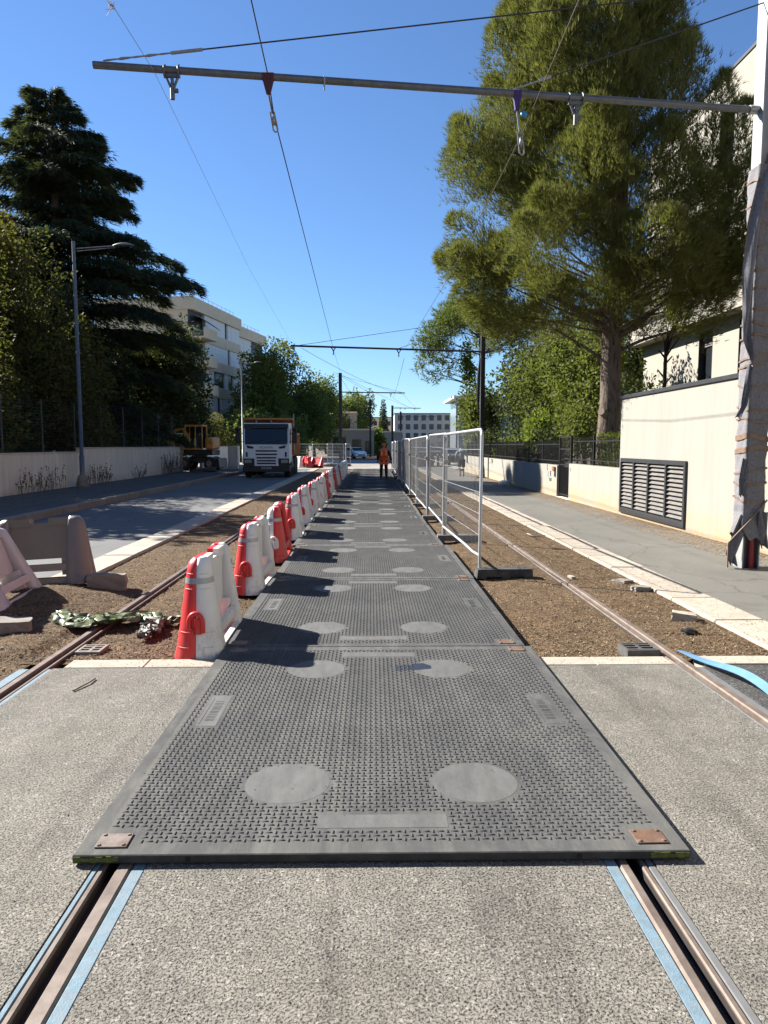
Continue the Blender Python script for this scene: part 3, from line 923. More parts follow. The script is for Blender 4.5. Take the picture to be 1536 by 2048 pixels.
# ------------------------------------------------------------------ white modern building behind the tall wall
t = thing("white_building", "white modern building with tall narrow windows behind the pine", "building", (14, 18, 0))
BX, BY0, BY1, BZ = 12.0, 6.0, 31.45, 14.0
wins = [(19.9, 20.75, 3.35, 4.9, 0), (17.7, 18.5, 3.35, 4.9, 0), (22.0, 22.8, 6.2, 8.3, 1), (19.2, 20.0, 6.2, 8.3, 1), (15.4, 16.2, 3.35, 4.9, 0), (16.4, 17.2, 6.2, 8.3, 1), (19.2, 20.0, 9.0, 10.6, 1)]
KB = 12.0 / 9.5
wins = [(a * KB, b_ * KB, 1.69 + (c_ - 1.69) * KB, 1.69 + (d_ - 1.69) * KB, u_) for a, b_, c_, d_, u_ in wins]
wb = MB()
ysn = sorted(set([BY0, BY1] + [q for w_ in wins for q in w_[:2]]))
zsn = sorted(set([0, BZ] + [q for w_ in wins for q in w_[2:4]]))
for i in range(len(ysn) - 1):
    for j in range(len(zsn) - 1):
        ym, zm = (ysn[i] + ysn[i + 1]) / 2, (zsn[j] + zsn[j + 1]) / 2
        if any(a < ym < b_ and c_ < zm < d_ for a, b_, c_, d_, _ in wins): continue
        wb.add([(BX, ysn[i], zsn[j]), (BX, ysn[i + 1], zsn[j]), (BX, ysn[i + 1], zsn[j + 1]), (BX, ysn[i], zsn[j + 1])], [(3, 2, 1, 0)])
wb.add([(BX, BY1, 0), (28, BY1, 0), (28, BY1, BZ), (BX, BY1, BZ)], [(3, 2, 1, 0)])
wb.add([(BX, BY0, 0), (28, BY0, 0), (28, BY0, BZ), (BX, BY0, BZ)], [(0, 1, 2, 3)])
wb.add([(28, BY0, 0), (28, BY1, 0), (28, BY1, BZ), (28, BY0, BZ)], [(0, 1, 2, 3)])
wb.build("wall", MAT_BUILDWHITE, t, True)
MB().box(11.96, 28.05, BY0 - 0.05, BY1 + 0.05, BZ + 0.002, BZ + 0.1).build("roof", MAT_ANTHRA, t, True)
MB().box(11.4, 11.998, BY0, BY1 + 0.3, 5.95, 6.6).build("balcony_slab", MAT_BUILDWHITE, t, True)
MB().box(11.38, 11.42, BY0, BY1 + 0.3, 6.602, 6.78).build("slab_edge", MAT_ANTHRA, t, True)
for (a, b_, c_, d_, up) in wins:
    rv = MB()
    rv.box(12.0, 12.3, a - 0.001, a + 0.03, c_, d_); rv.box(12.0, 12.3, b_ - 0.03, b_ + 0.001, c_, d_)
    rv.box(12.0, 12.3, a + 0.03, b_ - 0.03, c_ - 0.001, c_ + 0.03); rv.box(12.0, 12.3, a + 0.03, b_ - 0.03, d_ - 0.03, d_ + 0.001)
    wo = rv.build("window", MAT_ANTHRA, t, True)
    p = MB().box(12.22, 12.24, a + 0.03, b_ - 0.03, c_ + 0.03, d_ - 0.03).build("pane", MAT_GLASS_DARK, wo)
    if not up:
        for k in range(7):
            z = d_ - 0.06 - k * 0.07
            MB().box(12.17, 12.2, a + 0.03, b_ - 0.03, z - 0.05, z).build("blind_slat", MAT_SLAT, wo)

# ------------------------------------------------------------------ apartment block beyond the trees on the left
def apartment(label, A, Bp, z_top, floors, fh, pattern, depth, name="apartment_block"):
    """facade from A to Bp (x, y); local u runs along it, n points to the street"""
    A, Bp = Vector((*A, 0)), Vector((*Bp, 0))
    u = (Bp - A).normalized(); Lg = (Bp - A).length
    nrm = Vector((u.y, -u.x, 0))
    t = thing(name, label, "building", tuple(A))
    Mx = Matrix(((u.x, nrm.x, 0, 0), (u.y, nrm.y, 0, 0), (0, 0, 1, 0), (0, 0, 0, 1)))
    t.matrix_world = Matrix.Translation(A) @ Mx.to_4x4()
    z_par = z_top - 1.35
    MB().box(0, Lg, -depth, -0.35, 0, z_top - 0.05).build("wall", MAT_TAN, t)
    MB().box(-0.15, Lg + 0.15, -depth - 0.15, 0.25, z_par, z_top).build("roof_parapet", MAT_TAN, t)
    for k in range(floors):
        zf = z_par - (k + 1) * fh
        MB().box(0, Lg, -0.34, 0.12, zf - 0.02, zf + 1.15).build("spandrel", MAT_TAN, t)
        for (a, b_, kind) in pattern[k % len(pattern)]:
            z0, z1 = zf + 1.152, zf + fh - 0.022
            if kind == 's':
                sh = MB().box(a + 0.02, b_ - 0.02, -0.33, 0.0, z0, z1).build("shutter", MAT_SHUT, t)
            elif kind == 'w':
                wn = MB().box(a + 0.02, b_ - 0.02, -0.33, -0.18, z0, z1).build("window", MAT_GLASS_DARK, t)
                fr_ = MB(); fr_.box(a + 0.02, a + 0.1, -0.178, -0.06, z0, z1); fr_.box(b_ - 0.1, b_ - 0.02, -0.178, -0.06, z0, z1)
                fr_.box(a + 0.102, b_ - 0.102, -0.178, -0.06, z0, z0 + 0.08)
                fr_.build("frame", MAT_SHUT, wn)
            elif kind == 'b':                         # open loggia
                bw = MB().box(a, b_, -0.345, -0.30, z0, z1).build("loggia_recess", MAT_ANTHRA, t)
                MB().box(a + 0.06, b_ - 0.02, -0.3, 1.5, zf - 0.02, zf + 0.16).build("balcony_floor", MAT_TAN, t)
                bf = MB(); bf.box(a + 0.06, b_ - 0.02, 1.4, 1.5, zf + 0.161, zf + 1.1); bf.box(b_ - 0.12, b_ - 0.02, 0.125, 1.398, zf + 0.161, zf + 1.1)
                bf.build("balcony_front", MAT_TAN, t)
    rl = MB()
    for k in range(int(Lg / 1.3)):
        rl.tube([(1.0 + k * 1.3, -0.6, z_top - 0.06), (1.0 + k * 1.3, -0.6, z_top + 0.75)], 0.03, 5)
    rl.tube([(0.8, -0.6, z_top + 0.75), (Lg - 0.5, -0.6, z_top + 0.75)], 0.03, 5)
    rl.tube([(0.8, -0.6, z_top + 0.4), (Lg - 0.5, -0.6, z_top + 0.4)], 0.02, 5)
    rl.build("roof_rail", MAT_GALV, t)
    return t
pA = [[(0, 3.6, 'b'), (3.6, 5.2, 's'), (5.2, 9.6, 's'), (9.6, 10.5, 'w'), (10.5, 11.6, 's'), (11.6, 14.4, 's')],
      [(0, 3.6, 'b'), (3.6, 5.6, 's'), (5.6, 10.4, 's'), (10.4, 11.2, 'w'), (11.2, 14.4, 's')],
      [(0, 3.6, 'b'), (3.6, 6.0, 's'), (6.0, 9.4, 'w'), (9.4, 10.4, 's'), (10.4, 12.1, 'w'), (12.1, 14.4, 's')],
      [(0, 3.6, 'b'), (3.6, 7.0, 's'), (7.0, 8.0, 'w'), (8.0, 11.0, 's'), (11.0, 14.4, 's')]]
apartment("five storey apartment block with tan bands and an awning, near the cedar", (-19.1, 78.8), (-16.45, 93), 17.6, 5, 3.0, pA, 11)
pB = [[(0, 1.9, 's'), (1.9, 4.6, 's'), (4.6, 9.6, 'b')], [(0, 1.7, 'w'), (1.7, 4.6, 's'), (4.6, 9.6, 'b')], [(0, 4.6, 's'), (4.6, 9.6, 'b')], [(0, 4.6, 's'), (4.6, 9.6, 'b')]]
apartment("lower apartment wing with corner balconies, beside the leafy tree", (-16.75, 93.4), (-14.7, 102.8), 16.9, 5, 2.95, pB, 11)
# awning on the top loggia
tag(MB().prism([(0.0, 15.9), (2.0, 14.6), (2.0, 14.52), (0.0, 15.8)], 'y', 80.0, 82.6).xf(Matrix.Translation((-18.75, 0, 0))).build("awning", M("grey_awning", (0.34, 0.33, 0.38), 0.8, 0.05)), "sloping grey awning over the top floor balcony", "awning")

# ------------------------------------------------------------------ water-filled plastic barriers
def mat_plastic(name, col, dirt, amt):
    m, n, b = newmat(name)
    v = pos(n)
    c0 = np.array(col)
    c = ramp(n, noise(n, v, 3, 4, 0.6), [(0.3, tuple(c0 * 0.93)), (0.7, tuple(np.minimum(c0 * 1.04, 0.9)))])
    sp = n.nodes.new("ShaderNodeSeparateXYZ"); L(n, v, sp.inputs[0])
    mr = n.nodes.new("ShaderNodeMapRange"); L(n, sp.outputs["Z"], mr.inputs[0])
    mr.inputs[1].default_value = 0.35; mr.inputs[2].default_value = 0.0; mr.inputs[3].default_value = 0.05; mr.inputs[4].default_value = 1.0
    nn = ramp(n, noise(n, pos(n, (4, 4, 1.6)), 5, 7, 0.75), [(0.46, 0.0), (0.7, 1.0)])
    mul = n.nodes.new("ShaderNodeMath"); mul.operation = 'MULTIPLY'
    L(n, nn, mul.inputs[0]); L(n, mr.outputs[0], mul.inputs[1])
    m2 = n.nodes.new("ShaderNodeMath"); m2.operation = 'MULTIPLY'; L(n, mul.outputs[0], m2.inputs[0]); m2.inputs[1].default_value = amt
    c = mix(n, m2.outputs[0], c, dirt)
    scr = ramp(n, noise(n, pos(n, (30, 30, 4)), 3, 5, 0.75), [(0.64, 0.0), (0.7, 0.35)])
    c = mix(n, scr, c, dirt)
    L(n, c, b.inputs["Base Color"])
    b.inputs["Roughness"].default_value = 0.42
    b.inputs["Subsurface Weight"].default_value = 0.0
    bump(n, noise(n, v, 18, 3, 0.6), b, 0.12, 0.006)
    return m
MAT_RED = mat_plastic("red_plastic", (0.62, 0.028, 0.03), (0.3, 0.17, 0.13), 0.75)
MAT_WHITE = mat_plastic("white_plastic", (0.74, 0.73, 0.70), (0.32, 0.28, 0.22), 0.9)
MAT_DUSTY = mat_plastic("dust_caked_plastic", (0.33, 0.275, 0.24), (0.2, 0.15, 0.12), 0.8)
MAT_DUSTY2 = mat_plastic("dusty_pink_plastic", (0.66, 0.58, 0.57), (0.28, 0.2, 0.16), 0.8)
MAT_REFLECT = M("reflective_tape", (0.55, 0.57, 0.6), 0.35, 0.08, 20, 0.05, 200, 0.001, 0.3)

BLEN, BHT = 0.635, 0.80
def half_outline(z, s, off=0.0, end=1):
    """outline of one half of an end pillar at height z (x >= 0 side times s)"""
    t = z / BHT
    wdt = 0.082 + 0.112 * (1 - t) ** 0.95 + 0.01 * math.exp(-((t) / 0.06) ** 2) + off
    if t > 0.93: wdt *= 1 - ((t - 0.93) / 0.07) ** 2 * 0.45
    yo = BLEN - 0.115 * t - (0.0 if t < 0.9 else ((t - 0.9) / 0.1) ** 2 * 0.05) + off
    yi = BLEN - 0.27 + 0.015 * t
    rd = min(0.17, (yo - yi) * 0.8)
    pts = [(0, yo)]
    for k in range(1, 9):
        a = k / 8 * PI / 2
        pts.append((s * wdt * math.sin(a) ** 0.8, yo - rd * (1 - math.cos(a) ** 0.8)))
    pts += [(s * wdt, yi), (s * max(0.03, wdt - 0.035), yi - 0.015), (0, yi - 0.015)]
    return [(x, y * end, z) for x, y in pts]
def barrier_half(s):
    b = MB()
    zs = [0, 0.015, 0.06, 0.15, 0.3, 0.45, 0.6, 0.7, 0.755, 0.78, 0.795, 0.80]
    for end in (1, -1):
        rg = [half_outline(z, s, 0, end) for z in zs]
        b.rings(rg, True, True, True, True)
    yi = BLEN - 0.26
    # thin web between the pillars, open at the foot, notched handle on top
    b.box(0, s * 0.034, -yi, yi, 0.30, 0.70); 
    b.box(0, s * 0.05, -yi - 0.05, -0.12, 0.7, 0.79, 0.0); b.box(0, s * 0.05, 0.12, yi + 0.05, 0.7, 0.79, 0.0)
    b.box(0, s * 0.04, -0.12, 0.12, 0.7, 0.735)
    for (y0, y1) in ((-yi, -0.28), (0.28, yi)): b.box(0.0, s * 0.1, y0, y1, 0.1, 0.305)
    b.box(s * 0.135, s * 0.185, -yi, yi, 0.0, 0.07); b.box(s * 0.115, s * 0.16, -yi, yi, 0.155, 0.235)
    b.box(0, s * 0.135, -yi, yi, 0.0, 0.012)
    # little moulded ribs on the nose
    for z in (0.1, 0.22, 0.56, 0.68):
        pts = half_outline(z, s, 0.004, 1)[1:6]
        b.rings([[(x, y, z - 0.004) for x, y, _ in pts], [(x, y + 0.004, z) for x, y, _ in pts], [(x, y, z + 0.004) for x, y, _ in pts]], False, False, False, False)
    return b
HALF = {(s, m_.name): barrier_half(s).mesh("shell", m_) for s in (1, -1) for m_ in (MAT_RED, MAT_WHITE, MAT_DUSTY, MAT_DUSTY2)}
bd = MB()
for end in (1, -1):
    for s in (1, -1):
        bd.rings([half_outline(z, s, 0.003, end)[:9] for z in (0.60, 0.645)], False, False, False, True)
BAND_ME = bd.mesh("reflective_band", MAT_REFLECT)
hk = MB()
arc = [(-0.055 * math.cos(a), BLEN - 0.02, 0.30 + 0.075 * math.sin(a)) for a in [k / 10 * PI for k in range(11)]]
arc = [(-0.055, BLEN - 0.02, 0.22)] + arc + [(0.055, BLEN - 0.02, 0.26), (0.035, BLEN - 0.015, 0.235)]
hk.tube(arc, 0.02, 7)
hk.tube([(-0.02, BLEN - 0.03, 0.33), (-0.02, BLEN - 0.03, 0.21)], 0.03, 8)
def hook(m_): return hk.mesh("coupling_hook", m_)
HOOK = {m_.name: hook(m_) for m_ in (MAT_RED, MAT_WHITE)}

def barrier(label, loc, rot, left, right, group, hookm=None, band=True, hooked=True):
    t = thing("road_barrier", label, "barrier", loc, group=group)
    t.rotation_euler = rot
    link("left_shell", HALF[(1, left.name)], t)        # local +x faces the road once turned to the camera
    link("right_shell", HALF[(-1, right.name)], t)
    if band: link("reflective_band", BAND_ME, t)
    if hooked: link("coupling_hook", HOOK[(hookm or MAT_RED).name], t)
    return t
W_, R_ = MAT_WHITE, MAT_RED
row = [(R_, W_, "nearest red and white barrier, its white side beside the first mats"),
       (R_, W_, "second barrier from the front, red half left, white half right"),
       (W_, R_, "third barrier from the front, red half turned to the mats"),
       (R_, W_, "fourth barrier from the front, white side with a red edge"),
       (R_, W_, "fifth barrier from the front, tall white side, narrow red edge"),
       (R_, W_, "sixth barrier from the front, white side towards the mats"),
       (R_, W_, "seventh barrier from the front, white side towards the mats"),
       (W_, R_, "eighth barrier from the front, red side towards the mats"),
       (R_, W_, "ninth barrier, white one between two red ones"),
       (W_, R_, "tenth barrier from the front, red side towards the mats"),
       (R_, W_, "eleventh barrier, white one between two red ones, farther off"),
       (W_, R_, "twelfth barrier, last red side along the mats"),
       (W_, W_, "thirteenth barrier, first of the all white ones at the far end"),
       (W_, W_, "fourteenth barrier, all white, near the far fence"),
       (W_, W_, "fifteenth barrier, all white, next to last of the row"),
       (W_, W_, "farthest white barrier at the end of the mats")]
by = [6.2, 8.72, 10.9, 13.4, 15.95, 18.4, 20.9, 23.3, 25.8, 28.3, 30.8, 33.2, 35.8, 38.2, 40.6, 43.2]
for k, (lf, rt, lab) in enumerate(row):
    x = [-1.385, -1.40, -1.405, -1.41][k] if k < 4 else -1.43 + random.uniform(-0.03, 0.02)
    barrier(lab, (x, by[k] + (random.uniform(-0.06, 0.06) if k else 0), -0.012), (random.uniform(-0.012, 0.012), random.uniform(-0.03, 0.03) if k else 0, PI + random.uniform(-0.05, 0.05) + (0.02 if k == 0 else 0)), lf, rt, "red and white barriers along the mats", W_ if lf is W_ else R_)
# the two dusty barriers thrown on the soil at the left
barrier("dust caked brown barrier standing crosswise near the left kerb", (-3.93, 8.62, 0.02), (R(-4), R(6), R(86)), MAT_DUSTY, MAT_DUSTY, "old dusty barriers on the soil", None, False, False)
barrier("dusty pinkish barrier tilted over at the picture's left edge", (-3.76, 7.42, 0.02), (R(1), R(-19), R(5)), MAT_DUSTY2, MAT_DUSTY2, "old dusty barriers on the soil", None, False, False)

# broken kerb blocks, rubble, stones
def rock(name, label, loc, size, mat_, seed, cat="stone", rz=0.0, boxy=True):
    rr = random.Random(seed)
    b = MB()
    n = 3
    pts = {}
    V, F = [], []
    res = 5
    for face in range(6):
        ax, sg = face // 2, 1 if face % 2 else -1
        base = len(V)
        for i in range(res + 1):
            for j in range(res + 1):
                a, c = -1 + 2 * i / res, -1 + 2 * j / res
                p = [0, 0, 0]; p[ax] = sg; p[(ax + 1) % 3] = a; p[(ax + 2) % 3] = c
                v = Vector(p)
                if not boxy: v = v.lerp(v.normalized() * 1.25, 0.75)
                else: v = v.lerp(v.normalized() * 1.3, 0.12)
                h = math.sin(v.x * 3.1 + seed) * math.sin(v.y * 2.7 + seed * 1.7) + 0.6 * math.sin(v.z * 5 + v.x * 4 + seed)
                v *= 1 + (0.06 if boxy else 0.13) * h
                V.append((v.x * size[0] / 2, v.y * size[1] / 2, v.z * size[2] / 2))
        for i in range(res):
            for j in range(res):
                q = (base + i * (res + 1) + j, base + (i + 1) * (res + 1) + j, base + (i + 1) * (res + 1) + j + 1, base + i * (res + 1) + j + 1)
                F.append(q if sg > 0 else q[::-1])
    b.add(V, F, False)
    o = b.build(name, mat_)
    o.location = loc
    o.rotation_euler = (rr.uniform(-0.08, 0.08), rr.uniform(-0.08, 0.08), rz)
    return tag(o, label, cat)
MAT_RUBBLE = M("concrete_rubble", (0.36, 0.32, 0.27), 0.95, 0.25, 9, 0.6, 40, 0.01)
rock("kerb_block", "broken pinkish kerb block against the dusty brown barrier", (-3.13, 8.5, 0.06), (0.44, 0.2, 0.2), MAT_KERB, 3, "block", 0.2)
rock("kerb_block", "grey kerb block lying at the picture's left edge", (-3.28, 6.38, 0.03), (0.42, 0.22, 0.2), MAT_RUBBLE, 5, "block", 0.35)
rock("rubble_stone", "pale broken stone lying on the mulch by the right kerb", (3.1, 6.85, 0.0), (0.22, 0.16, 0.1), MAT_STONE, 8, "stone", -0.4)
rock("rubble_stone", "dark lump lying on the mulch in front of the pale stone", (2.93, 6.36, -0.01), (0.13, 0.09, 0.06), MAT_BLACK, 9, "stone", 0.2, False)
rock("rubble_stone", "rough concrete lump at the near end of the right kerb", (3.5, 5.62, -0.03), (0.3, 0.14, 0.16), MAT_RUBBLE, 12, "stone", 0.1)
rock("rubble_stone", "small white fragment on the mulch near the bend of rail", (2.62, 9.1, -0.01), (0.06, 0.1, 0.03), MAT_STONE, 15, "stone", 0.3)
rock("rubble_stone", "grey flat stone half buried beside the right kerb", (3.22, 8.3, -0.005), (0.2, 0.16, 0.06), MAT_RUBBLE, 16, "stone", 0.1)
rock("rubble_stone", "small grey flat stone just behind the half buried one", (3.18, 8.8, -0.01), (0.16, 0.2, 0.04), MAT_RUBBLE, 18, "stone", 0.5)
# sticks and leaf litter
MAT_STICK = M("dry_stick", (0.3, 0.24, 0.17), 0.9, 0.2, 30)
tag(MB().tube([(-2.04, 4.83, 0.008), (-1.99, 4.99, 0.014), (-1.985, 5.09, 0.01)], 0.006, 6).build("stick", MAT_STICK), "dry stick lying on the grey crossing beside the left rail", "stick")
tag(MB().tube([(-2.35, 9.7, 0.0), (-2.1, 10.0, 0.012), (-1.75, 10.25, 0.0)], 0.008, 6).build("stick", MAT_STICK), "thin dark twig on the mulch between barriers and left kerb", "stick")
tag(MB().tube([(3.12, 13.3, 0.012), (3.2, 13.5, 0.03), (3.0, 13.42, 0.02), (3.05, 13.1, 0.012), (3.28, 13.2, 0.015)], 0.012, 6).build("rope_scrap", M("pale_rope", (0.6, 0.52, 0.4), 0.9, 0.1)), "curl of pale rope beside the right kerb", "rope")

# drain grates
def grate(label, loc, rz, sx, sy, h, mat_, slots):
    t = thing("drain_grate", label, "drain", loc, rz)
    b = MB()
    b.box(-sx, sx, -sy, -sy + 0.02, 0, h); b.box(-sx, sx, sy - 0.02, sy, 0, h); b.box(-sx, -sx + 0.02, -sy + 0.021, sy - 0.021, 0, h); b.box(sx - 0.02, sx, -sy + 0.021, sy - 0.021, 0, h)
    b.build("frame", mat_, t)
    for k in range(slots):
        y = -sy + 0.02 + (2 * sy - 0.04) * (k + 0.5) / slots
        MB().box(-sx + 0.022, sx - 0.022, y - 0.008, y + 0.008, h - 0.02, h - 0.002).build("bar", mat_, t)
    MB().box(-0.012, 0.012, -sy + 0.022, sy - 0.022, h - 0.022, h - 0.004).build("spine", mat_, t)
    MB().box(-sx + 0.022, sx - 0.022, -sy + 0.022, sy - 0.022, 0.0, 0.006).build("sump", MAT_DARKHOLE, t)
    return t
MAT_IRON = M("cast_iron_dusty", (0.17, 0.165, 0.155), 0.7, 0.25, 20, 0.3, 90, 0.003, 0.3)
grate("dusty pale floor grate beside the left outer rail", (-2.32, 5.9, -0.035), 0.0, 0.1, 0.11, 0.035, M("dusty_iron", (0.36, 0.31, 0.27), 0.8, 0.2, 20), 3)
grate("raised black drain grate propped beside the right outer rail", (2.22, 5.72, -0.05), 0.03, 0.135, 0.11, 0.09, MAT_IRON, 3)

# crumpled green tarpaulin strip
def tarp(label, path, wid, seed, mat_):
    rr = np.random.default_rng(seed)
    n, m_ = 90, 14
    V = []
    P = [Vector(p) for p in path]
    def at(t):
        q = t * (len(P) - 1); i = min(int(q), len(P) - 2); return P[i].lerp(P[i + 1], q - i)
    ph = rr.uniform(0, 6, 12)
    for i in range(n):
        t = i / (n - 1)
        c = at(t); d = (at(min(1, t + 0.01)) - at(max(0, t - 0.01))); d.z = 0; d.normalize()
        s_ = Vector((-d.y, d.x, 0))
        w_ = wid * (0.45 + 0.75 * abs(math.sin(3.3 * t + 0.6))) * (0.4 + 0.6 * math.sin(PI * min(1, t * 1.1 + 0.05)))
        for j in range(m_):
            q = j / (m_ - 1) * 2 - 1
            z = c.z + 0.022 + 0.022 * math.sin(q * 14 + t * 11 + ph[0]) + 0.016 * math.sin(q * 8 - t * 17 + ph[1]) + 0.009 * math.sin(q * 23 + t * 31 + ph[2]) + 0.02 * (1 - q * q) * (0.5 + 0.5 * math.sin(t * 19 + ph[3]))
            off = 0.03 * math.sin(t * 47 + q * 4 + ph[4]) + 0.02 * math.sin(t * 83 + q * 9)
            p = c + s_ * (q * w_ + off) + d * (0.03 * math.sin(q * 13 + t * 29 + ph[5]))
            V.append((p.x, p.y, max(z, c.z + 0.004)))
    F = [(i * m_ + j, (i + 1) * m_ + j, (i + 1) * m_ + j + 1, i * m_ + j + 1) for i in range(n - 1) for j in range(m_ - 1)]
    b = MB().add(V, F, True)
    return tag(b.build("tarpaulin", mat_), label, "tarpaulin")
mt, n_, b_ = newmat("green_tarpaulin")
cc = ramp(n_, noise(n_, pos(n_), 7, 5, 0.7), [(0.3, (0.06, 0.085, 0.03)), (0.52, (0.17, 0.22, 0.09)), (0.75, (0.36, 0.39, 0.27))])
L(n_, cc, b_.inputs["Base Color"]); b_.inputs["Roughness"].default_value = 0.45
bump(n_, noise(n_, pos(n_), 35, 4, 0.6), b_, 0.4, 0.01)
tarp("crumpled strip of green tarpaulin lying across the left rail", [(-3.0, 6.85, 0.05), (-2.72, 6.6, 0.02), (-2.45, 6.75, 0.02), (-2.2, 6.95, 0.0), (-1.95, 6.7, -0.01), (-1.8, 6.9, -0.01)], 0.14, 4, mt)
tarp("torn white tail of tarpaulin on the soil by the first barrier", [(-2.05, 6.75, 0.0), (-1.98, 6.4, 0.0), (-2.0, 6.2, -0.01)], 0.07, 9, M("dirty_white_sheet", (0.27, 0.28, 0.24), 0.6, 0.4, 12))

# ------------------------------------------------------------------ mesh fence panels along the mats
MAT_FENCE = M("galvanised_fence", (0.55, 0.56, 0.57), 0.4, 0.12, 16, 0.06, 120, 0.002, 0.45)
MAT_BLOCK = M("black_fence_foot", (0.055, 0.055, 0.055), 0.85, 0.3, 12, 0.4, 60, 0.006, 0, (0.14, 0.13, 0.12))
MAT_CONCBLOCK = M("grey_fence_foot", (0.2, 0.19, 0.175), 0.9, 0.25, 12, 0.5, 60, 0.006)
PL, PH = 3.5, 1.80
def panel_meshes():
    fr = MB()
    r_ = 0.021
    c = 0.09
    fr.tube([(0, 0, 0.0), (0, 0, PH - c), (0, 0.03, PH - 0.025), (0, c, PH), (0, PL - c, PH), (0, PL - 0.03, PH - 0.025), (0, PL, PH - c), (0, PL, 0.0)], r_, 8)
    fr.tube([(0, 0, 0.16), (0, 0.5, 0.14), (0, 1.2, 0.155), (0, PL, 0.16)], r_ * 0.95, 8)
    f_me = fr.mesh("panel_frame", MAT_FENCE)
    wr = MB()
    k = 0.1
    while k < PL - 0.05:
        wr.tube([(0, k, 0.16), (0, k, PH - 0.005)], 0.0028, 4, False); k += 0.105
    w_me = wr.mesh("wire_mesh", MAT_GALV)
    hz = MB()
    for z in (0.42, 0.70, 0.98, 1.26, 1.54):
        hz.tube([(0.003, 0, z), (0.003, PL, z)], 0.004, 4, False)
    return f_me, w_me, hz.mesh("crosswire", MAT_FENCE)
PF, PW, PHZ = panel_meshes()
CLAMP = MB().box(-0.06, 0.035, -0.05, 0.05, 0, 0.06, 0.006).mesh("clamp", MAT_GALV)
def foot_block(label, loc, rz, mat_, group):
    b = MB().prism([(-0.37, 0), (-0.25, 0), (-0.23, 0.025), (-0.05, 0.025), (-0.03, 0), (0.05, 0), (0.07, 0.025), (0.24, 0.025), (0.26, 0), (0.37, 0), (0.355, 0.125), (-0.355, 0.125)], 'y', -0.11, 0.11)
    t = thing("ballast_block", label, "ballast block", loc, rz, group)
    b.build("block", mat_, t)
    for x in (-0.3, -0.24, 0.2, 0.27):
        MB().lathe([(0.024, 0.1255), (0.024, 0.129), (0.016, 0.129)], (x, 0, 0), 10).build("socket_rim", MAT_BLOCK, t)
    return t
fx = [1.455, 1.34, 1.335, 1.325, 1.34, 1.36, 1.38, 1.4, 1.43, 1.46, 1.5, 1.54]
y = 9.2
PORD = ["nearest", "second", "third", "fourth", "fifth", "sixth", "seventh", "eighth", "ninth", "tenth", "farthest"]
for k in range(11):
    x0, x1 = fx[k], fx[k + 1]
    ang = math.atan2(-(x1 - x0), PL)
    zb = 0.095
    t = thing("mesh_fence", "galvanised mesh fence panel beside the mats, %s from the front" % PORD[k], "fence", (x0 + (0.028 if k % 2 else -0.012), y + 0.02, zb), ang, "mesh fence panels along the mats")
    t.rotation_euler = (random.uniform(-0.008, 0.008), random.uniform(-0.012, 0.012) + (0.006 if k == 0 else 0), ang)
    link("panel_frame", PF, t); tag(link("wire_mesh", PW, t), kind='stuff'); link("crosswire", PHZ, t)
    foot_block("black rubber foot under the nearest fence post" if k == 0 else "dark fence foot under the %s joint of the mesh fence" % ["", "first", "second", "third", "fourth", "fifth", "sixth", "seventh", "eighth", "ninth", "last"][k],
               (x0 + (0.3 if k == 0 else 0.24), y, -0.03), R(2 if k == 0 else random.uniform(-3, 3)), MAT_BLOCK if k == 0 else MAT_CONCBLOCK, "feet of the mesh fence")
    if k:
        link("clamp", CLAMP, t, (0, -0.02, 1.28))
    y += PL

# ------------------------------------------------------------------ catenary masts, booms and wires
MAT_MASTDARK = M("dark_mast", (0.05, 0.052, 0.055), 0.55, 0.2, 6, 0.1, 60)
MAT_STEEL = M("mast_steel", (0.52, 0.53, 0.53), 0.5, 0.12, 5, 0.05, 90, 0.002, 0.35)
MAT_WIRE = M("black_cable", (0.02, 0.02, 0.025), 0.6, 0.1)
MAT_STRING = M("pale_string", (0.5, 0.52, 0.55), 0.8, 0.1)
MAT_COPPER = M("bronze_cable", (0.16, 0.11, 0.08), 0.6, 0.2)
MAT_PURPLE = M("purple_strap", (0.09, 0.05, 0.22), 0.8, 0.2, 30)
MAT_MAROON = M("maroon_strap", (0.12, 0.035, 0.05), 0.8, 0.2, 30)
MAT_CYAN = M("cyan_tag", (0.05, 0.35, 0.65), 0.5, 0.1)
def mat_felt():
    m, n, b = newmat("felt_wrap")
    v = pos(n)
    c = ramp(n, noise(n, pos(n, (1, 1, 0.6)), 55, 6, 0.75), [(0.3, (0.2, 0.195, 0.205)), (0.5, (0.32, 0.31, 0.325)), (0.72, (0.47, 0.46, 0.475))])
    c = mix(n, ramp(n, noise(n, v, 3, 5, 0.6), [(0.45, 0.0), (0.7, 0.35)]), c, (0.22, 0.19, 0.17))
    L(n, c, b.inputs["Base Color"])
    b.inputs["Roughness"].default_value = 1.0
    b.inputs["Specular IOR Level"].default_value = 0.1
    p = bump(n, noise(n, v, 90, 4, 0.7), b, 0.3, 0.004)
    return m
MAT_FELT = mat_felt()
MAT_TAPE = M("brown_tape", (0.3, 0.19, 0.125), 0.5, 0.3, 20)

def hbeam(b, x, y, z0, z1, wx, wy, tf=0.018):
    b.box(x - wx / 2, x - wx / 2 + tf, y - wy / 2, y + wy / 2, z0, z1)
    b.box(x + wx / 2 - tf, x + wx / 2, y - wy / 2, y + wy / 2, z0, z1)
    b.box(x - wx / 2 + tf + 0.0005, x + wx / 2 - tf - 0.0005, y - 0.008, y + 0.008, z0, z1)

# wrapped mast at the right edge
PX, PY = 5.25, 9.75
t = thing("catenary_mast", "steel tram mast wrapped in grey felt and brown tape at right edge", "mast", (PX, PY, 0))
b = MB(); hbeam(b, PX, PY, 0, 8.3, 0.24, 0.24); b.build("beam", MAT_STEEL, t, True)
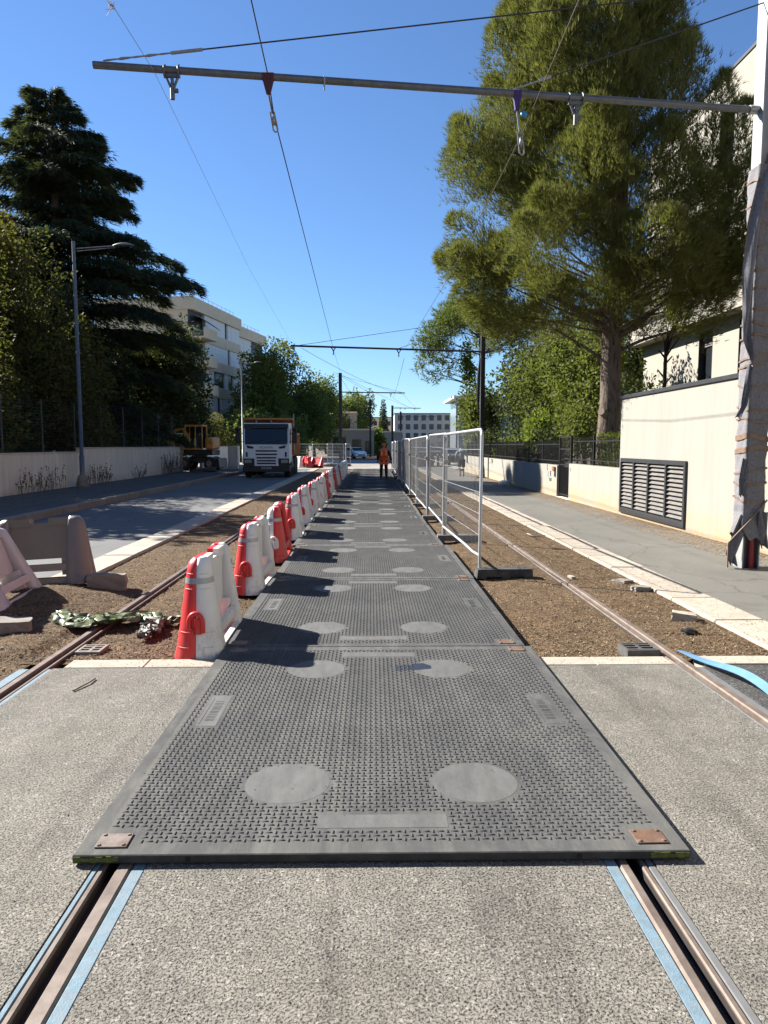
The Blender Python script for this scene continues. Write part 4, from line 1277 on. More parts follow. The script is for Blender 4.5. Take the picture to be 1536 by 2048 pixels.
# felt wrap: a squared tube with creases, hem uneven
def wrap(b, z0, z1, nz, half, seed, hem=0.0):
    rr = np.random.default_rng(seed)
    ns = 32
    rg = []
    for i in range(nz + 1):
        tz = i / nz
        ring = []
        for k in range(ns):
            a = 2 * PI * k / ns
            c_, s_ = math.cos(a), math.sin(a)
            q = max(abs(c_), abs(s_))
            rad = half / q * (0.95 + 0.05 * q)
            z = z0 + (z1 - z0) * tz
            hz = hem * (0.5 + 0.5 * math.sin(a * 2 + 0.8) + 0.3 * math.sin(a * 5 + seed)) * (1 - tz) ** 3
            crease = 0.005 * math.sin(z * 5 + a * 3) + 0.004 * math.sin(z * 17 - a * 5 + 1) + 0.002 * math.sin(z * 37 + a * 9)
            rad += crease * (1.2 if q < 0.9 else 0.8) + 0.03 * max(0, 0.06 - tz) / 0.06
            ring.append((PX + c_ * rad, PY + s_ * rad, z + hz))
        rg.append(ring)
    b.rings(rg, True, False, False, True)
b = MB(); wrap(b, 0.36, 5.35, 110, 0.142, 2, 0.22); b.build("felt_wrap", MAT_FELT, t, True)
for k, z in enumerate([0.95, 1.18, 1.34, 1.62, 1.78, 2.02, 2.18, 2.5, 2.78, 2.86, 3.12, 3.3, 3.52, 3.8, 4.02, 4.3, 4.55, 4.85, 5.15]):
    b = MB(); rg = []
    h_ = 0.013 if k != 3 and k != 4 else 0.035
    for dz in (-h_, h_):
        ring = []
        for q in range(24):
            a = 2 * PI * q / 24; c_, s_ = math.cos(a), math.sin(a); m_ = max(abs(c_), abs(s_))
            rad = 0.1545 / m_ * (0.95 + 0.05 * m_)
            ring.append((PX + c_ * rad, PY + s_ * rad, z + dz + 0.035 * math.sin(a + k) + 0.01 * math.sin(3 * a + k * 2)))
        rg.append(ring)
    b.rings(rg, True, False, False, True); b.build("tape_band", MAT_TAPE, t, True)
# loose hanging flaps of felt
def flap(pts, wd, seed):
    b = MB(); rg = []
    for i, p in enumerate(pts):
        tt = i / (len(pts) - 1)
        ring = []
        for k in range(9):
            q = k / 8 * 2 - 1
            ring.append((p[0] + wd[i] * q, p[1] + 0.05 * math.sin(q * 3 + tt * 7 + seed) , p[2] + 0.02 * math.sin(q * 4 + seed)))
        rg.append(ring)
    b.rings(rg, False, False, False, True)
    # a little thickness so that the cloth is not paper
    v0 = list(b.v); f0 = list(b.f)
    b.add([(x, yy + 0.012, z) for x, yy, z in v0], [f_[::-1] for f_ in f0], True)
    b.build("felt_flap", MAT_FELT, t, True)
flap([(PX - 0.02, PY - 0.12, 5.5), (PX - 0.13, PY - 0.18, 5.1), (PX - 0.21, PY - 0.2, 4.6), (PX - 0.235, PY - 0.2, 4.0), (PX - 0.235, PY - 0.2, 3.5), (PX - 0.23, PY - 0.18, 3.1), (PX - 0.16, PY - 0.16, 2.85)], [0.05, 0.07, 0.075, 0.075, 0.065, 0.06, 0.03], 1)
flap([(PX - 0.15, PY - 0.16, 2.75), (PX - 0.19, PY - 0.18, 2.45), (PX - 0.25, PY - 0.2, 2.2), (PX - 0.3, PY - 0.2, 2.05)], [0.02, 0.05, 0.04, 0.025], 4)
flap([(PX - 0.15, PY - 0.15, 1.5), (PX - 0.18, PY - 0.17, 1.2), (PX - 0.2, PY - 0.17, 1.0)], [0.03, 0.05, 0.04], 6)
flap([(PX - 0.12, PY - 0.1, 0.75), (PX - 0.2, PY - 0.12, 0.45), (PX - 0.26, PY - 0.12, 0.2), (PX - 0.24, PY - 0.1, 0.05)], [0.05, 0.07, 0.07, 0.05], 7)
flap([(PX + 0.1, PY - 0.16, 0.8), (PX + 0.13, PY - 0.18, 0.5), (PX + 0.15, PY - 0.18, 0.3)], [0.06, 0.07, 0.04], 8)
MB().tube([(PX - 0.33, PY - 0.14, 0.02), (PX - 0.345, PY - 0.16, 0.36), (PX - 0.05, PY - 0.19, 0.7), (PX + 0.16, PY - 0.17, 0.95)], 0.011, 6).build("hanging_strap", MAT_TAPE, t, True)
MB().tube([(PX + 0.02, PY - 0.075, 0.0), (PX + 0.02, PY - 0.075, 0.62)], 0.045, 10).build("red_duct", M("red_duct_plastic", (0.36, 0.02, 0.03), 0.35, 0.1), t, True)
# boom, brackets and stays of the first mast
A0, A1 = Vector((-3.33, 9.2, 6.28)), Vector((5.12, 9.75, 6.08))
boom = thing("catenary_boom", "grey tube boom reaching from the wrapped mast across both tracks", "boom", tuple(A1))
MB().tube([A0, A1], 0.044, 14).build("tube", MAT_GALVDARK, boom, True)
MB().tube([A1 - Vector((0.12, 0.01, 0)), A1 + Vector((0.03, 0, 0))], 0.055, 12).build("end_clamp", MAT_GALV, boom, True)
def on_boom(x):
    return A0.lerp(A1, (x - A0.x) / (A1.x - A0.x))
for x in (-2.4, 2.67):
    c = on_boom(x)
    b = MB()
    for s in (-0.085, 0.085):
        b.tube([c + Vector((s, 0, 0.06)), c + Vector((s, -0.05, 0.02)), c + Vector((s, -0.05, -0.05)), c + Vector((s * 1.1, 0, -0.09))], 0.012, 6)
        b.tube([c + Vector((s, 0, -0.05)), c + Vector((s * 0.25, 0, -0.2))], 0.016, 6)
    b.box(c.x - 0.095, c.x + 0.095, c.y - 0.02, c.y + 0.02, c.z - 0.085, c.z - 0.046)
    b.tube([c + Vector((0, 0, -0.1)), c + Vector((0, 0, -0.22))], 0.022, 8)
    br = b.build("insulator_bracket", MAT_GALVDARK, boom, True)
    s_ = MB(); s_.tube([c + Vector((0, 0, -0.2)), c + Vector((0, 0, -0.34))], 0.028, 10); s_.box(c.x + 0.02, c.x + 0.07, c.y - 0.02, c.y + 0.02, c.z - 0.26, c.z - 0.22)
    s_.build("socket", MAT_GALVDARK, br)
for x, m_, w_ in ((-1.24, MAT_MAROON, 0.07), (1.9, MAT_PURPLE, 0.05)):
    c = on_boom(x)
    b = MB()
    b.tube([c + Vector((-w_, 0, 0)), c + Vector((w_, 0, 0))], 0.05, 12)
    b.prism([(c.x - w_, c.z - 0.03), (c.x + w_, c.z - 0.03), (c.x + 0.025, c.z - 0.2), (c.x - 0.025, c.z - 0.2)], 'y', c.y - 0.03, c.y + 0.03)
    b.build("lifting_strap", m_, boom, True)
MB().lathe([(0.03, -0.01), (0.045, 0), (0.03, 0.01)], (1.98, on_boom(1.9).y - 0.05, on_boom(1.9).z - 0.27), 12, 'y').build("cyan_tag", MAT_CYAN, boom, True)
c = on_boom(-0.55); MB().tube([c + Vector((0, 0, 0.05)), c + Vector((0.01, -0.05, 0)), c + Vector((0, 0, -0.12))], 0.01, 6).build("cable_tie", MAT_STRING, boom, True)

def pulley(label, top, bot, m_):
    t = thing("pulley_block", label, "pulley", tuple(bot), group="stringing pulleys under the boom")
    d = (bot - top)
    MB().tube([top, top.lerp(bot, 0.55)], 0.012, 6).build("hanger", m_, t, True)
    a = top.lerp(bot, 0.5)
    b = MB()
    b.tube([a + Vector((-0.025, 0, 0)), bot + Vector((-0.03, 0, 0))], 0.01, 6); b.tube([a + Vector((0.025, 0, 0)), bot + Vector((0.03, 0, 0))], 0.01, 6)
    b.tube([bot + Vector((-0.03, 0, 0)), bot + Vector((0, 0, -0.03)), bot + Vector((0.03, 0, 0))], 0.01, 6)
    b.build("cheek", MAT_GALV, t, True)
    q = a.lerp(bot, 0.5)
    MB().lathe([(0.02, -0.02), (0.06, -0.014), (0.05, 0), (0.06, 0.014), (0.02, 0.02)], tuple(q), 14, 'x').build("wheel", MAT_STEEL, t, True)
    return q
q1 = pulley("pulley hanging from the maroon strap above the left track", on_boom(-1.24) + Vector((0, 0.02, -0.18)), Vector((-1.19, 9.62, 5.72)), MAT_GALVDARK)
q3 = pulley("pulley hanging from the purple strap in front of the pine", on_boom(1.9) + Vector((0, 0.02, -0.18)), Vector((1.99, 9.62, 5.46)), MAT_GALV)

def wire(label, pts, r_, m_, sag=0.0, name="cable", group=None):
    P = [Vector(p) for p in pts]
    out = []
    for i in range(len(P) - 1):
        n = 12 if sag else 2
        for k in range(n):
            tt = k / n
            p = P[i].lerp(P[i + 1], tt); p.z -= sag * 4 * tt * (1 - tt)
            out.append(p)
    out.append(P[-1])
    return tag(MB().tube(out, r_, 6, False).build(name, m_), label, "cable", group)
def stay(label, a, b_, rr=0.009):
    a, b_ = Vector(a), Vector(b_)
    t = thing("stay_cable", label, "cable", tuple(a))
    d = (b_ - a)
    MB().tube([a + d * 0.14, b_], rr, 6).build("rope", MAT_WIRE, t, True)
    for k in range(5):
        p0, p1 = a + d * (0.0 + k * 0.019), a + d * (0.022 + k * 0.019)
        MB().tube([p0, p0.lerp(p1, 0.3), p1], [0.008, 0.018 if k % 2 else 0.012, 0.008], 6).build("shackle", MAT_GALV, t, True)
    MB().tube([a + d * 0.095, a + d * 0.14], 0.02, 6).build("turnbuckle", MAT_GALV, t, True)
stay("black stay cable from the boom's free end up to the mast top", A0 + Vector((0.12, 0, 0.05)), (5.25, 9.75, 7.62))
stay("black stay cable from the purple strap up to the mast top", on_boom(1.86) + Vector((0, 0, 0.05)), (5.25, 9.75, 7.45))
wire("dark carrier cable over the left track running under the near boom", [(-1.35, 3.0, 7.5), (-1.24, 9.36, 6.24), tuple(q1 + Vector((0, 0, 0.06))), (-1.85, 37, 6.75), (-2.55, 66, 8.1)], 0.008, MAT_WIRE)
wire("pale string left of the carrier cable, tassel at its upper end", [(-2.35, 7.0, 5.72), (-2.6, 9.2, 6.21), (-3.54, 22, 6.9), (-3.9, 37, 6.8)], 0.0035, MAT_STRING)
b = MB()
rr = random.Random(5)
for k in range(14):
    p = Vector((-2.35, 7.0, 5.72))
    b.tube([p, p + Vector((rr.uniform(-0.03, 0.03), rr.uniform(-0.02, 0.02), -0.04)), p + Vector((rr.uniform(-0.06, 0.05), rr.uniform(-0.03, 0.03), rr.uniform(-0.1, 0.05)))], 0.003, 4)
tag(b.build("string_tassel", M("white_string", (0.8, 0.8, 0.78), 0.8, 0.05)), "frayed white tassel at the top edge on the pale string", "tassel")
wire("bronze cable over the right track passing in front of the pine", [(2.9, 4.5, 8.2), tuple(q3 + Vector((0, 0, 0.06))), (1.888, 17, 5.62), (1.8, 37, 6.5)], 0.007, MAT_COPPER)

def mast(label, x, y, h, boom_to=None, boom_z=6.5, w_=0.22, droop=None):
    t = thing("catenary_mast", label, "mast", (x, y, 0))
    b = MB(); hbeam(b, x, y, 0, h, w_, w_, 0.03); b.build("beam", MAT_MASTDARK, t, True)
    MB().box(x - 0.25, x + 0.25, y - 0.25, y + 0.25, -0.05, 0.04).build("base_plate", MAT_MASTDARK, t, True)
    if boom_to is not None:
        P0, P1 = Vector((x, y, boom_z)), Vector((boom_to[0], y, boom_to[1]))
        bm = MB().tube([P0, P1], 0.05, 8).build("boom", MAT_MASTDARK, t, True)
        for q in (0.28, 0.44, 0.78):
            p = P0.lerp(P1, q)
            bb = MB(); bb.tube([p + Vector((-0.12, 0, 0)), p + Vector((0, 0, -0.2)), p + Vector((0, 0, -0.4))], 0.03, 6); bb.tube([p + Vector((0.12, 0, 0)), p + Vector((0, 0, -0.2))], 0.03, 6)
            bb.build("bracket", MAT_MASTDARK, bm)
        s_ = MB()
        for q in (0.98, 0.45):
            s_.tube([P0.lerp(P1, q), Vector((x, y, h - 0.25))], 0.012, 5)
        s_.build("stay", MAT_WIRE, t, True)
    return t
t2 = mast("dark tram mast standing right of the fence, boom reaching left over the tracks", 5.83, 37, 8.35, (-3.95, 6.72), 6.45)
b = MB(); b.tube([(5.66, 36.86, 6.1), (5.6, 36.84, 5.2), (5.58, 36.84, 4.1), (5.6, 36.84, 3.3)], [0.04, 0.09, 0.08, 0.02], 8); b.build("cable_bundle", MAT_BLACK, t2, True)
mast("dark tram mast left of the tracks beyond the barrier row", -2.6, 66, 8.25, (3.3, 6.45), 6.52, 0.3)
mast("far dark tram mast right of the cypress with a boom to both sides", 4.0, 123, 8.45, (8.9, 8.0), 8.0, 0.36)
mast("farthest dark tram mast in front of the white flats", 6.6, 150, 8.7, (14.0, 7.6), 7.6, 0.36)
mast("slim far mast between the small white house and the cypress", 0.2, 105, 8.4, None, 6, 0.26)
wire("thin far cable hanging in a loop beyond the left mast", [(-2.6, 66, 7.9), (1.4, 95, 4.6), (4.0, 123, 8.3)], 0.012, MAT_WIRE, 0.6)
wire("thin far cable from left mast over the crossing", [(-2.6, 66, 8.15), (5.5, 100, 7.0), (8.9, 123, 8.0)], 0.012, MAT_WIRE, 0.2)
wire("thin cable from the middle boom out towards the far masts", [(-3.4, 37, 6.6), (3.2, 66, 6.3), (8.6, 123, 7.9)], 0.01, MAT_WIRE, 0.3)
wire("thin cable over the right track between the middle and far boom", [(1.8, 37, 6.1), (2.2, 66, 6.0), (8.2, 123, 7.8)], 0.01, MAT_WIRE, 0.2)

# ------------------------------------------------------------------ street lamps on the left
def lamp(label, x, y, h, reach, z0=0.09, collar=True):
    t = thing("street_lamp", label, "street lamp", (x, y, z0))
    MB().tube([(x, y, z0), (x, y, 1.3), (x, y, 1.302), (x, y, h)], [0.095, 0.095, 0.075, 0.06], 12).build("post", MAT_POST, t, True)
    a = MB(); a.tube([(x, y, h - 0.28), (x + reach * 0.72, y, h - 0.16)], 0.022, 8); a.tube([(x, y, h - 0.38), (x + reach * 0.72, y, h - 0.22)], 0.016, 8)
    a.build("arm", MAT_POST, t, True)
    rg = []
    for k in range(9):
        q = k / 8
        cx = x + reach * (0.68 + 0.36 * q)
        wd = 0.02 + 0.17 * math.sin(PI * min(1, q * 0.92 + 0.04)) ** 0.7
        ring = []
        for j in range(12):
            an = 2 * PI * j / 12
            ring.append((cx, y + wd * math.cos(an), h - 0.16 + 0.02 * q + (0.10 if math.sin(an) > 0 else 0.035) * math.sin(an) * math.sin(PI * min(1, q * 0.92 + 0.04)) ** 0.6))
        rg.append(ring)
    hd = MB().rings(rg, True, True, True, True).build("lamp_head", MAT_POST, t, True)
    MB().box(x + reach * 0.78, x + reach * 0.98, y - 0.1, y + 0.1, h - 0.197, h - 0.185).build("lens", MAT_GLASS_DARK, hd)
    if collar:
        b = MB()
        rg = []
        for (r_, z) in ((0.2, z0 - 0.02), (0.24, z0 + 0.08), (0.19, z0 + 0.22), (0.21, z0 + 0.32), (0.14, z0 + 0.44), (0.1, z0 + 0.48)):
            rg.append([(x + r_ * (1 + 0.12 * math.sin(5 * a + z * 30)) * math.cos(a), y + r_ * (1 + 0.12 * math.sin(4 * a + z * 20)) * math.sin(a), z) for a in [2 * PI * j / 16 for j in range(16)]])
        b.rings(rg, True, False, True, True).build("base_wrap", MAT_RUBBLE, t, True)
lamp("tall grey street lamp against the beige garden wall, arm to the road", -11.0, 27.7, 9.26, 2.15)
lamp("second street lamp rising behind the dump truck", -11.5, 65.8, 9.3, 1.7, 0.0, False)
lamp("third street lamp before the leafy trees", -8.9, 105, 9.2, 1.5, 0.0, False)

# ------------------------------------------------------------------ trees and plants
MAT_BARK = M("grey_brown_bark", (0.17, 0.135, 0.105), 0.95, 0.35, 7, 1.0, 22, 0.03)
def mat_bark(name, col, dark):
    m, n, b = newmat(name)
    f = noise(n, pos(n, (1, 1, 0.22)), 16, 6, 0.7, 0.6)
    c = ramp(n, f, [(0.35, dark), (0.5, col), (0.75, tuple(np.array(col) * 1.35))])
    c = mix(n, ramp(n, noise(n, pos(n), 2.2, 4, 0.6), [(0.45, 0.0), (0.7, 0.5)]), c, tuple(np.array(col) * 0.7))
    L(n, c, b.inputs["Base Color"])
    b.inputs["Roughness"].default_value = 0.95
    b.inputs["Specular IOR Level"].default_value = 0.15
    bump(n, f, b, 1.0, 0.05)
    return m
MAT_BARKPINE = mat_bark("pine_bark", (0.27, 0.215, 0.175), (0.06, 0.045, 0.035))
MAT_PINE = leafmat("pine_needles", (0.05, 0.057, 0.018), (0.15, 0.15, 0.042), 0.3, hue=(0.22, 0.19, 0.065))
MAT_PINE2 = leafmat("stone_pine_needles", (0.035, 0.055, 0.015), (0.1, 0.13, 0.03), 0.3, hue=(0.14, 0.15, 0.04))
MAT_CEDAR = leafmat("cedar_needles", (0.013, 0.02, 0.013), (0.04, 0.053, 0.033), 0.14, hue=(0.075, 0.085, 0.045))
MAT_OLIVE = leafmat("olive_leaves", (0.025, 0.025, 0.009), (0.07, 0.06, 0.02), 0.25, hue=(0.16, 0.12, 0.03))
MAT_GOLD = leafmat("yellowing_leaves", (0.055, 0.036, 0.008), (0.13, 0.085, 0.017), 0.25, hue=(0.22, 0.13, 0.02))
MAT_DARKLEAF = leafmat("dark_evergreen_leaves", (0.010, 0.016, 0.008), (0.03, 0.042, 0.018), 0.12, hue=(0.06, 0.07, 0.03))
MAT_GREEN = leafmat("green_leaves", (0.03, 0.042, 0.01), (0.088, 0.108, 0.026), 0.3, hue=(0.16, 0.17, 0.045))
MAT_BRIGHT = leafmat("bright_leaves", (0.05, 0.078, 0.012), (0.125, 0.17, 0.026), 0.35, hue=(0.2, 0.24, 0.045))
MAT_FARLEAF = leafmat("far_leaves", (0.045, 0.06, 0.018), (0.11, 0.14, 0.04), 0.3, hue=(0.17, 0.19, 0.06))
MAT_DRY = M("dry_weed", (0.22, 0.17, 0.1), 0.95, 0.3, 20)

def unit(n):
    v = RNG.normal(size=(n, 3))
    return v / np.linalg.norm(v, axis=1)[:, None]

def lobe_points(c, r, n, inner=0.35, lump=0.22, flat=0.0):
    """points in a lumpy ellipsoid, most of them near its skin; returns points and outward normals"""
    d = unit(n)
    ph = RNG.uniform(0, 6.28, 6)
    k = 1 + lump * (np.sin(d[:, 0] * 4.1 + ph[0]) * np.sin(d[:, 1] * 4.7 + ph[1]) + 0.6 * np.sin(d[:, 2] * 7.3 + ph[2] + d[:, 0] * 3) + 0.4 * np.sin(d[:, 1] * 11 + ph[3] + d[:, 2] * 6))
    rad = np.where(RNG.random(n) < inner, RNG.random(n) ** 0.6, 0.78 + 0.24 * RNG.random(n)) * k
    p = d * rad[:, None] * np.asarray(r)[None]
    if flat: p[:, 2] = np.where(p[:, 2] < 0, p[:, 2] * flat, p[:, 2])
    nr = d / np.asarray(r)[None]
    nr /= np.linalg.norm(nr, axis=1)[:, None]
    return p + np.asarray(c)[None], nr

def leaf_arrays(P, N, size, asp=0.5, align=0.5, jit=0.35):
    n = len(P)
    d = unit(n) * (1 - align) + N * align
    d /= np.linalg.norm(d, axis=1)[:, None] + 1e-9
    s = np.cross(d, unit(n)); s /= np.linalg.norm(s, axis=1)[:, None] + 1e-9
    l = size * RNG.uniform(1 - jit, 1 + jit, n)[:, None]
    w_ = l * asp * 0.5
    V = np.stack([P, P + d * l * 0.5 + s * w_, P + d * l, P + d * l * 0.45 - s * w_], 1).reshape(-1, 3)
    return V

def tuft_arrays(P, N, size, k=6, wid=0.06, spread=0.6, up=0.35):
    n = len(P)
    A = N * 0.6 + np.array((0, 0, up))[None] + unit(n) * 0.3
    A /= np.linalg.norm(A, axis=1)[:, None]
    out = []
    for i in range(k):
        d = A + unit(n) * spread
        d /= np.linalg.norm(d, axis=1)[:, None]
        s = np.cross(d, unit(n)); s /= np.linalg.norm(s, axis=1)[:, None] + 1e-9
        l = size * RNG.uniform(0.6, 1.25, n)[:, None]
        out.append(np.stack([P - s * l * wid, P + s * l * wid, P + d * l], 1))
    return np.stack(out, 1).reshape(-1, 3)

def quad_mesh(name, V, m_): return array_mesh(name, V, np.arange(len(V)).reshape(-1, 4), m_)
def tri_mesh(name, V, m_): return array_mesh(name, V, np.arange(len(V)).reshape(-1, 3), m_)

def limb(b, p0, p1, r0, r1, bend=0.15, seg=6, n=7, seed=0):
    rr = random.Random(seed)
    p0, p1 = Vector(p0), Vector(p1)
    d = p1 - p0
    off = Vector((rr.uniform(-1, 1), rr.uniform(-1, 1), rr.uniform(-0.3, 1))) * d.length * bend
    off2 = Vector((rr.uniform(-1, 1), rr.uniform(-1, 1), rr.uniform(-1, 1))) * d.length * bend * 0.3
    pts, rs = [], []
    for i in range(n + 1):
        t = i / n
        pts.append(p0.lerp(p1, t) + off * math.sin(PI * t) * 0.5 + off2 * math.sin(2 * PI * t))
        rs.append(r0 + (r1 - r0) * t)
    b.tube(pts, rs, seg)
    return pts

def tree(name, label, base, lobes, trunk_r, trunk_top, leaf, size, dens, m_leaf, m_bark=None, group=None, kind='leaf', asp=0.55, inner=0.35, lump=0.22, cat="tree", extra=None, k=6, wid=0.06, clip=None, up=0.35, spread=0.6, limb_k=0.32):
    """lobes: (cx, cy, cz, rx, ry, rz) in world units"""
    t = thing(name, label, cat, base, group=group)
    b = MB()
    bx, by_, bz = base
    tt = Vector(trunk_top)
    n = 9
    pts, rs = [], []
    for i in range(n + 1):
        q = i / n
        pts.append(Vector(base).lerp(tt, q) + Vector((0.12 * math.sin(q * 5 + bx), 0.12 * math.sin(q * 4 + by_), 0)) * min(1, trunk_r * 3))
        rs.append(trunk_r * (1.25 - 0.25 * min(1, q * 8)) * (1 - 0.72 * q))
    pts[0] = Vector((bx, by_, bz - 0.2))
    b.tube(pts, rs, 12)
    for i, lb in enumerate(lobes):
        c = Vector(lb[:3])
        h = max(0.25, min(0.97, ((c.z - 0.9 * lb[5]) - bz) / max(0.1, (tt.z - bz))))
        j = int(h * n)
        p0 = pts[max(1, min(n, j))]
        limb(b, p0, c + Vector((0, 0, -0.2 * lb[5])), max(0.02, trunk_r * limb_k * (1 - 0.6 * h)), 0.015, 0.12, 5, 6, i)
    b.build("trunk", m_bark or MAT_BARK, t, True)
    PP, NN = [], []
    for lb in lobes:
        vol = (lb[3] * lb[4] + lb[4] * lb[5] + lb[3] * lb[5]) / 3
        cnt = max(30, int(dens * vol * 4))
        p, nr = lobe_points(lb[:3], lb[3:6], cnt, inner, lump)
        PP.append(p); NN.append(nr)
    P, N = np.concatenate(PP), np.concatenate(NN)
    if clip is not None:
        ok = clip(P); P, N = P[ok], N[ok]
    V = leaf_arrays(P, N, size, asp) if kind == 'leaf' else tuft_arrays(P, N, size, k, wid, spread, up)
    V = V - np.asarray(base)[None]
    me = quad_mesh("crown", V, m_leaf) if kind == 'leaf' else tri_mesh("crown", V, m_leaf)
    link("crown", me, t)
    return t

# --- the big pine on the right -------------------------------------------------
PB = (6.75, 20.2, 0.0)
rr = random.Random(11)
def prad(z):
    return float(np.interp(z, [5.0, 6.2, 7.5, 9, 10.5, 12, 13.5, 15, 16.5, 17.5], [3.0, 4.0, 4.3, 4.0, 3.5, 2.8, 2.4, 2.1, 1.5, 0.5]))
plumes = []                                  # base point, axis, length, radius
for z in np.arange(5.0, 16.8, 0.8):
    Rz = prad(z)
    cnt = int(4 + Rz * 2.2)
    a0 = rr.uniform(0, 6.28)
    for i in range(cnt):
        a = a0 + 2 * PI * i / cnt + rr.uniform(-0.3, 0.3)
        q = rr.uniform(0.45, 0.8)
        if math.cos(a) > 0.2 and z > 9.0: q *= 0.55
        if math.cos(a) > 0.3 and z <= 9.5: q *= 0.9
        c = Vector((PB[0] - 0.15 + Rz * q * math.cos(a), PB[1] - 0.7 + Rz * q * math.sin(a) * 0.85, z + rr.uniform(-0.35, 0.35)))
        ax = Vector((math.cos(a) * rr.uniform(0.3, 0.75), math.sin(a) * rr.uniform(0.3, 0.75), rr.uniform(0.75, 1.1) if z > 7 else rr.uniform(0.1, 0.6))).normalized()
        if (c.z > 8.8 and c.x > 0.375 * c.y) or (c.z > 7.4 and c.x > 0.42 * c.y): continue          # the crown is thin on the side of the building
        plumes.append((c, ax, rr.uniform(1.3, 2.3), rr.uniform(0.42, 0.72)))
for (x, y, z, ax, ln, rd) in ((3.0, 20, 6.5, (-0.9, 0, 0.25), 1.2, 0.5), (3.3, 19.9, 7.0, (-0.7, 0, 0.5), 1.4, 0.5), (2.9, 20.1, 8.3, (-0.4, 0, 1), 1.7, 0.55), (3.2, 20.1, 8.9, (-0.5, 0, 0.9), 1.8, 0.5), (3.9, 19.8, 9.6, (-0.4, 0, 1), 1.9, 0.55), (4.35, 19.6, 11.6, (-0.12, 0, 1), 2.5, 0.5), (4.9, 19.7, 10.9, (-0.3, 0, 1), 2.2, 0.6),
                         (5.4, 19.6, 12.6, (-0.2, 0, 1), 2.6, 0.6), (7.35, 17.6, 8.9, (0.05, -0.1, 1), 2.4, 0.45), (7.9, 17.4, 8.0, (0.15, -0.1, 1), 2.3, 0.45), (8.0, 17.2, 7.4, (0.3, -0.2, 1), 2.2, 0.6), (3.8, 19.8, 5.7, (-0.9, 0, 0.1), 1.5, 0.55), (4.6, 19.5, 5.1, (-0.8, 0, 0.0), 1.6, 0.55), (6.0, 18.0, 5.6, (0, -0.5, 0.6), 1.8, 0.7),
                         (5.2, 18.2, 7.0, (-0.2, -0.3, 1), 2.2, 0.7), (6.8, 17.2, 6.8, (0, -0.3, 1), 2.2, 0.65), (7.0, 17.3, 8.8, (0, -0.2, 1), 2.3, 0.6), (5.6, 17.6, 8.8, (-0.1, -0.2, 1), 2.3, 0.65), (6.4, 17.8, 11.0, (0, -0.1, 1), 2.5, 0.6), (8.3, 16.6, 6.3, (0.6, -0.2, 0.5), 1.6, 0.6), (8.5, 15.9, 6.9, (0.5, -0.2, 0.8), 1.6, 0.5), (7.0, 18.6, 12.3, (0.05, 0, 1), 2.4, 0.5), (6.2, 18.8, 14.2, (-0.1, 0, 1), 2.5, 0.5)):
    plumes.append((Vector((x, y, z)), Vector(ax).normalized(), ln, rd))
PP, NN, SS = [], [], []
for (c, ax, ln, rd) in plumes:
    n = int(1500 * ln * rd)
    t_ = RNG.random(n) ** 0.85
    an = RNG.uniform(0, 2 * PI, n)
    s1 = np.array(ax.orthogonal().normalized()); s2 = np.cross(np.array(ax), s1)
    lob = 1 + 0.34 * np.sin(an * 3 + t_ * 9 + rr.uniform(0, 6)) + 0.26 * np.sin(an * 5 - t_ * 17 + rr.uniform(0, 6))
    rad = rd * (np.sin(PI * (0.12 + 0.86 * t_)) ** 0.75) * lob * np.where(RNG.random(n) < 0.2, RNG.random(n), np.where(RNG.random(n) < 0.14, RNG.uniform(1.05, 1.5, n), RNG.uniform(0.72, 1.08, n)))
    rv = s1[None] * np.cos(an)[:, None] + s2[None] * np.sin(an)[:, None]
    P_ = np.array(c)[None] + np.array(ax)[None] * (t_ * ln)[:, None] + rv * rad[:, None]
    PP.append(P_); NN.append(rv * 0.55 + np.array(ax)[None] * 0.75)
P, N = np.concatenate(PP), np.concatenate(NN)
ok = ~((P[:, 0] > 11.3) & (P[:, 1] < 31.8) & (P[:, 2] < 14.2))
P, N = P[ok], N[ok]
pine = thing("pine_tree", "huge olive green pine leaning over the low white wall", "tree", PB)
link("crown", tri_mesh("crown", tuft_arrays(P, N, 0.17, 4, 0.042, 0.5, 0.25) - np.asarray(PB)[None], MAT_PINE), pine)
b = MB()
tp = [Vector((6.75, 20.2, -0.2)), Vector((6.72, 20.2, 1.2)), Vector((6.78, 20.15, 3.0)), Vector((6.72, 20.05, 5.0)), Vector((6.8, 19.9, 7.5)), Vector((6.75, 19.7, 10.5)), Vector((6.7, 19.6, 13.5)), Vector((6.7, 19.6, 16.0))]
b.tube(tp, [0.42, 0.32, 0.285, 0.26, 0.22, 0.16, 0.09, 0.03], 14)
for i, (c, ax, ln, rd) in enumerate(plumes):
    z0 = max(4.5 + 0.8 * rr.random(), min(14.5, c.z - rr.uniform(0.1, 0.5) * math.hypot(c.x - 6.75, c.y - 19.9)))
    p0 = Vector((6.75, 19.9, z0))
    limb(b, p0, c + ax * ln * 0.6, 0.042 if c.z < 9 else 0.03, 0.006, 0.14, 5, 6, i)
b.build("trunk", MAT_BARKPINE, pine, True)
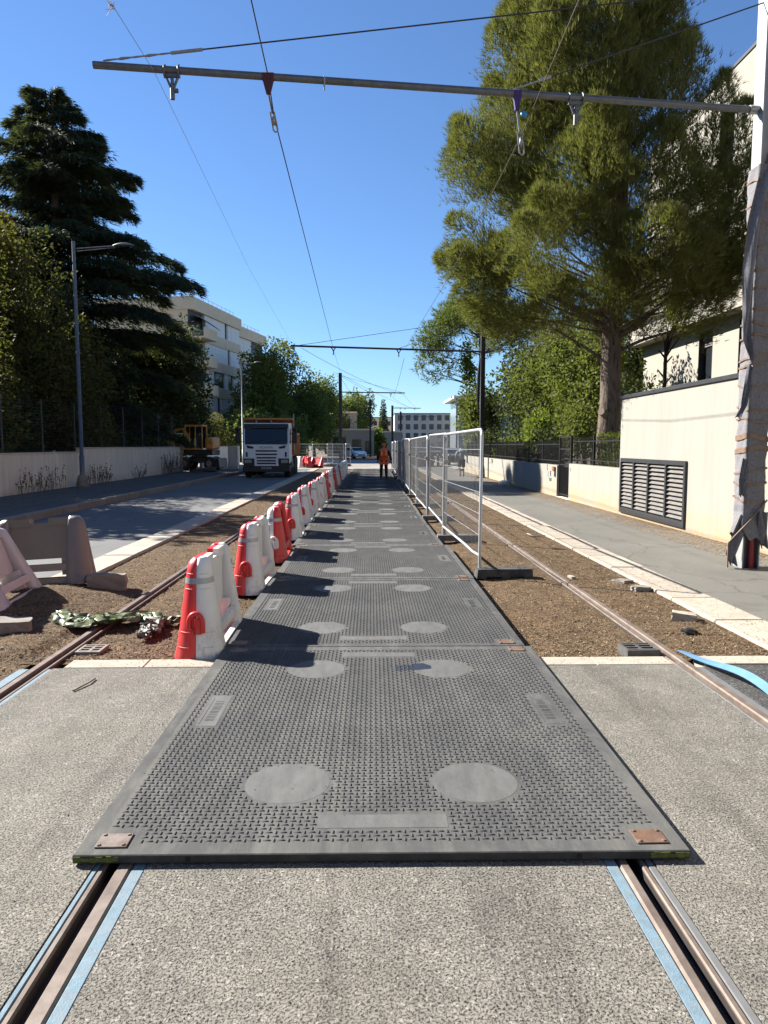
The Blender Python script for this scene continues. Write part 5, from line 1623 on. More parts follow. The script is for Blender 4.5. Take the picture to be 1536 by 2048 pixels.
# bare lower limbs and the pruned stub
b = MB()
for i, (p0, p1, r0) in enumerate((((6.75, 20.2, 4.6), (8.9, 18.6, 6.1), 0.1), ((6.75, 20.2, 4.9), (4.2, 19.6, 6.0), 0.09), ((6.8, 20.1, 4.2), (8.6, 19.0, 4.9), 0.06), ((6.75, 20.2, 3.9), (4.9, 20.6, 5.2), 0.05), ((6.9, 20.0, 5.5), (7.8, 17.6, 6.6), 0.09))):
    pts = limb(b, p0, p1, r0, 0.02, 0.1, 6, 8, i + 3)
    for j in range(12):
        q = pts[3 + j % 6]
        limb(b, q, q + Vector((rr.uniform(-0.8, 0.8), rr.uniform(-0.6, 0.4), rr.uniform(-0.5, 0.5))), 0.014, 0.004, 0.2, 4, 4, j + 20 * i)
b.build("lower_limbs", MAT_BARKPINE, pine, True)
b = MB(); b.tube([(6.6, 20.0, 2.55), (6.42, 19.82, 2.62)], [0.12, 0.1], 10); b.build("pruned_stub", MAT_STICK, pine, True)

# --- stone pine farther back, over the fence ------------------------------------
lobes = []
rr = random.Random(21)
for i in range(26):
    a = rr.uniform(0, 6.28); q = math.sqrt(rr.random())
    lobes.append((8.0 + 4.3 * q * math.cos(a), 50 + 3.6 * q * math.sin(a), 9.0 + 2.1 * (1 - q * q) + rr.uniform(-0.8, 0.4), 1.1, 1.1, 0.85))
for (x, z, s) in ((3.7, 8.6, 0.7), (3.9, 7.6, 0.6), (3.5, 6.9, 0.45), (4.3, 6.3, 0.5), (4.9, 8.0, 1.0), (4.6, 9.3, 1.0), (5.6, 10.6, 1.1), (5.2, 6.9, 0.8)):
    lobes.append((x, 49.6, z, s, s, s * 0.8))
tree("stone_pine", "dark green stone pine behind the second mast, branch reaching left", (8.4, 50.5, 0), lobes, 0.26, (7.6, 50.2, 10.2), None, 0.34, 70, MAT_PINE2, MAT_BARKPINE, kind='tuft', k=5, wid=0.06, lump=0.3)

# --- garden trees and shrubs behind the right wall -------------------------------
def bush(name, label, base, rx, ry, h, size, dens, m_, seed, cat="shrub", group=None, stem=0.07, nl=9, asp=0.6, lump=0.28, z0=0.3):
    rr = random.Random(seed)
    lb = []
    for i in range(nl):
        a = rr.uniform(0, 6.28); q = math.sqrt(rr.random()) * 0.7
        z = base[2] + z0 * h + (h * (1 - z0)) * rr.uniform(0.1, 0.85)
        s = rr.uniform(0.4, 0.62) * (1.15 - 0.45 * (z - base[2]) / h)
        lb.append((base[0] + rx * q * math.cos(a), base[1] + ry * q * math.sin(a), z, rx * s, ry * s, h * 0.2 * rr.uniform(0.8, 1.2)))
    return tree(name, label, base, lb, stem, (base[0], base[1], base[2] + h * 0.75), None, size, dens, m_, group=group, cat=cat, asp=asp, lump=lump)
g = "garden trees and shrubs behind the right wall"
bush("leafy_tree", "tall green garden tree left of the pine trunk", (8.6, 28.5, 0), 2.0, 2.2, 6.6, 0.15, 230, MAT_GREEN, 1, "tree", g, 0.14, 14)
bush("leafy_tree", "broad green garden tree behind the pine's lower boughs", (9.0, 34, 0), 2.4, 2.6, 7.4, 0.16, 190, MAT_GREEN, 2, "tree", g, 0.14, 14)
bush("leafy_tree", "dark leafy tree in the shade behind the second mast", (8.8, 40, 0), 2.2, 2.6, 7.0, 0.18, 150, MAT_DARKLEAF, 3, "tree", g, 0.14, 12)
bush("leafy_tree", "pale green tree left of the second mast under the stone pine", (7.6, 46, 0), 2.0, 2.2, 5.6, 0.2, 130, MAT_GREEN, 4, "tree", g, 0.14, 13)
bush("leafy_tree", "yellow green climber on the stone pine beside the mast top", (6.6, 48.6, 3.8), 0.7, 0.7, 4.6, 0.2, 150, MAT_BRIGHT, 5, "tree", g, 0.05, 8)
bush("laurel_shrub", "bright green shrub above the black railing", (7.4, 31, 0), 1.0, 1.6, 3.0, 0.13, 260, MAT_BRIGHT, 6, "shrub", g)
bush("laurel_shrub", "glossy shrub with bright leaves above the gate", (7.5, 25.6, 0), 1.0, 1.5, 3.2, 0.12, 260, MAT_GREEN, 7, "shrub", g)
bush("laurel_shrub", "dark shrub hiding behind the railing near the number sign", (7.3, 28, 0), 0.9, 1.6, 2.4, 0.12, 220, MAT_DARKLEAF, 8, "shrub", g)
bush("laurel_shrub", "mid green shrub behind the railing by the second mast", (7.4, 35.5, 0), 1.0, 1.9, 2.9, 0.14, 200, MAT_GREEN, 9, "shrub", g)
bush("laurel_shrub", "yellow green shrub at the far end of the white wall", (6.9, 47.4, 0), 0.6, 0.8, 2.1, 0.14, 220, MAT_BRIGHT, 10, "shrub", g)
bush("laurel_shrub", "dark shrub closing the garden behind the walker", (7.3, 41.5, 0), 0.9, 2.2, 2.6, 0.15, 180, MAT_DARKLEAF, 12, "shrub", g)
bush("leafy_tree", "shaded tree between the pine trunk and the white building", (8.6, 23.6, 0), 1.2, 1.3, 4.2, 0.12, 200, MAT_DARKLEAF, 14, "tree", g, 0.08, 9)
bush("leafy_tree", "large shaded tree far behind the garden shrubs", (12, 38, 0), 3.2, 3.5, 8.6, 0.24, 90, MAT_DARKLEAF, 15, "tree", g, 0.18, 13)
bush("leafy_tree", "second shaded tree far behind the garden shrubs", (14.5, 37, 0), 2.8, 3.0, 7.6, 0.22, 90, MAT_DARKLEAF, 16, "tree", g, 0.18, 12)
# clipped hedge on the railing
P = np.stack([RNG.uniform(6.42, 6.75, 5200), RNG.uniform(17.55, 20.4, 5200), RNG.uniform(0.9, 1.98, 5200)], -1)
P[:, 2] += 0.06 * np.sin(P[:, 1] * 7)
N = np.tile(np.array([[-0.8, -0.2, 0.5]]), (len(P), 1))
t = thing("clipped_hedge", "small clipped hedge behind the railing beside the tall white wall", "hedge", (6.6, 19, 0))
tag(link("foliage", quad_mesh("foliage", leaf_arrays(P, N, 0.07, 0.6) - np.array((6.6, 19, 0)), MAT_GREEN), t), kind='stuff')
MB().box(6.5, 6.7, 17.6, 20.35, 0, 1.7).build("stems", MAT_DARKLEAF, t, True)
# pruned sapling in front of the building
b = MB(); b.tube([(8.9, 21.6, 0), (8.88, 21.58, 2.5), (8.9, 21.6, 4.6)], [0.085, 0.075, 0.05], 8)
for k in range(9):
    z = 2.9 + 0.2 * k; a = k * 2.1
    b.tube([(8.88, 21.6, z), (8.88 + 0.22 * math.cos(a), 21.6 + 0.22 * math.sin(a), z + 0.25)], [0.03, 0.02], 6)
for k in range(7):
    limb(b, (8.9, 21.6, 4.3), (8.9 + rr.uniform(-0.7, 0.6), 21.4 + rr.uniform(-0.5, 0.3), 5.6 + rr.uniform(-0.4, 0.6)), 0.03, 0.006, 0.15, 5, 6, k)
tag(b.build("pruned_sapling", M("dark_bark", (0.035, 0.028, 0.024), 0.95, 0.3, 12, 0.6, 30, 0.02)), "bare dark sapling with pruned stubs before the white building", "tree")

# --- cedar on the left: layered boughs with hanging sprays ------------------------
def cedar(label, base, H_, Rmax, seed, prof, dens=1.0):
    rr = random.Random(seed)
    t = thing("cedar_tree", label, "tree", base)
    b = MB()
    b.tube([(base[0], base[1], -0.2), (base[0], base[1], H_ * 0.5), (base[0] + 0.1, base[1], H_ - 1.2)], [0.5, 0.3, 0.05], 10)
    PP, DD = [], []
    z = 2.2
    while z < H_ - 0.2:
        tz = z / H_
        Rr = prof(tz) * Rmax
        nb = 7 if tz < 0.85 else 5
        a0 = rr.uniform(0, 6.28)
        for i in range(nb):
            a = a0 + 2 * PI * i / nb + rr.uniform(-0.3, 0.3)
            ln = Rr * rr.choice((0.66, 0.82, 0.95, 1.04, 1.1))
            rise = rr.uniform(-0.02, 0.36)
            dx, dy = math.cos(a), math.sin(a)
            pts, rs = [], []
            for k in range(9):
                q = k / 8
                pts.append(Vector((base[0] + dx * ln * q, base[1] + dy * ln * q, z + ln * (rise * q * (1.5 - q)) - 0.12 * ln * q ** 3)))
                rs.append(max(0.012, 0.11 * (1 - tz * 0.7) * (1 - q)))
            b.tube(pts, rs, 5)
            n = int(560 * dens * max(0.35, ln / 5) * (1 if tz < 0.9 else 0.7))
            q = RNG.random(n) ** 0.75 * 0.92 + 0.1
            side = RNG.normal(0, 0.32, n) * (0.35 + 0.8 * np.sin(PI * np.clip(q, 0, 1) ** 0.8)) * ln * 0.42
            px = base[0] + dx * ln * q - dy * side
            py = base[1] + dy * ln * q + dx * side
            pz = z + ln * (rise * q * (1.5 - q)) - 0.12 * ln * q ** 3 - np.abs(side) * 0.22 + RNG.normal(0, 0.1, n) - 0.1 * RNG.random(n)
            PP.append(np.stack([px, py, pz], -1))
            sg = np.sign(side)[:, None]
            d = np.array([dx, dy, 0])[None] * 0.75 + np.array([-dy, dx, 0])[None] * sg * 0.45 + np.array([0, 0, -0.42])[None] + unit(n) * 0.38
            DD.append(d)
        z += rr.uniform(0.75, 1.2) * (1.0 if tz < 0.8 else 0.8)
    P, D = np.concatenate(PP), np.concatenate(DD)
    D /= np.linalg.norm(D, axis=1)[:, None]
    n = len(P)
    out = []
    for k in range(3):
        d = D + unit(n) * 0.28
        d /= np.linalg.norm(d, axis=1)[:, None]
        s = np.cross(d, unit(n)); s /= np.linalg.norm(s, axis=1)[:, None]
        l = RNG.uniform(0.2, 0.5, n)[:, None]
        out.append(np.stack([P - s * 0.026, P + s * 0.026, P + d * l], 1))
    V = np.stack(out, 1).reshape(-1, 3) - np.asarray(base)[None]
    b.build("trunk", MAT_BARK, t, True)
    link("crown", tri_mesh("crown", V, MAT_CEDAR), t)
    return t
cedar("tall dark cedar with drooping tiers, rising highest on the left", (-17.0, 40.5, 0), 21.3, 7.0, 5, lambda q: float(np.interp(q, [0, 0.25, 0.46, 0.56, 0.62, 0.7, 0.76, 0.80, 0.85, 0.9, 0.96, 1.0], [0.9, 0.95, 1.0, 0.86, 0.6, 0.52, 0.64, 0.62, 0.4, 0.28, 0.16, 0.05])), 2.0)
cedar("second dark cedar cut off by the picture's left edge", (-23.5, 40, 0), 17.6, 6.5, 9, lambda q: float(np.interp(q, [0, 0.3, 0.8, 1.0], [1.0, 1.0, 0.6, 0.1])), 0.9)

# --- mixed trees behind the left wall ---------------------------------------------
g = "trees behind the left garden wall"
bush("leafy_tree", "olive brown leafy tree with golden top at the left edge", (-15.4, 29.5, 0), 3.0, 3.0, 9.4, 0.15, 210, MAT_OLIVE, 31, "tree", g, 0.2, 20, 0.6, 0.3, 0.2)
bush("leafy_tree", "golden yellow crown at the left edge below the cedar", (-15.0, 30.0, 7.2), 1.4, 1.4, 4.2, 0.15, 220, MAT_GOLD, 32, "tree", g, 0.06, 8, 0.6, 0.3, 0.2)
bush("leafy_tree", "olive tree directly behind the tall street lamp", (-13.4, 32, 0), 2.2, 2.6, 8.8, 0.15, 210, MAT_OLIVE, 33, "tree", g, 0.18, 16, 0.6, 0.3, 0.2)
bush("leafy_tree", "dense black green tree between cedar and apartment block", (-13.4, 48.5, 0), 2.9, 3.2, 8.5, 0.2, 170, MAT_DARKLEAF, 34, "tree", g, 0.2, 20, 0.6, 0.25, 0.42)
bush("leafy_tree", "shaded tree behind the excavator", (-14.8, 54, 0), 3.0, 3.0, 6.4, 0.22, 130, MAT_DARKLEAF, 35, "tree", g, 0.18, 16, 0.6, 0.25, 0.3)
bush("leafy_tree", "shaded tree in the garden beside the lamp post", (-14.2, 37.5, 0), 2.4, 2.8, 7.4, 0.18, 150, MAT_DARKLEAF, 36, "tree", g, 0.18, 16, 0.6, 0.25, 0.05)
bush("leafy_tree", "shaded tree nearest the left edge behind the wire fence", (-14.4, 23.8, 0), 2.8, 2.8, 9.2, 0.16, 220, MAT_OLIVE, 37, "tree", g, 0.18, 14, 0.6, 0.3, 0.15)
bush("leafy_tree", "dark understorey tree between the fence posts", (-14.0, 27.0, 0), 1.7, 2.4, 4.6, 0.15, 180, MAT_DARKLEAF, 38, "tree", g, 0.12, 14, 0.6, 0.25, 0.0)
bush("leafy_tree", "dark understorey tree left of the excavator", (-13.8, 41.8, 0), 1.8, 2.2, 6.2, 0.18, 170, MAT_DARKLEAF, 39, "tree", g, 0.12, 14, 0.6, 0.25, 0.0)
bush("laurel_shrub", "green shrub showing above the taller garden wall", (-12.9, 33.5, 0), 0.9, 2.6, 3.0, 0.12, 190, MAT_OLIVE, 41, "shrub", g)
bush("laurel_shrub", "grey green shrub above the garden wall near its end", (-12.9, 39.6, 0), 0.9, 2.2, 2.8, 0.13, 180, MAT_OLIVE, 42, "shrub", g)
bush("laurel_shrub", "low dark shrub above the garden wall left of the lamp", (-12.8, 25.2, 0), 0.8, 2.2, 2.4, 0.12, 190, MAT_DARKLEAF, 43, "shrub", g)
bush("laurel_shrub", "green hedge bush above the wall behind the truck cab", (-12.9, 60, 0), 1.2, 4.2, 4.0, 0.2, 120, MAT_OLIVE, 44, "shrub", g)
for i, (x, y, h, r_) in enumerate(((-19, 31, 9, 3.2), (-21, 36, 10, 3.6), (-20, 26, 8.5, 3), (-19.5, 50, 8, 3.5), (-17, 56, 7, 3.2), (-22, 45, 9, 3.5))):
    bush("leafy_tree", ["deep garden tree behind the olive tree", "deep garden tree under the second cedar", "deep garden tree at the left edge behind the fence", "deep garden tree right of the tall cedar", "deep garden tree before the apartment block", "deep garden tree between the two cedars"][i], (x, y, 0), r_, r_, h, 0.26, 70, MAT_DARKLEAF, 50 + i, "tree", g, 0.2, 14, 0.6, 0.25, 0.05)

# --- row of trees beyond the truck, left side --------------------------------------
g = "street trees beyond the truck"
FT = [(-12.6, 86, 13.2, 4.4, "light green street tree beside the apartment wing"), (-9.6, 95, 12.0, 4.2, "broad street tree right of the apartment wing"), (-8.0, 106, 11.0, 4.2, "street tree behind the third lamp"), (-6.6, 118, 10.0, 3.6, "street tree left of the dark mast"), (-8.6, 78, 4.6, 2.0, "low pale shrub tree behind the truck's load"), (-12.0, 73, 5.2, 2.6, "rounded bush tree just behind the dump truck")]
for i, (x, y, h, r_, lab) in enumerate(FT):
    bush("street_tree", lab, (x, y, 0), r_, r_, h, 0.3, 80, MAT_FARLEAF if i not in (0,) else MAT_GREEN, 70 + i, "tree", g, 0.22, 18, 0.6, 0.3, 0.15)
FT2 = [(-5.0, 140, 11.5, 4.2, "dark tree behind the small white house"), (-1.8, 150, 12.0, 3.2, "dark tall tree left of the cypress"), (-9, 150, 11, 4.5, "dark tree seen past the left mast"), (1.2, 128, 4.5, 1.6, "small yellow green tree by the white house")]
for i, (x, y, h, r_, lab) in enumerate(FT2):
    bush("street_tree", lab, (x, y, 0), r_, r_, h, 0.45, 45, MAT_FARLEAF if i < 3 else MAT_BRIGHT, 90 + i, "tree", "far trees at the end of the street", 0.25, 15, 0.6, 0.3, 0.15)
lb = [(3.4, 170, 1.5 + 0.85 * i, 1.35 * (1 - (i / 13) ** 1.6) + 0.1, 1.35 * (1 - (i / 13) ** 1.6) + 0.1, 1.0) for i in range(13)]
tree("cypress_tree", "slim dark cypress pointing up at the end of the street", (3.4, 170, 0), lb, 0.2, (3.4, 170, 12), None, 0.4, 60, MAT_DARKLEAF, lump=0.1)

# --- dry weeds along the left wall --------------------------------------------------
def weeds(label, x, y, n, sx, sy, h, seed):
    rr = random.Random(seed)
    b = MB()
    for i in range(n):
        px, py = x + rr.uniform(-sx, sx), y + rr.uniform(-sy, sy)
        hh = h * rr.uniform(0.4, 1.1)
        tip = (px + rr.uniform(-0.2, 0.2), py + rr.uniform(-0.2, 0.2), 0.08 + hh)
        b.tube([(px, py, 0.06), ((px + tip[0]) / 2, py, 0.08 + hh * 0.55), tip], [0.006, 0.005, 0.003], 4)
        for k in range(7):
            q = rr.uniform(0.3, 1.0)
            c = (px + (tip[0] - px) * q, py + (tip[1] - py) * q, 0.08 + hh * q)
            s = rr.uniform(0.02, 0.05)
            b.add([c, (c[0] + s, c[1] + rr.uniform(-s, s), c[2] + s), (c[0] + rr.uniform(-s, s), c[1] + s, c[2] + s * 1.6)], [(0, 1, 2)])
    o = b.build("dry_weeds", MAT_DRY)
    return tag(o, label, "weeds", kind='stuff')
weeds("dry brown weeds left of the lamp post foot", -11.25, 24.8, 46, 0.2, 1.6, 0.85, 1)
weeds("dry brown weeds right of the lamp post foot", -11.25, 30.2, 40, 0.2, 1.0, 0.8, 2)
weeds("tall dry weeds before the end of the garden wall", -11.2, 41.3, 80, 0.25, 2.0, 1.2, 3)
weeds("thin dry weeds in the middle of the garden wall", -11.3, 35.6, 18, 0.15, 0.8, 0.6, 4)

# leaf litter along the foot of the right wall
def litter(name, label, xr, yr, n, zc, m_):
    x = xr[1] - (xr[1] - xr[0]) * RNG.random(n) ** 1.8; y = RNG.uniform(*yr, n)
    P = np.stack([x, y, np.full(n, zc) + RNG.uniform(0.001, 0.01, n)], -1)
    d = unit(n) * np.array((1, 1, 0.15)); s = np.cross(d, np.tile(np.array([[0, 0, 1.0]]), (n, 1))) + unit(n) * 0.1
    l = RNG.uniform(0.015, 0.05, n)[:, None]
    V = np.stack([P, P + d * l * 0.5 + s * l * 0.3, P + d * l, P + d * l * 0.5 - s * l * 0.3], 1).reshape(-1, 3)
    return tag(link(name, quad_mesh(name, V, m_)), label, "litter", kind='stuff')
MAT_LITTER = leafmat("fallen_leaves", (0.12, 0.07, 0.035), (0.3, 0.19, 0.1), 0.05, hue=(0.42, 0.33, 0.2))
litter("leaf_litter", "brown leaves and needles gathered along the right wall foot", (5.35, 6.13), (9.0, 40), 30000, 0.006, MAT_LITTER)
def dirt_edge(X, Y):
    e = 0.22 + 0.12 * np.sin(Y * 0.9) + 0.07 * np.sin(Y * 2.7 + 1) + 0.04 * np.sin(Y * 7.1)
    return np.where(6.14 - X < e, 0.007, -0.02)
grid("dirt_strip", np.linspace(5.62, 6.148, 22), np.arange(9.0, 45, 0.12), dirt_edge, MAT_DIRT)

# ------------------------------------------------------------------ dump truck
MAT_CABWHITE = M("truck_white", (0.80, 0.80, 0.80), 0.35, 0.05, 3, 0, col2=(0.5, 0.48, 0.45), c2pos=(0.55, 0.85))
MAT_TIPPER = M("tipper_orange", (0.55, 0.2, 0.04), 0.6, 0.2, 4, 0.1, 40, 0.004, 0, (0.3, 0.14, 0.06))
MAT_TYRE = M("tyre_rubber", (0.03, 0.029, 0.028), 0.9, 0.3, 8, 0.3, 40, 0.01, 0, (0.12, 0.1, 0.08))
MAT_HUB = M("wheel_hub", (0.3, 0.29, 0.28), 0.6, 0.2, 10)
MAT_LENS = M("headlight_lens", (0.5, 0.5, 0.48), 0.15, 0.1)
MAT_WINDSHIELD = M("windscreen", (0.012, 0.016, 0.024), 0.06, 0.2, 1)
MAT_PLATE = M("number_plate", (0.7, 0.7, 0.68), 0.5, 0.05)
t = thing("dump_truck", "white cabbed dump truck with an orange tipper facing the camera", "truck", (-5.45, 38.2, -0.025), R(2))
def T(b, name, m_, par=None): return b.build(name, m_, par or t)
# cab, local: x across, y back, front at y = 0
cab = MB()
prof = [(0.02, 0.75), (0.0, 1.0), (0.0, 1.75), (0.08, 1.8), (0.24, 2.78), (0.42, 2.9), (1.9, 2.94), (1.95, 1.0), (1.95, 0.75)]
cab.prism(prof, 'x', -1.22, 1.22)
body = soften(T(cab, "cab", MAT_CABWHITE), 0.11, 3)
ws = MB(); ws.prism([(0.055, 1.83), (0.215, 2.62), (0.20, 2.62), (0.04, 1.83)], 'x', -1.12, 1.12); T(ws, "windscreen", MAT_WINDSHIELD)
vz = MB(); vz.prism([(0.06, 2.63), (0.1, 2.84), (0.3, 2.86), (0.24, 2.63)], 'x', -1.16, 1.16); T(vz, "sun_visor", MAT_BLACK)
for (x0, x1) in ((-0.9, -0.1), (0.0, 0.8)): T(MB().tube([(x0, 0.02, 1.84), (x1, 0.055, 1.98)], 0.014, 6), "wiper", MAT_BLACK)
T(MB().tube([(-1.1, 0.02, 1.79), (1.1, 0.02, 1.79)], 0.03, 6), "cowl", MAT_BLACK)
for s in (-1, 1):
    sw = MB(); sw.prism([(0.32, 1.8), (0.42, 2.6), (1.3, 2.62), (1.3, 1.8)], 'x', s * 1.221, s * 1.226); T(sw, "side_window", MAT_WINDSHIELD)
    hl = MB().box(s * 0.78 if s > 0 else -1.14, 1.14 if s > 0 else -0.78, -0.05, 0.02, 0.78, 0.95, 0.01); T(hl, "headlight", MAT_LENS)
    T(MB().prism([(s * 0.65, 1.63), (s * 1.05, 1.72), (s * 0.98, 1.56), (s * 0.7, 1.53)], 'y', -0.01, 0.02), "side_vent", MAT_BLACK)
    T(MB().box(min(s * 0.98, s * 1.08), max(s * 0.98, s * 1.08), -0.012, 0.02, 1.1, 1.36, 0.004), "corner_vent", MAT_BLACK)
    mr = MB(); mr.box(min(s * 1.38, s * 1.62), max(s * 1.38, s * 1.62), 0.05, 0.17, 1.82, 2.42, 0.03); mr.lathe([(0.02, -0.06), (0.12, -0.05), (0.13, 0.0), (0.1, 0.05), (0.02, 0.06)], (s * 1.5, 0.1, 2.55), 10, 'y')
    mr.tube([(s * 1.22, 0.2, 2.35), (s * 1.45, 0.11, 2.35)], 0.02, 6); mr.tube([(s * 1.22, 0.2, 1.9), (s * 1.45, 0.11, 1.9)], 0.02, 6)
    T(mr, "mirror", MAT_BLACK)
for k, (z, w_) in enumerate(((1.42, 0.56), (1.24, 0.56), (1.06, 0.52), (0.90, 0.5), (0.76, 0.5))):
    y_ = -0.012 if k < 3 else -0.042
    T(MB().box(-w_, w_, y_, y_ + 0.022, z - 0.045, z + 0.035), "grille_slot", MAT_BLACK)
T(MB().box(-0.62, 0.62, -0.03, 0.0, 0.62, 0.98, 0.01), "lower_grille", MAT_CABWHITE)
T(MB().box(-1.24, 1.24, -0.06, 0.35, 0.3, 0.62, 0.03), "bumper", MAT_BLACK)
T(MB().box(-1.2, -0.63, -0.028, 0.0, 0.63, 1.02), "headlight_surround", MAT_BLACK); T(MB().box(0.63, 1.2, -0.028, 0.0, 0.63, 1.02), "headlight_surround", MAT_BLACK)
pl = T(MB().box(-0.26, 0.26, -0.075, -0.061, 0.46, 0.57, 0.003), "number_plate", MAT_PLATE)
gl = MB()
for k, x in enumerate((-0.19, -0.13, -0.06, 0.0, 0.06, 0.13, 0.19)): gl.box(x - 0.02, x + 0.02, -0.078, -0.0745, 0.48, 0.55)
T(gl, "plate_characters", MAT_BLACK, pl)
o = text_obj("grille_lettering", "SCANIA", 0.17, (0, 0, 0), (R(90), 0, 0), MAT_POST, None, 0.006, 1.15); o.parent = t; o.location = (0, -0.006, 1.6)
for x in (-0.55, 0.25): T(MB().lathe([(0.06, 0), (0.05, 0.07), (0.02, 0.1)], (x, 0.35, 2.93), 8), "roof_lamp", MAT_LENS)
# tipper body
tip = MB()
tip.prism([(-1.28, 1.15), (1.28, 1.15), (1.28, 2.35), (-1.28, 2.35)], 'y', 2.5, 7.2)
tip.prism([(2.1, 2.35), (2.1, 3.2), (2.22, 3.22), (2.6, 2.6), (2.6, 2.35)], 'x', -1.3, 1.3)
tp = T(tip, "tipper_body", MAT_TIPPER)
T(MB().box(-1.32, 1.32, 1.2, 2.2, 3.1, 3.2, 0.01), "tipper_canopy", MAT_TIPPER)
for k in range(6):
    T(MB().box(1.281, 1.36, 2.7 + 0.85 * k, 2.8 + 0.85 * k, 1.16, 2.3), "tipper_rib", MAT_TIPPER, tp)
T(MB().box(-1.34, 1.34, 2.45, 7.25, 2.36, 2.44), "tipper_rim", MAT_TIPPER, tp)
T(MB().box(-0.45, 0.45, 0.5, 7.3, 0.7, 1.0), "chassis", MAT_BLACK)
for (y, dbl) in ((1.0, 0), (2.7, 0), (5.0, 1), (6.3, 1)):
    for s in (-1, 1):
        x0 = s * (1.22 - 0.02) ; wd = 0.34 if not dbl else 0.5
        wh = MB().lathe([(0.30, -wd / 2), (0.46, -wd / 2), (0.52, -wd / 2 + 0.06), (0.52, wd / 2 - 0.06), (0.46, wd / 2), (0.30, wd / 2)], (s * (1.22 - wd / 2), y, 0.52), 20, 'x')
        wo = T(wh, "wheel", MAT_TYRE)
        T(MB().lathe([(0.29, -0.1), (0.27, 0.11), (0.12, 0.11), (0.12, 0.16), (0.02, 0.17)] if s > 0 else [(0.02, -0.17), (0.12, -0.16), (0.12, -0.11), (0.27, -0.11), (0.29, 0.1)], (s * (1.22 - wd / 2 + 0.06), y, 0.52), 14, 'x'), "rim", MAT_HUB, wo)
for s in (-1, 1):
    T(MB().box(min(s * 0.85, s * 1.24), max(s * 0.85, s * 1.24), 1.65, 2.3, 0.55, 1.05, 0.02), "mudguard", MAT_BLACK)
T(MB().tube([(1.3, 2.25, 1.3), (1.3, 2.25, 3.45)], 0.045, 8), "exhaust_stack", MAT_GALV)

# ------------------------------------------------------------------ wheeled excavator in the gateway
MAT_EXOR = M("excavator_orange", (0.7, 0.3, 0.05), 0.55, 0.15, 5, 0, col2=(0.3, 0.15, 0.06))
MAT_EXGLASS = M("excavator_glass", (0.02, 0.03, 0.028), 0.08, 0.2)
t = thing("wheeled_excavator", "small orange wheeled excavator parked in the shaded gateway", "excavator", (-10.85, 46.5, 0.09), R(-8))
t.scale = (0.86, 0.86, 0.98)
for (x, y) in ((-0.95, -0.7), (0.95, -0.7), (-0.95, 0.7), (0.95, 0.7)):
    wo = T(MB().lathe([(0.22, -0.16), (0.4, -0.16), (0.45, -0.1), (0.45, 0.1), (0.4, 0.16), (0.22, 0.16)], (x, y, 0.45), 18, 'y'), "wheel", MAT_TYRE)
    T(MB().lathe([(0.21, -0.165), (0.2, 0.165)], (x, y, 0.45), 12, 'y'), "rim", MAT_HUB, wo)
T(MB().box(-1.2, 1.2, -0.5, 0.5, 0.5, 0.85, 0.04), "undercarriage", MAT_BLACK)
T(MB().prism([(1.55, 0.15), (1.75, 0.2), (1.7, 0.75), (1.6, 0.8), (1.2, 0.6), (1.2, 0.5)], 'y', -0.9, 0.9), "dozer_blade", MAT_BLACK)
T(MB().lathe([(0.5, 0.85), (0.5, 1.0)], (0, 0, 0), 16), "slew_ring", MAT_BLACK)
T(MB().box(-1.05, 1.2, -0.85, 0.85, 1.0, 1.35, 0.05), "deck", MAT_BLACK)
soften(T(MB().box(0.62, 1.25, -0.8, 0.85, 1.36, 2.15), "counterweight", MAT_EXOR), 0.16, 4)
cabf = MB()
P = {(-1, -1): (-1.0, -0.82), (-1, 1): (-1.0, 0.1), (1, -1): (0.45, -0.82), (1, 1): (0.45, 0.1)}
for (sx, sy), (x, y) in P.items():
    cabf.tube([(x, y, 1.35), (x + (0.18 if sx < 0 else 0), y, 2.85)], 0.05, 6)
cabf.tube([(-0.1, -0.82, 1.35), (-0.05, -0.82, 2.85)], 0.05, 6)
cabf.tube([(-1.0, -0.82, 1.4), (0.45, -0.82, 1.4)], 0.05, 6)
cf = T(cabf, "cab_frame", MAT_EXOR)
T(MB().box(-0.88, 0.52, -0.88, 0.16, 2.85, 2.95, 0.04), "cab_roof", MAT_EXOR)
T(MB().box(-0.03, 0.42, -0.815, -0.8, 1.45, 2.8), "side_pane", MAT_EXGLASS, cf)
T(MB().box(-0.8, 0.4, 0.06, 0.08, 1.45, 2.8), "far_pane", MAT_EXGLASS, cf)
st = MB(); st.box(-0.35, 0.15, -0.6, -0.15, 1.36, 1.75, 0.05); st.box(0.05, 0.2, -0.6, -0.15, 1.7, 2.4, 0.05); T(st, "seat", MAT_BLACK)
T(MB().box(-0.16, 0.0, -0.86, -0.83, 1.6, 2.1, 0.01), "door_panel", MAT_COPING)
bm = MB(); bm.tube([(-0.6, 0.45, 1.2), (-1.5, 0.45, 2.7), (-2.2, 0.45, 2.6)], [0.14, 0.13, 0.1], 8); bm.tube([(-2.2, 0.45, 2.6), (-2.3, 0.45, 1.3)], 0.1, 8)
T(bm, "boom_arm", MAT_EXOR)
T(MB().prism([(-2.6, 0.5), (-2.1, 0.45), (-2.05, 1.2), (-2.4, 1.3), (-2.7, 0.9)], 'y', 0.15, 0.75), "bucket", MAT_BLACK)
rock("rubble_heap", "dark heap of earth on the gravel before the excavator", (-9.9, 43.2, 0.16), (1.3, 1.0, 0.34), MAT_DIRT, 31, "heap", 0.2, False)

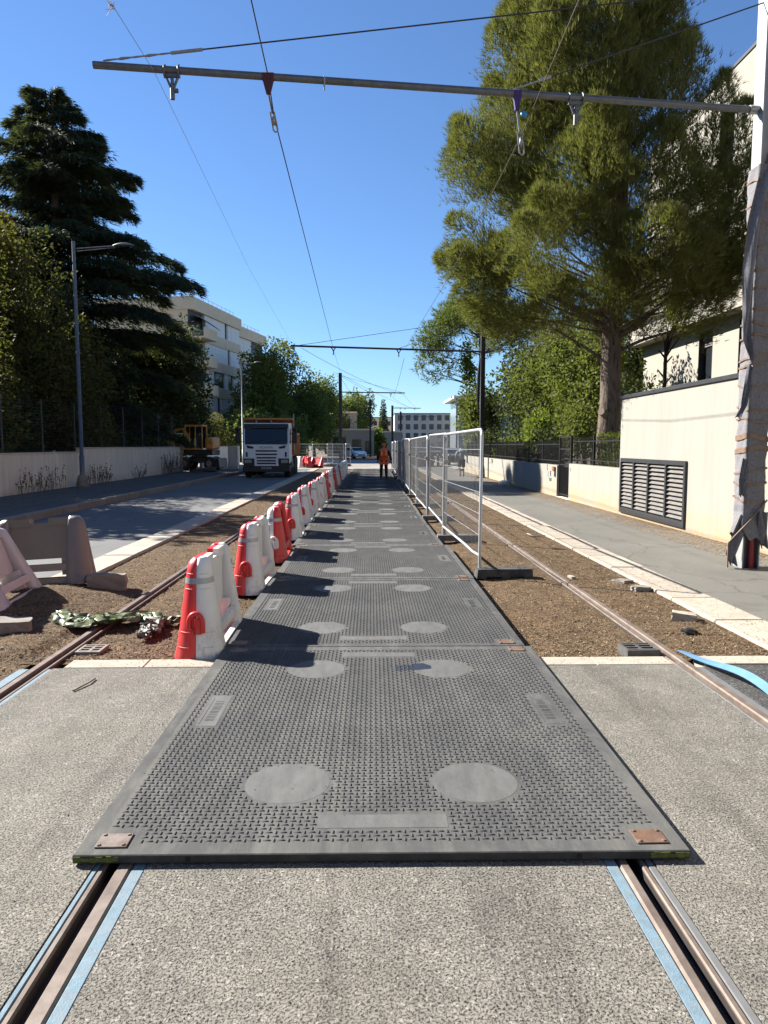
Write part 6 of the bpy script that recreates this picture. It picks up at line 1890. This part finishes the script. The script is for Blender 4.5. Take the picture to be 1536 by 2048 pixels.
# ------------------------------------------------------------------ people
def skin_mesh(name, verts, edges, radii, root, mat_, parent, levels=2):
    me = bpy.data.meshes.new(name)
    me.from_pydata(verts, edges, [])
    o = bpy.data.objects.new(name, me)
    COL.objects.link(o)
    md = o.modifiers.new("skin", 'SKIN')
    for i, r_ in enumerate(radii):
        me.skin_vertices[0].data[i].radius = r_ if isinstance(r_, tuple) else (r_, r_)
        me.skin_vertices[0].data[i].use_root = (i == root)
    md.use_smooth_shade = True
    s2 = o.modifiers.new("sub", 'SUBSURF'); s2.levels = levels; s2.render_levels = levels
    me2 = bpy.data.meshes.new_from_object(o.evaluated_get(bpy.context.evaluated_depsgraph_get()))
    bpy.data.objects.remove(o)
    me2.materials.clear(); me2.materials.append(mat_)
    me2.polygons.foreach_set("use_smooth", [True] * len(me2.polygons))
    return link(name, me2, parent)

MAT_SKIN = M("skin", (0.42, 0.25, 0.17), 0.6, 0.06)
MAT_VEST = M("orange_vest", (0.95, 0.11, 0.02), 0.7, 0.08, 6)
MAT_VESTTAPE = M("vest_tape", (0.75, 0.62, 0.2), 0.4, 0.05)
MAT_TROUSER = M("dark_trousers", (0.014, 0.015, 0.018), 0.9, 0.2)
MAT_HAIR = M("dark_hair", (0.025, 0.018, 0.014), 0.7, 0.2)
MAT_TSHIRT = M("grey_blue_shirt", (0.40, 0.45, 0.52), 0.85, 0.06)
MAT_SHORTS = M("dark_shorts", (0.03, 0.032, 0.045), 0.9, 0.1)
MAT_SLEEVE = M("dark_brown_sleeve", (0.12, 0.035, 0.025), 0.9, 0.1)
MAT_MUFF = M("ear_muff", (0.02, 0.02, 0.02), 0.5, 0.1)

def figure(t, spec, face=1):
    """spec: joints dict; builds one continuous body mesh in local coords (y = facing away)"""
    J = spec
    names = ["pelvis", "waist", "chest", "neck0", "neck", "head", "crown",
             "lsh", "lel", "lwr", "lha", "rsh", "rel", "rwr", "rha",
             "lhip", "lkn", "lan", "lto", "rhip", "rkn", "ran", "rto"]
    E = [(0, 1), (1, 2), (2, 3), (3, 4), (4, 5), (5, 6), (3, 7), (7, 8), (8, 9), (9, 10), (3, 11), (11, 12), (12, 13), (13, 14), (0, 15), (15, 16), (16, 17), (17, 18), (0, 19), (19, 20), (20, 21), (21, 22)]
    rad = [(0.15, 0.11), (0.14, 0.1), (0.17, 0.115), (0.1, 0.08), 0.055, (0.078, 0.095), 0.06, 0.065, 0.045, 0.033, 0.035, 0.065, 0.045, 0.033, 0.035, 0.085, 0.06, 0.042, 0.04, 0.085, 0.06, 0.042, 0.04]
    return skin_mesh("body", [J[n] for n in names], E, rad, 0, MAT_SKIN, t), J

def cloth(t, name, J, chain, rads, m_, root=0):
    """sleeve, trouser or vest grown over part of the same skeleton"""
    ids = []
    verts, E = [], []
    for path in chain:
        prev = None
        for n in path:
            if n not in ids: ids.append(n); verts.append(J[n] if isinstance(n, str) else n)
            if prev is not None: E.append((ids.index(prev), ids.index(n)))
            prev = n
    return skin_mesh(name, verts, E, [rads[n] for n in ids], root, m_, t, 2)

def hand(t, wrist, d, m_):
    b = MB()
    wv = Vector(wrist); d = Vector(d).normalized()
    side = Vector((1, 0, 0)) if abs(d.x) < 0.8 else Vector((0, 1, 0))
    for k, (o_, l) in enumerate(((-0.028, 0.07), (-0.01, 0.085), (0.01, 0.09), (0.028, 0.08))):
        p = wv + d * 0.06 + side * o_
        b.tube([p, p + d * l * 0.5, p + d * l * 0.85 + Vector((0, -0.02, 0))], [0.0095, 0.009, 0.007], 6)
    p = wv + d * 0.03 - side * 0.03
    b.tube([p, p + d * 0.03 - side * 0.02, p + d * 0.06 - side * 0.022], [0.011, 0.01, 0.008], 6)
    b.build("fingers", m_, t)

# worker in orange, seen from behind, looking down at the tool in his right hand
t = thing("person", "person in an orange safety vest walking away along the mats", "person", (0.72, 34.9, 0.045))
J = dict(pelvis=(0, 0, 0.92), waist=(0, 0.02, 1.1), chest=(0, 0.05, 1.3), neck0=(0, 0.07, 1.44), neck=(0, 0.1, 1.52), head=(0, 0.15, 1.62), crown=(0, 0.17, 1.72),
         lsh=(-0.2, 0.06, 1.41), lel=(-0.29, 0.04, 1.13), lwr=(-0.28, 0.12, 0.9), lha=(-0.27, 0.15, 0.82), rsh=(0.2, 0.06, 1.41), rel=(0.31, 0.05, 1.14), rwr=(0.37, 0.12, 0.9), rha=(0.39, 0.14, 0.82),
         lhip=(-0.1, 0, 0.86), lkn=(-0.12, 0.06, 0.48), lan=(-0.13, -0.02, 0.09), lto=(-0.14, 0.12, 0.04), rhip=(0.1, 0, 0.86), rkn=(0.12, 0.02, 0.48), ran=(0.13, -0.06, 0.09), rto=(0.14, 0.08, 0.04))
figure(t, J)
J["hem"] = (0, 0, 0.76)
cloth(t, "vest", J, [["hem", "pelvis", "waist", "chest", "neck0"], ["neck0", "lsh"], ["neck0", "rsh"]], dict(hem=(0.21, 0.17), pelvis=(0.225, 0.18), waist=(0.22, 0.17), chest=(0.25, 0.175), neck0=(0.15, 0.12), lsh=0.12, rsh=0.12), MAT_VEST, 1)
cloth(t, "sleeves", J, [["lsh", "lel", "lwr"]], dict(lsh=0.085, lel=0.07, lwr=0.058), MAT_SLEEVE); cloth(t, "sleeves", J, [["rsh", "rel", "rwr"]], dict(rsh=0.085, rel=0.07, rwr=0.058), MAT_SLEEVE)
cloth(t, "trousers", J, [["pelvis", "lhip", "lkn", "lan"], ["pelvis", "rhip", "rkn", "ran"]], dict(pelvis=(0.165, 0.125), lhip=0.105, lkn=0.085, lan=0.07, rhip=0.105, rkn=0.085, ran=0.07), MAT_TROUSER)
cloth(t, "boots", J, [["lan", "lto"]], dict(lan=0.065, lto=0.055), MAT_BLACK); cloth(t, "boots", J, [["ran", "rto"]], dict(ran=0.065, rto=0.055), MAT_BLACK)
cp_ = MB(); cp_.lathe([(0.115, -0.02), (0.118, 0.03), (0.09, 0.09), (0.03, 0.12)], (0, 0.15, 1.63), 14); cp_.build("cap", MAT_VEST, t)
for s in (-1, 1): MB().lathe([(0.02, -0.035), (0.06, -0.03), (0.06, 0.02), (0.03, 0.035)], (s * 0.13, 0.14, 1.64), 12, 'x').build("ear_muff", MAT_MUFF, t)
bt = MB(); bt.lathe([(0.215, 1.07), (0.215, 1.12)], (0, 0.02, 0), 16); bt.v = [(x, (y_ - 0.02) * 0.79 + 0.02, z) for x, y_, z in bt.v]; bt.build("vest_band", MAT_VESTTAPE, t)
for x in (-0.1, 0.1): MB().box(x - 0.025, x + 0.025, -0.15, -0.1, 1.12, 1.40).build("vest_stripe", MAT_VESTTAPE, t)
hand(t, J["lwr"], (0.02, 0.1, -1), MAT_SKIN); hand(t, J["rwr"], (0.05, 0.1, -1), MAT_SKIN)
tl = thing("hand_tool", "long thin tool held by the person in the orange vest", "tool", (1.11, 35.0, 0.05))
MB().tube([(1.1, 35.03, 0.93), (1.13, 34.98, 0.5), (1.27, 34.6, 0.1)], 0.016, 6).build("shaft", MAT_BLACK, tl, True)
MB().box(1.2, 1.36, 34.5, 34.62, 0.055, 0.13, 0.01).build("tool_head", MAT_BLACK, tl, True)
# walker in shirt and shorts, head bowed
t = thing("person", "person in grey shirt and dark shorts walking along the footpath", "person", (5.0, 38.6, 0.0))
J = dict(pelvis=(0, 0, 0.9), waist=(0, 0.04, 1.07), chest=(0, 0.12, 1.24), neck0=(0, 0.2, 1.36), neck=(0.01, 0.28, 1.4), head=(0.01, 0.37, 1.42), crown=(0.01, 0.44, 1.45),
         lsh=(-0.2, 0.17, 1.34), lel=(-0.31, 0.08, 1.1), lwr=(-0.27, 0.2, 0.9), lha=(-0.26, 0.24, 0.83), rsh=(0.2, 0.17, 1.34), rel=(0.3, 0.06, 1.09), rwr=(0.33, 0.14, 0.86), rha=(0.33, 0.17, 0.79),
         lhip=(-0.1, 0, 0.84), lkn=(-0.1, 0.12, 0.48), lan=(-0.06, -0.04, 0.09), lto=(-0.07, 0.1, 0.04), rhip=(0.1, 0, 0.84), rkn=(0.1, -0.02, 0.47), ran=(0.1, -0.14, 0.1), rto=(0.11, 0.0, 0.04))
figure(t, J)
cloth(t, "shirt", J, [["pelvis", "waist", "chest", "neck0"], ["neck0", "lsh", "lel"], ["neck0", "rsh", "rel"]], dict(pelvis=(0.18, 0.14), waist=(0.175, 0.135), chest=(0.2, 0.145), neck0=(0.12, 0.1), lsh=0.085, rsh=0.085, lel=0.07, rel=0.07), MAT_TSHIRT)
cloth(t, "shorts", J, [["pelvis", "lhip", "lkn"], ["pelvis", "rhip", "rkn"]], dict(pelvis=(0.175, 0.135), lhip=0.12, lkn=0.1, rhip=0.12, rkn=0.1), MAT_SHORTS)
cloth(t, "shoes", J, [["lan", "lto"]], dict(lan=0.055, lto=0.05), MAT_DIRT); cloth(t, "shoes", J, [["ran", "rto"]], dict(ran=0.055, rto=0.05), MAT_DIRT)
MB().lathe([(0.1, -0.07), (0.105, 0.0), (0.085, 0.06), (0.03, 0.09)], (0.01, 0.4, 1.45), 14).build("hair", M("grey_hair", (0.4, 0.39, 0.37), 0.8, 0.1), t)
hand(t, J["lwr"], (0.02, 0.15, -1), MAT_SKIN); hand(t, J["rwr"], (0.0, 0.1, -1), MAT_SKIN)

# ------------------------------------------------------------------ small things beyond the mats
# white sack lying at the wall
def sack(label, loc, sz, m_, seed):
    o = rock("sack", label, loc, sz, m_, seed, "sack", 0.5, False); return o
sack("crumpled white bag lying at the foot of the low white wall", (5.75, 30.2, 0.07), (0.5, 0.3, 0.24), MAT_WHITE, 41)
# end fence and stacked panels
def panel_at(label, x, y, rz, rx=0.0, group="mesh fence panels standing beyond the barriers"):
    t = thing("mesh_fence", label, "fence", (x, y, 0.0), rz, group)
    t.rotation_euler = (0, rx, rz)
    link("panel_frame", PF, t); tag(link("wire_mesh", PW, t), kind='stuff'); link("crosswire", PHZ, t)
    return t
panel_at("mesh panel closing the barrier row beside the last white barrier", -1.45, 45.2, R(2))
panel_at("mesh panel standing left of the dark mast, farther one", -6.6, 62, R(-80))
panel_at("mesh panel in front of the dark mast's foot", -4.6, 58.5, R(-60))
panel_at("mesh panel beside the red barrier pile", -3.3, 57.0, R(-20))
for i, (x, y, rz, rx, m1, lab) in enumerate(((-5.3, 54.6, 20, 0, W_, "white barrier end beside the red barrier pile"), (-4.85, 54.8, 35, 12, R_, "upright red barrier in the far pile"), (-4.45, 54.4, 10, -14, R_, "second red barrier of the far pile"), (-4.05, 54.7, 60, 24, R_, "red barrier leaning over in the far pile"))):
    o = barrier(lab, (x, y, 0.06), (0, R(rx), R(rz)), m1, m1, "barriers piled beyond the truck", None, False, False)
for i, (x, y, s, lab) in enumerate(((-3.1, 57.4, (1.2, 0.8, 0.3), "pale rubble heap at the dark mast's foot"), (-2.0, 58.2, (0.9, 0.6, 0.25), "small rubble heap right of the dark mast"))):
    rock("rubble_heap", lab, (x, y, 0.1), s, MAT_RUBBLE, 60 + i, "heap", 0.4, False)
# white car
def car(label, x, y, rz, m_):
    t = thing("parked_car", label, "car", (x, y, 0.0), rz)
    body_ = MB()
    pr_ = [(-2.0, 0.25), (-2.05, 0.6), (-1.95, 0.85), (-1.2, 0.98), (-0.6, 1.42), (0.9, 1.46), (1.65, 1.02), (2.0, 0.95), (2.05, 0.3)]
    body_.prism(pr_, 'x', -0.82, 0.82)
    bo = soften(body_.build("body", m_, t), 0.12, 3, 20)
    MB().prism([(-1.19, 1.0), (-0.63, 1.4), (-0.66, 1.4), (-1.23, 0.99)], 'x', -0.7, 0.7).build("windscreen", MAT_WINDSHIELD, t)
    for s in (-1, 1):
        MB().prism([(-1.05, 1.0), (-0.55, 1.37), (0.85, 1.4), (1.4, 1.02)], 'x', s * 0.821, s * 0.825).build("side_window", MAT_WINDSHIELD, t)
        MB().box(min(s * 0.45, s * 0.75), max(s * 0.45, s * 0.75), -2.06, -2.0, 0.62, 0.76, 0.01).build("headlight", MAT_LENS, t)
        for yy in (-1.25, 1.3):
            wo = MB().lathe([(0.2, -0.1), (0.31, -0.1), (0.32, 0), (0.31, 0.1), (0.2, 0.1)], (s * 0.74, yy, 0.32), 16, 'x').build("wheel", MAT_TYRE, t)
            MB().lathe([(0.19, -0.105), (0.19, 0.105)], (s * 0.74, yy, 0.32), 12, 'x').build("rim", MAT_HUB, wo)
    MB().box(-0.5, 0.5, -2.07, -2.03, 0.4, 0.55).build("grille", MAT_BLACK, t)
    return t
car("white car parked beyond the barrier row left of the slim mast", -1.9, 92, R(28), MAT_CABWHITE)
car("grey car on the far road behind the mesh fence", 9.2, 98, R(-10), M("grey_car", (0.2, 0.21, 0.23), 0.4, 0.05))
car("dark car edge beyond the walker at the footpath's end", 7.4, 62, R(-5), M("blue_grey_car", (0.12, 0.15, 0.2), 0.4, 0.05))
# container, pallets behind the fence
t = thing("site_container", "dull red site container behind the mesh fence", "container", (3.9, 58, 0))
MB().box(2.6, 5.2, 57.2, 59.4, 0.02, 1.15, 0.02).build("container_shell", M("container_red", (0.2, 0.035, 0.03), 0.7, 0.15, 4), t, True)
for k in range(8): MB().box(2.7 + 0.3 * k, 2.78 + 0.3 * k, 57.17, 57.199, 0.1, 1.05).build("corrugation", MAT_TAPE if k == 9 else M("container_rib", (0.22, 0.04, 0.035), 0.7, 0.1), t, True)
t = thing("pallet_stack", "stack of timber pallets right of the red container", "pallets", (6.0, 57.5, 0))
for k in range(6):
    MB().box(5.5, 6.5, 57.0, 58.0, 0.02 + 0.16 * k, 0.06 + 0.16 * k).build("deck_board", MAT_STICK, t, True)
    for xx in (5.5, 5.93, 6.38): MB().box(xx, xx + 0.12, 57.0, 58.0, 0.061 + 0.16 * k, 0.179 + 0.16 * k).build("runner", MAT_STICK, t, True)
t = thing("site_light", "white box lamp on a pole behind the fence joint", "work light", (3.15, 28, 0))
MB().tube([(2.55, 30, 0), (2.55, 30, 1.75)], 0.05, 8).build("pole", MAT_STEEL, t, True)
MB().box(2.42, 2.7, 29.88, 30.12, 1.75, 2.12, 0.03).build("lamp_box", MAT_WHITE, t, True)
MB().box(2.72, 2.9, 29.9, 30.1, 1.62, 1.78, 0.02).build("side_box", MAT_WHITE, t, True)
for i, (x, y) in enumerate(((3.2, 64), (4.4, 66), (1.9, 70), (5.8, 70))):
    rock("concrete_block", ["pale concrete block on the far crossing behind the fence", "second concrete block behind the red container", "concrete block left of the far masts", "concrete block at the right of the far crossing"][i], (x, y, 0.25), (1.2, 0.7, 0.6), MAT_PALE, 80 + i, "block", 0.1)

# small white house and far buildings
def box_house(name, label, x0, x1, y0, y1, h, m_, wins_, cat="building", roof=None):
    t = thing(name, label, cat, ((x0 + x1) / 2, (y0 + y1) / 2, 0))
    MB().box(x0, x1, y0, y1, -0.1, h).build("wall", m_, t, True)
    MB().box(x0 - 0.15, x1 + 0.15, y0 - 0.15, y1 + 0.15, h + 0.002, h + 0.25).build("roof", roof or MAT_TAN, t, True)
    for (a, b_, c_, d_) in wins_:
        wo = MB().box(a, b_, y0 - 0.06, y0 - 0.002, c_, d_).build("window", MAT_GLASS_DARK, t, True)
        MB().box(a - 0.06, b_ + 0.06, y0 - 0.09, y0 - 0.061, c_ - 0.1, c_ - 0.02).build("sill", MAT_SHUT, wo)
    return t
box_house("white_house", "small white flat roofed house beside the far mast", -6.5, 0.8, 112, 122, 4.0, MAT_BUILDWHITE, [(-5.6, -3.6, 0.4, 3.0), (-2.6, -1.2, 1.2, 2.6), (-0.6, 0.4, 0.3, 2.4)])
box_house("white_house", "taller pale house rising behind the small white house", -7.0, -2.2, 124, 134, 7.2, MAT_BUILDWHITE, [(-6.4, -5.2, 4.6, 6.2), (-4.4, -3.2, 4.6, 6.2)])
box_house("white_house", "low white annex before the cypress", 2.0, 6.4, 140, 148, 4.2, MAT_BUILDWHITE, [(2.6, 3.4, 1.0, 2.6), (4.4, 5.4, 1.0, 2.6)])
fw = []
for k in range(4):
    for i in range(7):
        fw.append((8.6 + i * 2.3, 9.9 + i * 2.3, 1.1 + 2.6 * k, 2.7 + 2.6 * k))
ap = box_house("apartment_block", "far grey white apartment block closing the street, left part", 7.6, 24.2, 212, 226, 10.9, M("far_white", (0.5, 0.49, 0.46), 0.9, 0.05), fw, roof=MAT_POST)
fw = []
for k in range(4):
    for i in range(5):
        fw.append((26.2 + i * 2.6, 28.2 + i * 2.6, 1.1 + 2.6 * k, 2.7 + 2.6 * k))
ap = box_house("apartment_block", "far apartment block with long white balconies, right part", 25.2, 39.5, 205, 220, 11.2, M("far_white2", (0.55, 0.53, 0.5), 0.9, 0.05), fw, roof=MAT_POST)
for k in range(4):
    MB().box(24.6, 39.0, 203.2, 204.9, 0.7 + 2.6 * k, 1.6 + 2.6 * k).build("balcony_front", MAT_BUILDWHITE, ap, True)
box_house("apartment_block", "far dim block behind the cypress", -4, 7.2, 232, 245, 10.5, MAT_TAN, [(-3 + i * 2.2, -1.8 + i * 2.2, 8.0, 9.4) for i in range(5)], roof=MAT_POST)
t = thing("canopy_building", "glass pavilion with a thin white canopy roof at street end", "building", (17, 120, 0))
MB().box(13.2, 26, 112, 128, 9.0, 9.35).build("canopy_roof", MAT_SHUT, t, True)
for k in range(5): MB().box(13.6 + 2.2 * k, 13.85 + 2.2 * k, 112.2, 112.45, 0, 8.99).build("column", MAT_POST, t, True)
MB().box(14.5, 26, 116, 128, 0, 8.98).build("glass_wall", M("far_glass", (0.18, 0.22, 0.25), 0.15, 0.1), t, True)
for k in range(6): MB().box(14.4 + 2 * k, 14.5 + 2 * k, 115.9, 115.99, 0, 8.98).build("mullion", MAT_SHUT, t, True)
# long low wall with dark railing on the left beyond the truck
t = thing("garden_wall", "long pale wall with a dark railing beyond the truck", "wall", (-9.4, 80, 0))
MB().box(-9.6, -9.35, 66.5, 108, -0.1, 1.3).build("wall_body", MAT_BEIGEWALL, t, True)
rl = MB()
for z in (1.5, 1.75, 2.0): rl.box(-9.5, -9.45, 66.5, 108, z, z + 0.05)
for k in range(28): rl.box(-9.5, -9.45, 66.5 + 1.5 * k, 66.55 + 1.5 * k, 1.302, 2.04)
tag(rl.build("railing", MAT_ANTHRA, t, True), kind='stuff')

# ------------------------------------------------------------------ tree shading the road, then unseen trees and houses added to cut sky fill
for i, (x, y, h, r_) in enumerate(((-14.6, 20.4, 9.4, 3.0), (-15.5, 7, 7.0, 3.0), (-15, 0, 7.8, 3.2), (-15.5, -8, 9, 3.4), (-15, -17, 9, 3.6))):
    bush("leafy_tree", ["garden tree just outside the picture's left edge", "unseen garden tree left of the crossing, added to cut sky fill", "unseen garden tree level with the photographer, added to cut sky fill", "unseen garden tree behind the photographer, left, added to cut sky fill", "last unseen garden tree behind the photographer, added to cut sky fill"][i], (x, y, 0), r_, r_, h, 0.26, 90 if i == 0 else 55, MAT_OLIVE, 120 + i, "tree", "trees behind the left garden wall", 0.2, 14, 0.6, 0.25, 0.1)
box_house("white_house", "unseen pale house behind the photographer, added to cut sky fill", -14, 16, -46, -34, 10.5, MAT_BUILDWHITE, [(-10 + 4 * i, -8.5 + 4 * i, 1.2, 2.8) for i in range(6)])
box_house("white_house", "unseen pale house right of the crossing, added to cut sky fill", 9.5, 22, -24, 3.5, 9.5, MAT_BUILDWHITE, [])

# ------------------------------------------------------------------ grit, crumbs and fallen leaves on the hard surfaces
def grit(name, label, n, xr, yr, z, smin, smax, m_):
    x, y = RNG.uniform(*xr, n), yr[0] + (yr[1] - yr[0]) * RNG.random(n) ** 1.4
    if z < 0.01: x = np.where(np.abs(np.abs(x) - 1.04) < 0.16, x * 0.6, x)
    s = RNG.uniform(smin, smax, n)
    base = np.array([(1, 0, 0), (-0.5, 0.87, 0), (-0.5, -0.87, 0), (0.1, 0.05, 1.1)])
    a = RNG.uniform(0, 6.28, n)
    c, q = np.cos(a), np.sin(a)
    V = np.zeros((n, 4, 3))
    for k in range(4):
        bx, by_, bz = base[k]
        V[:, k, 0] = x + s * (bx * c - by_ * q) * RNG.uniform(0.7, 1.3, n)
        V[:, k, 1] = y + s * (bx * q + by_ * c)
        V[:, k, 2] = z + s * bz * 0.8
    F = (np.array([(0, 1, 3), (1, 2, 3), (2, 0, 3)])[None] + (np.arange(n) * 4)[:, None, None]).reshape(-1, 3)
    return tag(link(name, array_mesh(name, V.reshape(-1, 3), F, m_)), label, "grit", kind='stuff')
MAT_GRIT = M("pale_grit", (0.45, 0.4, 0.32), 0.9, 0.3, 60)
MAT_GRITD = M("dark_grit", (0.09, 0.075, 0.06), 0.9, 0.3, 60)
grit("gravel_grit", "pale grit scattered over the crossing and mats", 700, (-2.4, 2.3), (1.8, 5.3), 0.001, 0.002, 0.006, MAT_GRIT)
grit("gravel_grit", "dark crumbs scattered over the crossing", 260, (-2.4, 2.3), (1.8, 5.3), 0.001, 0.002, 0.007, MAT_GRITD)
grit("gravel_grit", "brown crumbs scattered over the mats", 900, (-1.15, 1.25), (2.85, 16), 0.046, 0.002, 0.006, MAT_GRITD)
grit("gravel_grit", "crumbs of soil spilled on the right kerb", 1600, (3.36, 3.9), (5.8, 22), 0.012, 0.002, 0.008, MAT_CHIP)
grit("gravel_grit", "crumbs of soil spilled on the pale kerb band", 500, (-2.3, 3.6), (5.37, 5.55), 0.005, 0.002, 0.006, MAT_CHIP)
litter("leaf_litter", "single dry leaves scattered over the footpath", (3.9, 6.1), (7.0, 30), 500, 0.001, MAT_LITTER)

# ------------------------------------------------------------------ exposure-matched reflectance of the built surfaces
ALB = 0.57
PLAIN_ALB = {"beige_render": 1.3, "beige_coping": 1.2, "tan_concrete": 1.45, "white_shutter": 1.15, "red_plastic": 0.9, "white_plastic": 0.95, "truck_white": 1.0, "tipper_orange": 1.0,
             "excavator_orange": 1.0, "orange_vest": 1.0, "vest_tape": 1.0, "galvanised_fence": 0.8, "far_white": 0.8, "far_white2": 0.8, "blue_rubber_loose": 0.85, "dusty_pink_plastic": 0.75, "dust_caked_plastic": 0.48}
for m in bpy.data.materials:
    if not m.use_nodes or m.name.endswith("needles") or m.name.endswith("leaves") or "glass" in m.name: continue
    n = m.node_tree
    b = n.nodes.get("Principled BSDF")
    if b is None or not b.inputs["Base Color"].is_linked: continue
    k = PLAIN_ALB.get(m.name, ALB)
    src = b.inputs["Base Color"].links[0].from_socket
    L(n, mix(n, 1.0, src, (k, k, k), 'MULTIPLY'), b.inputs["Base Color"])
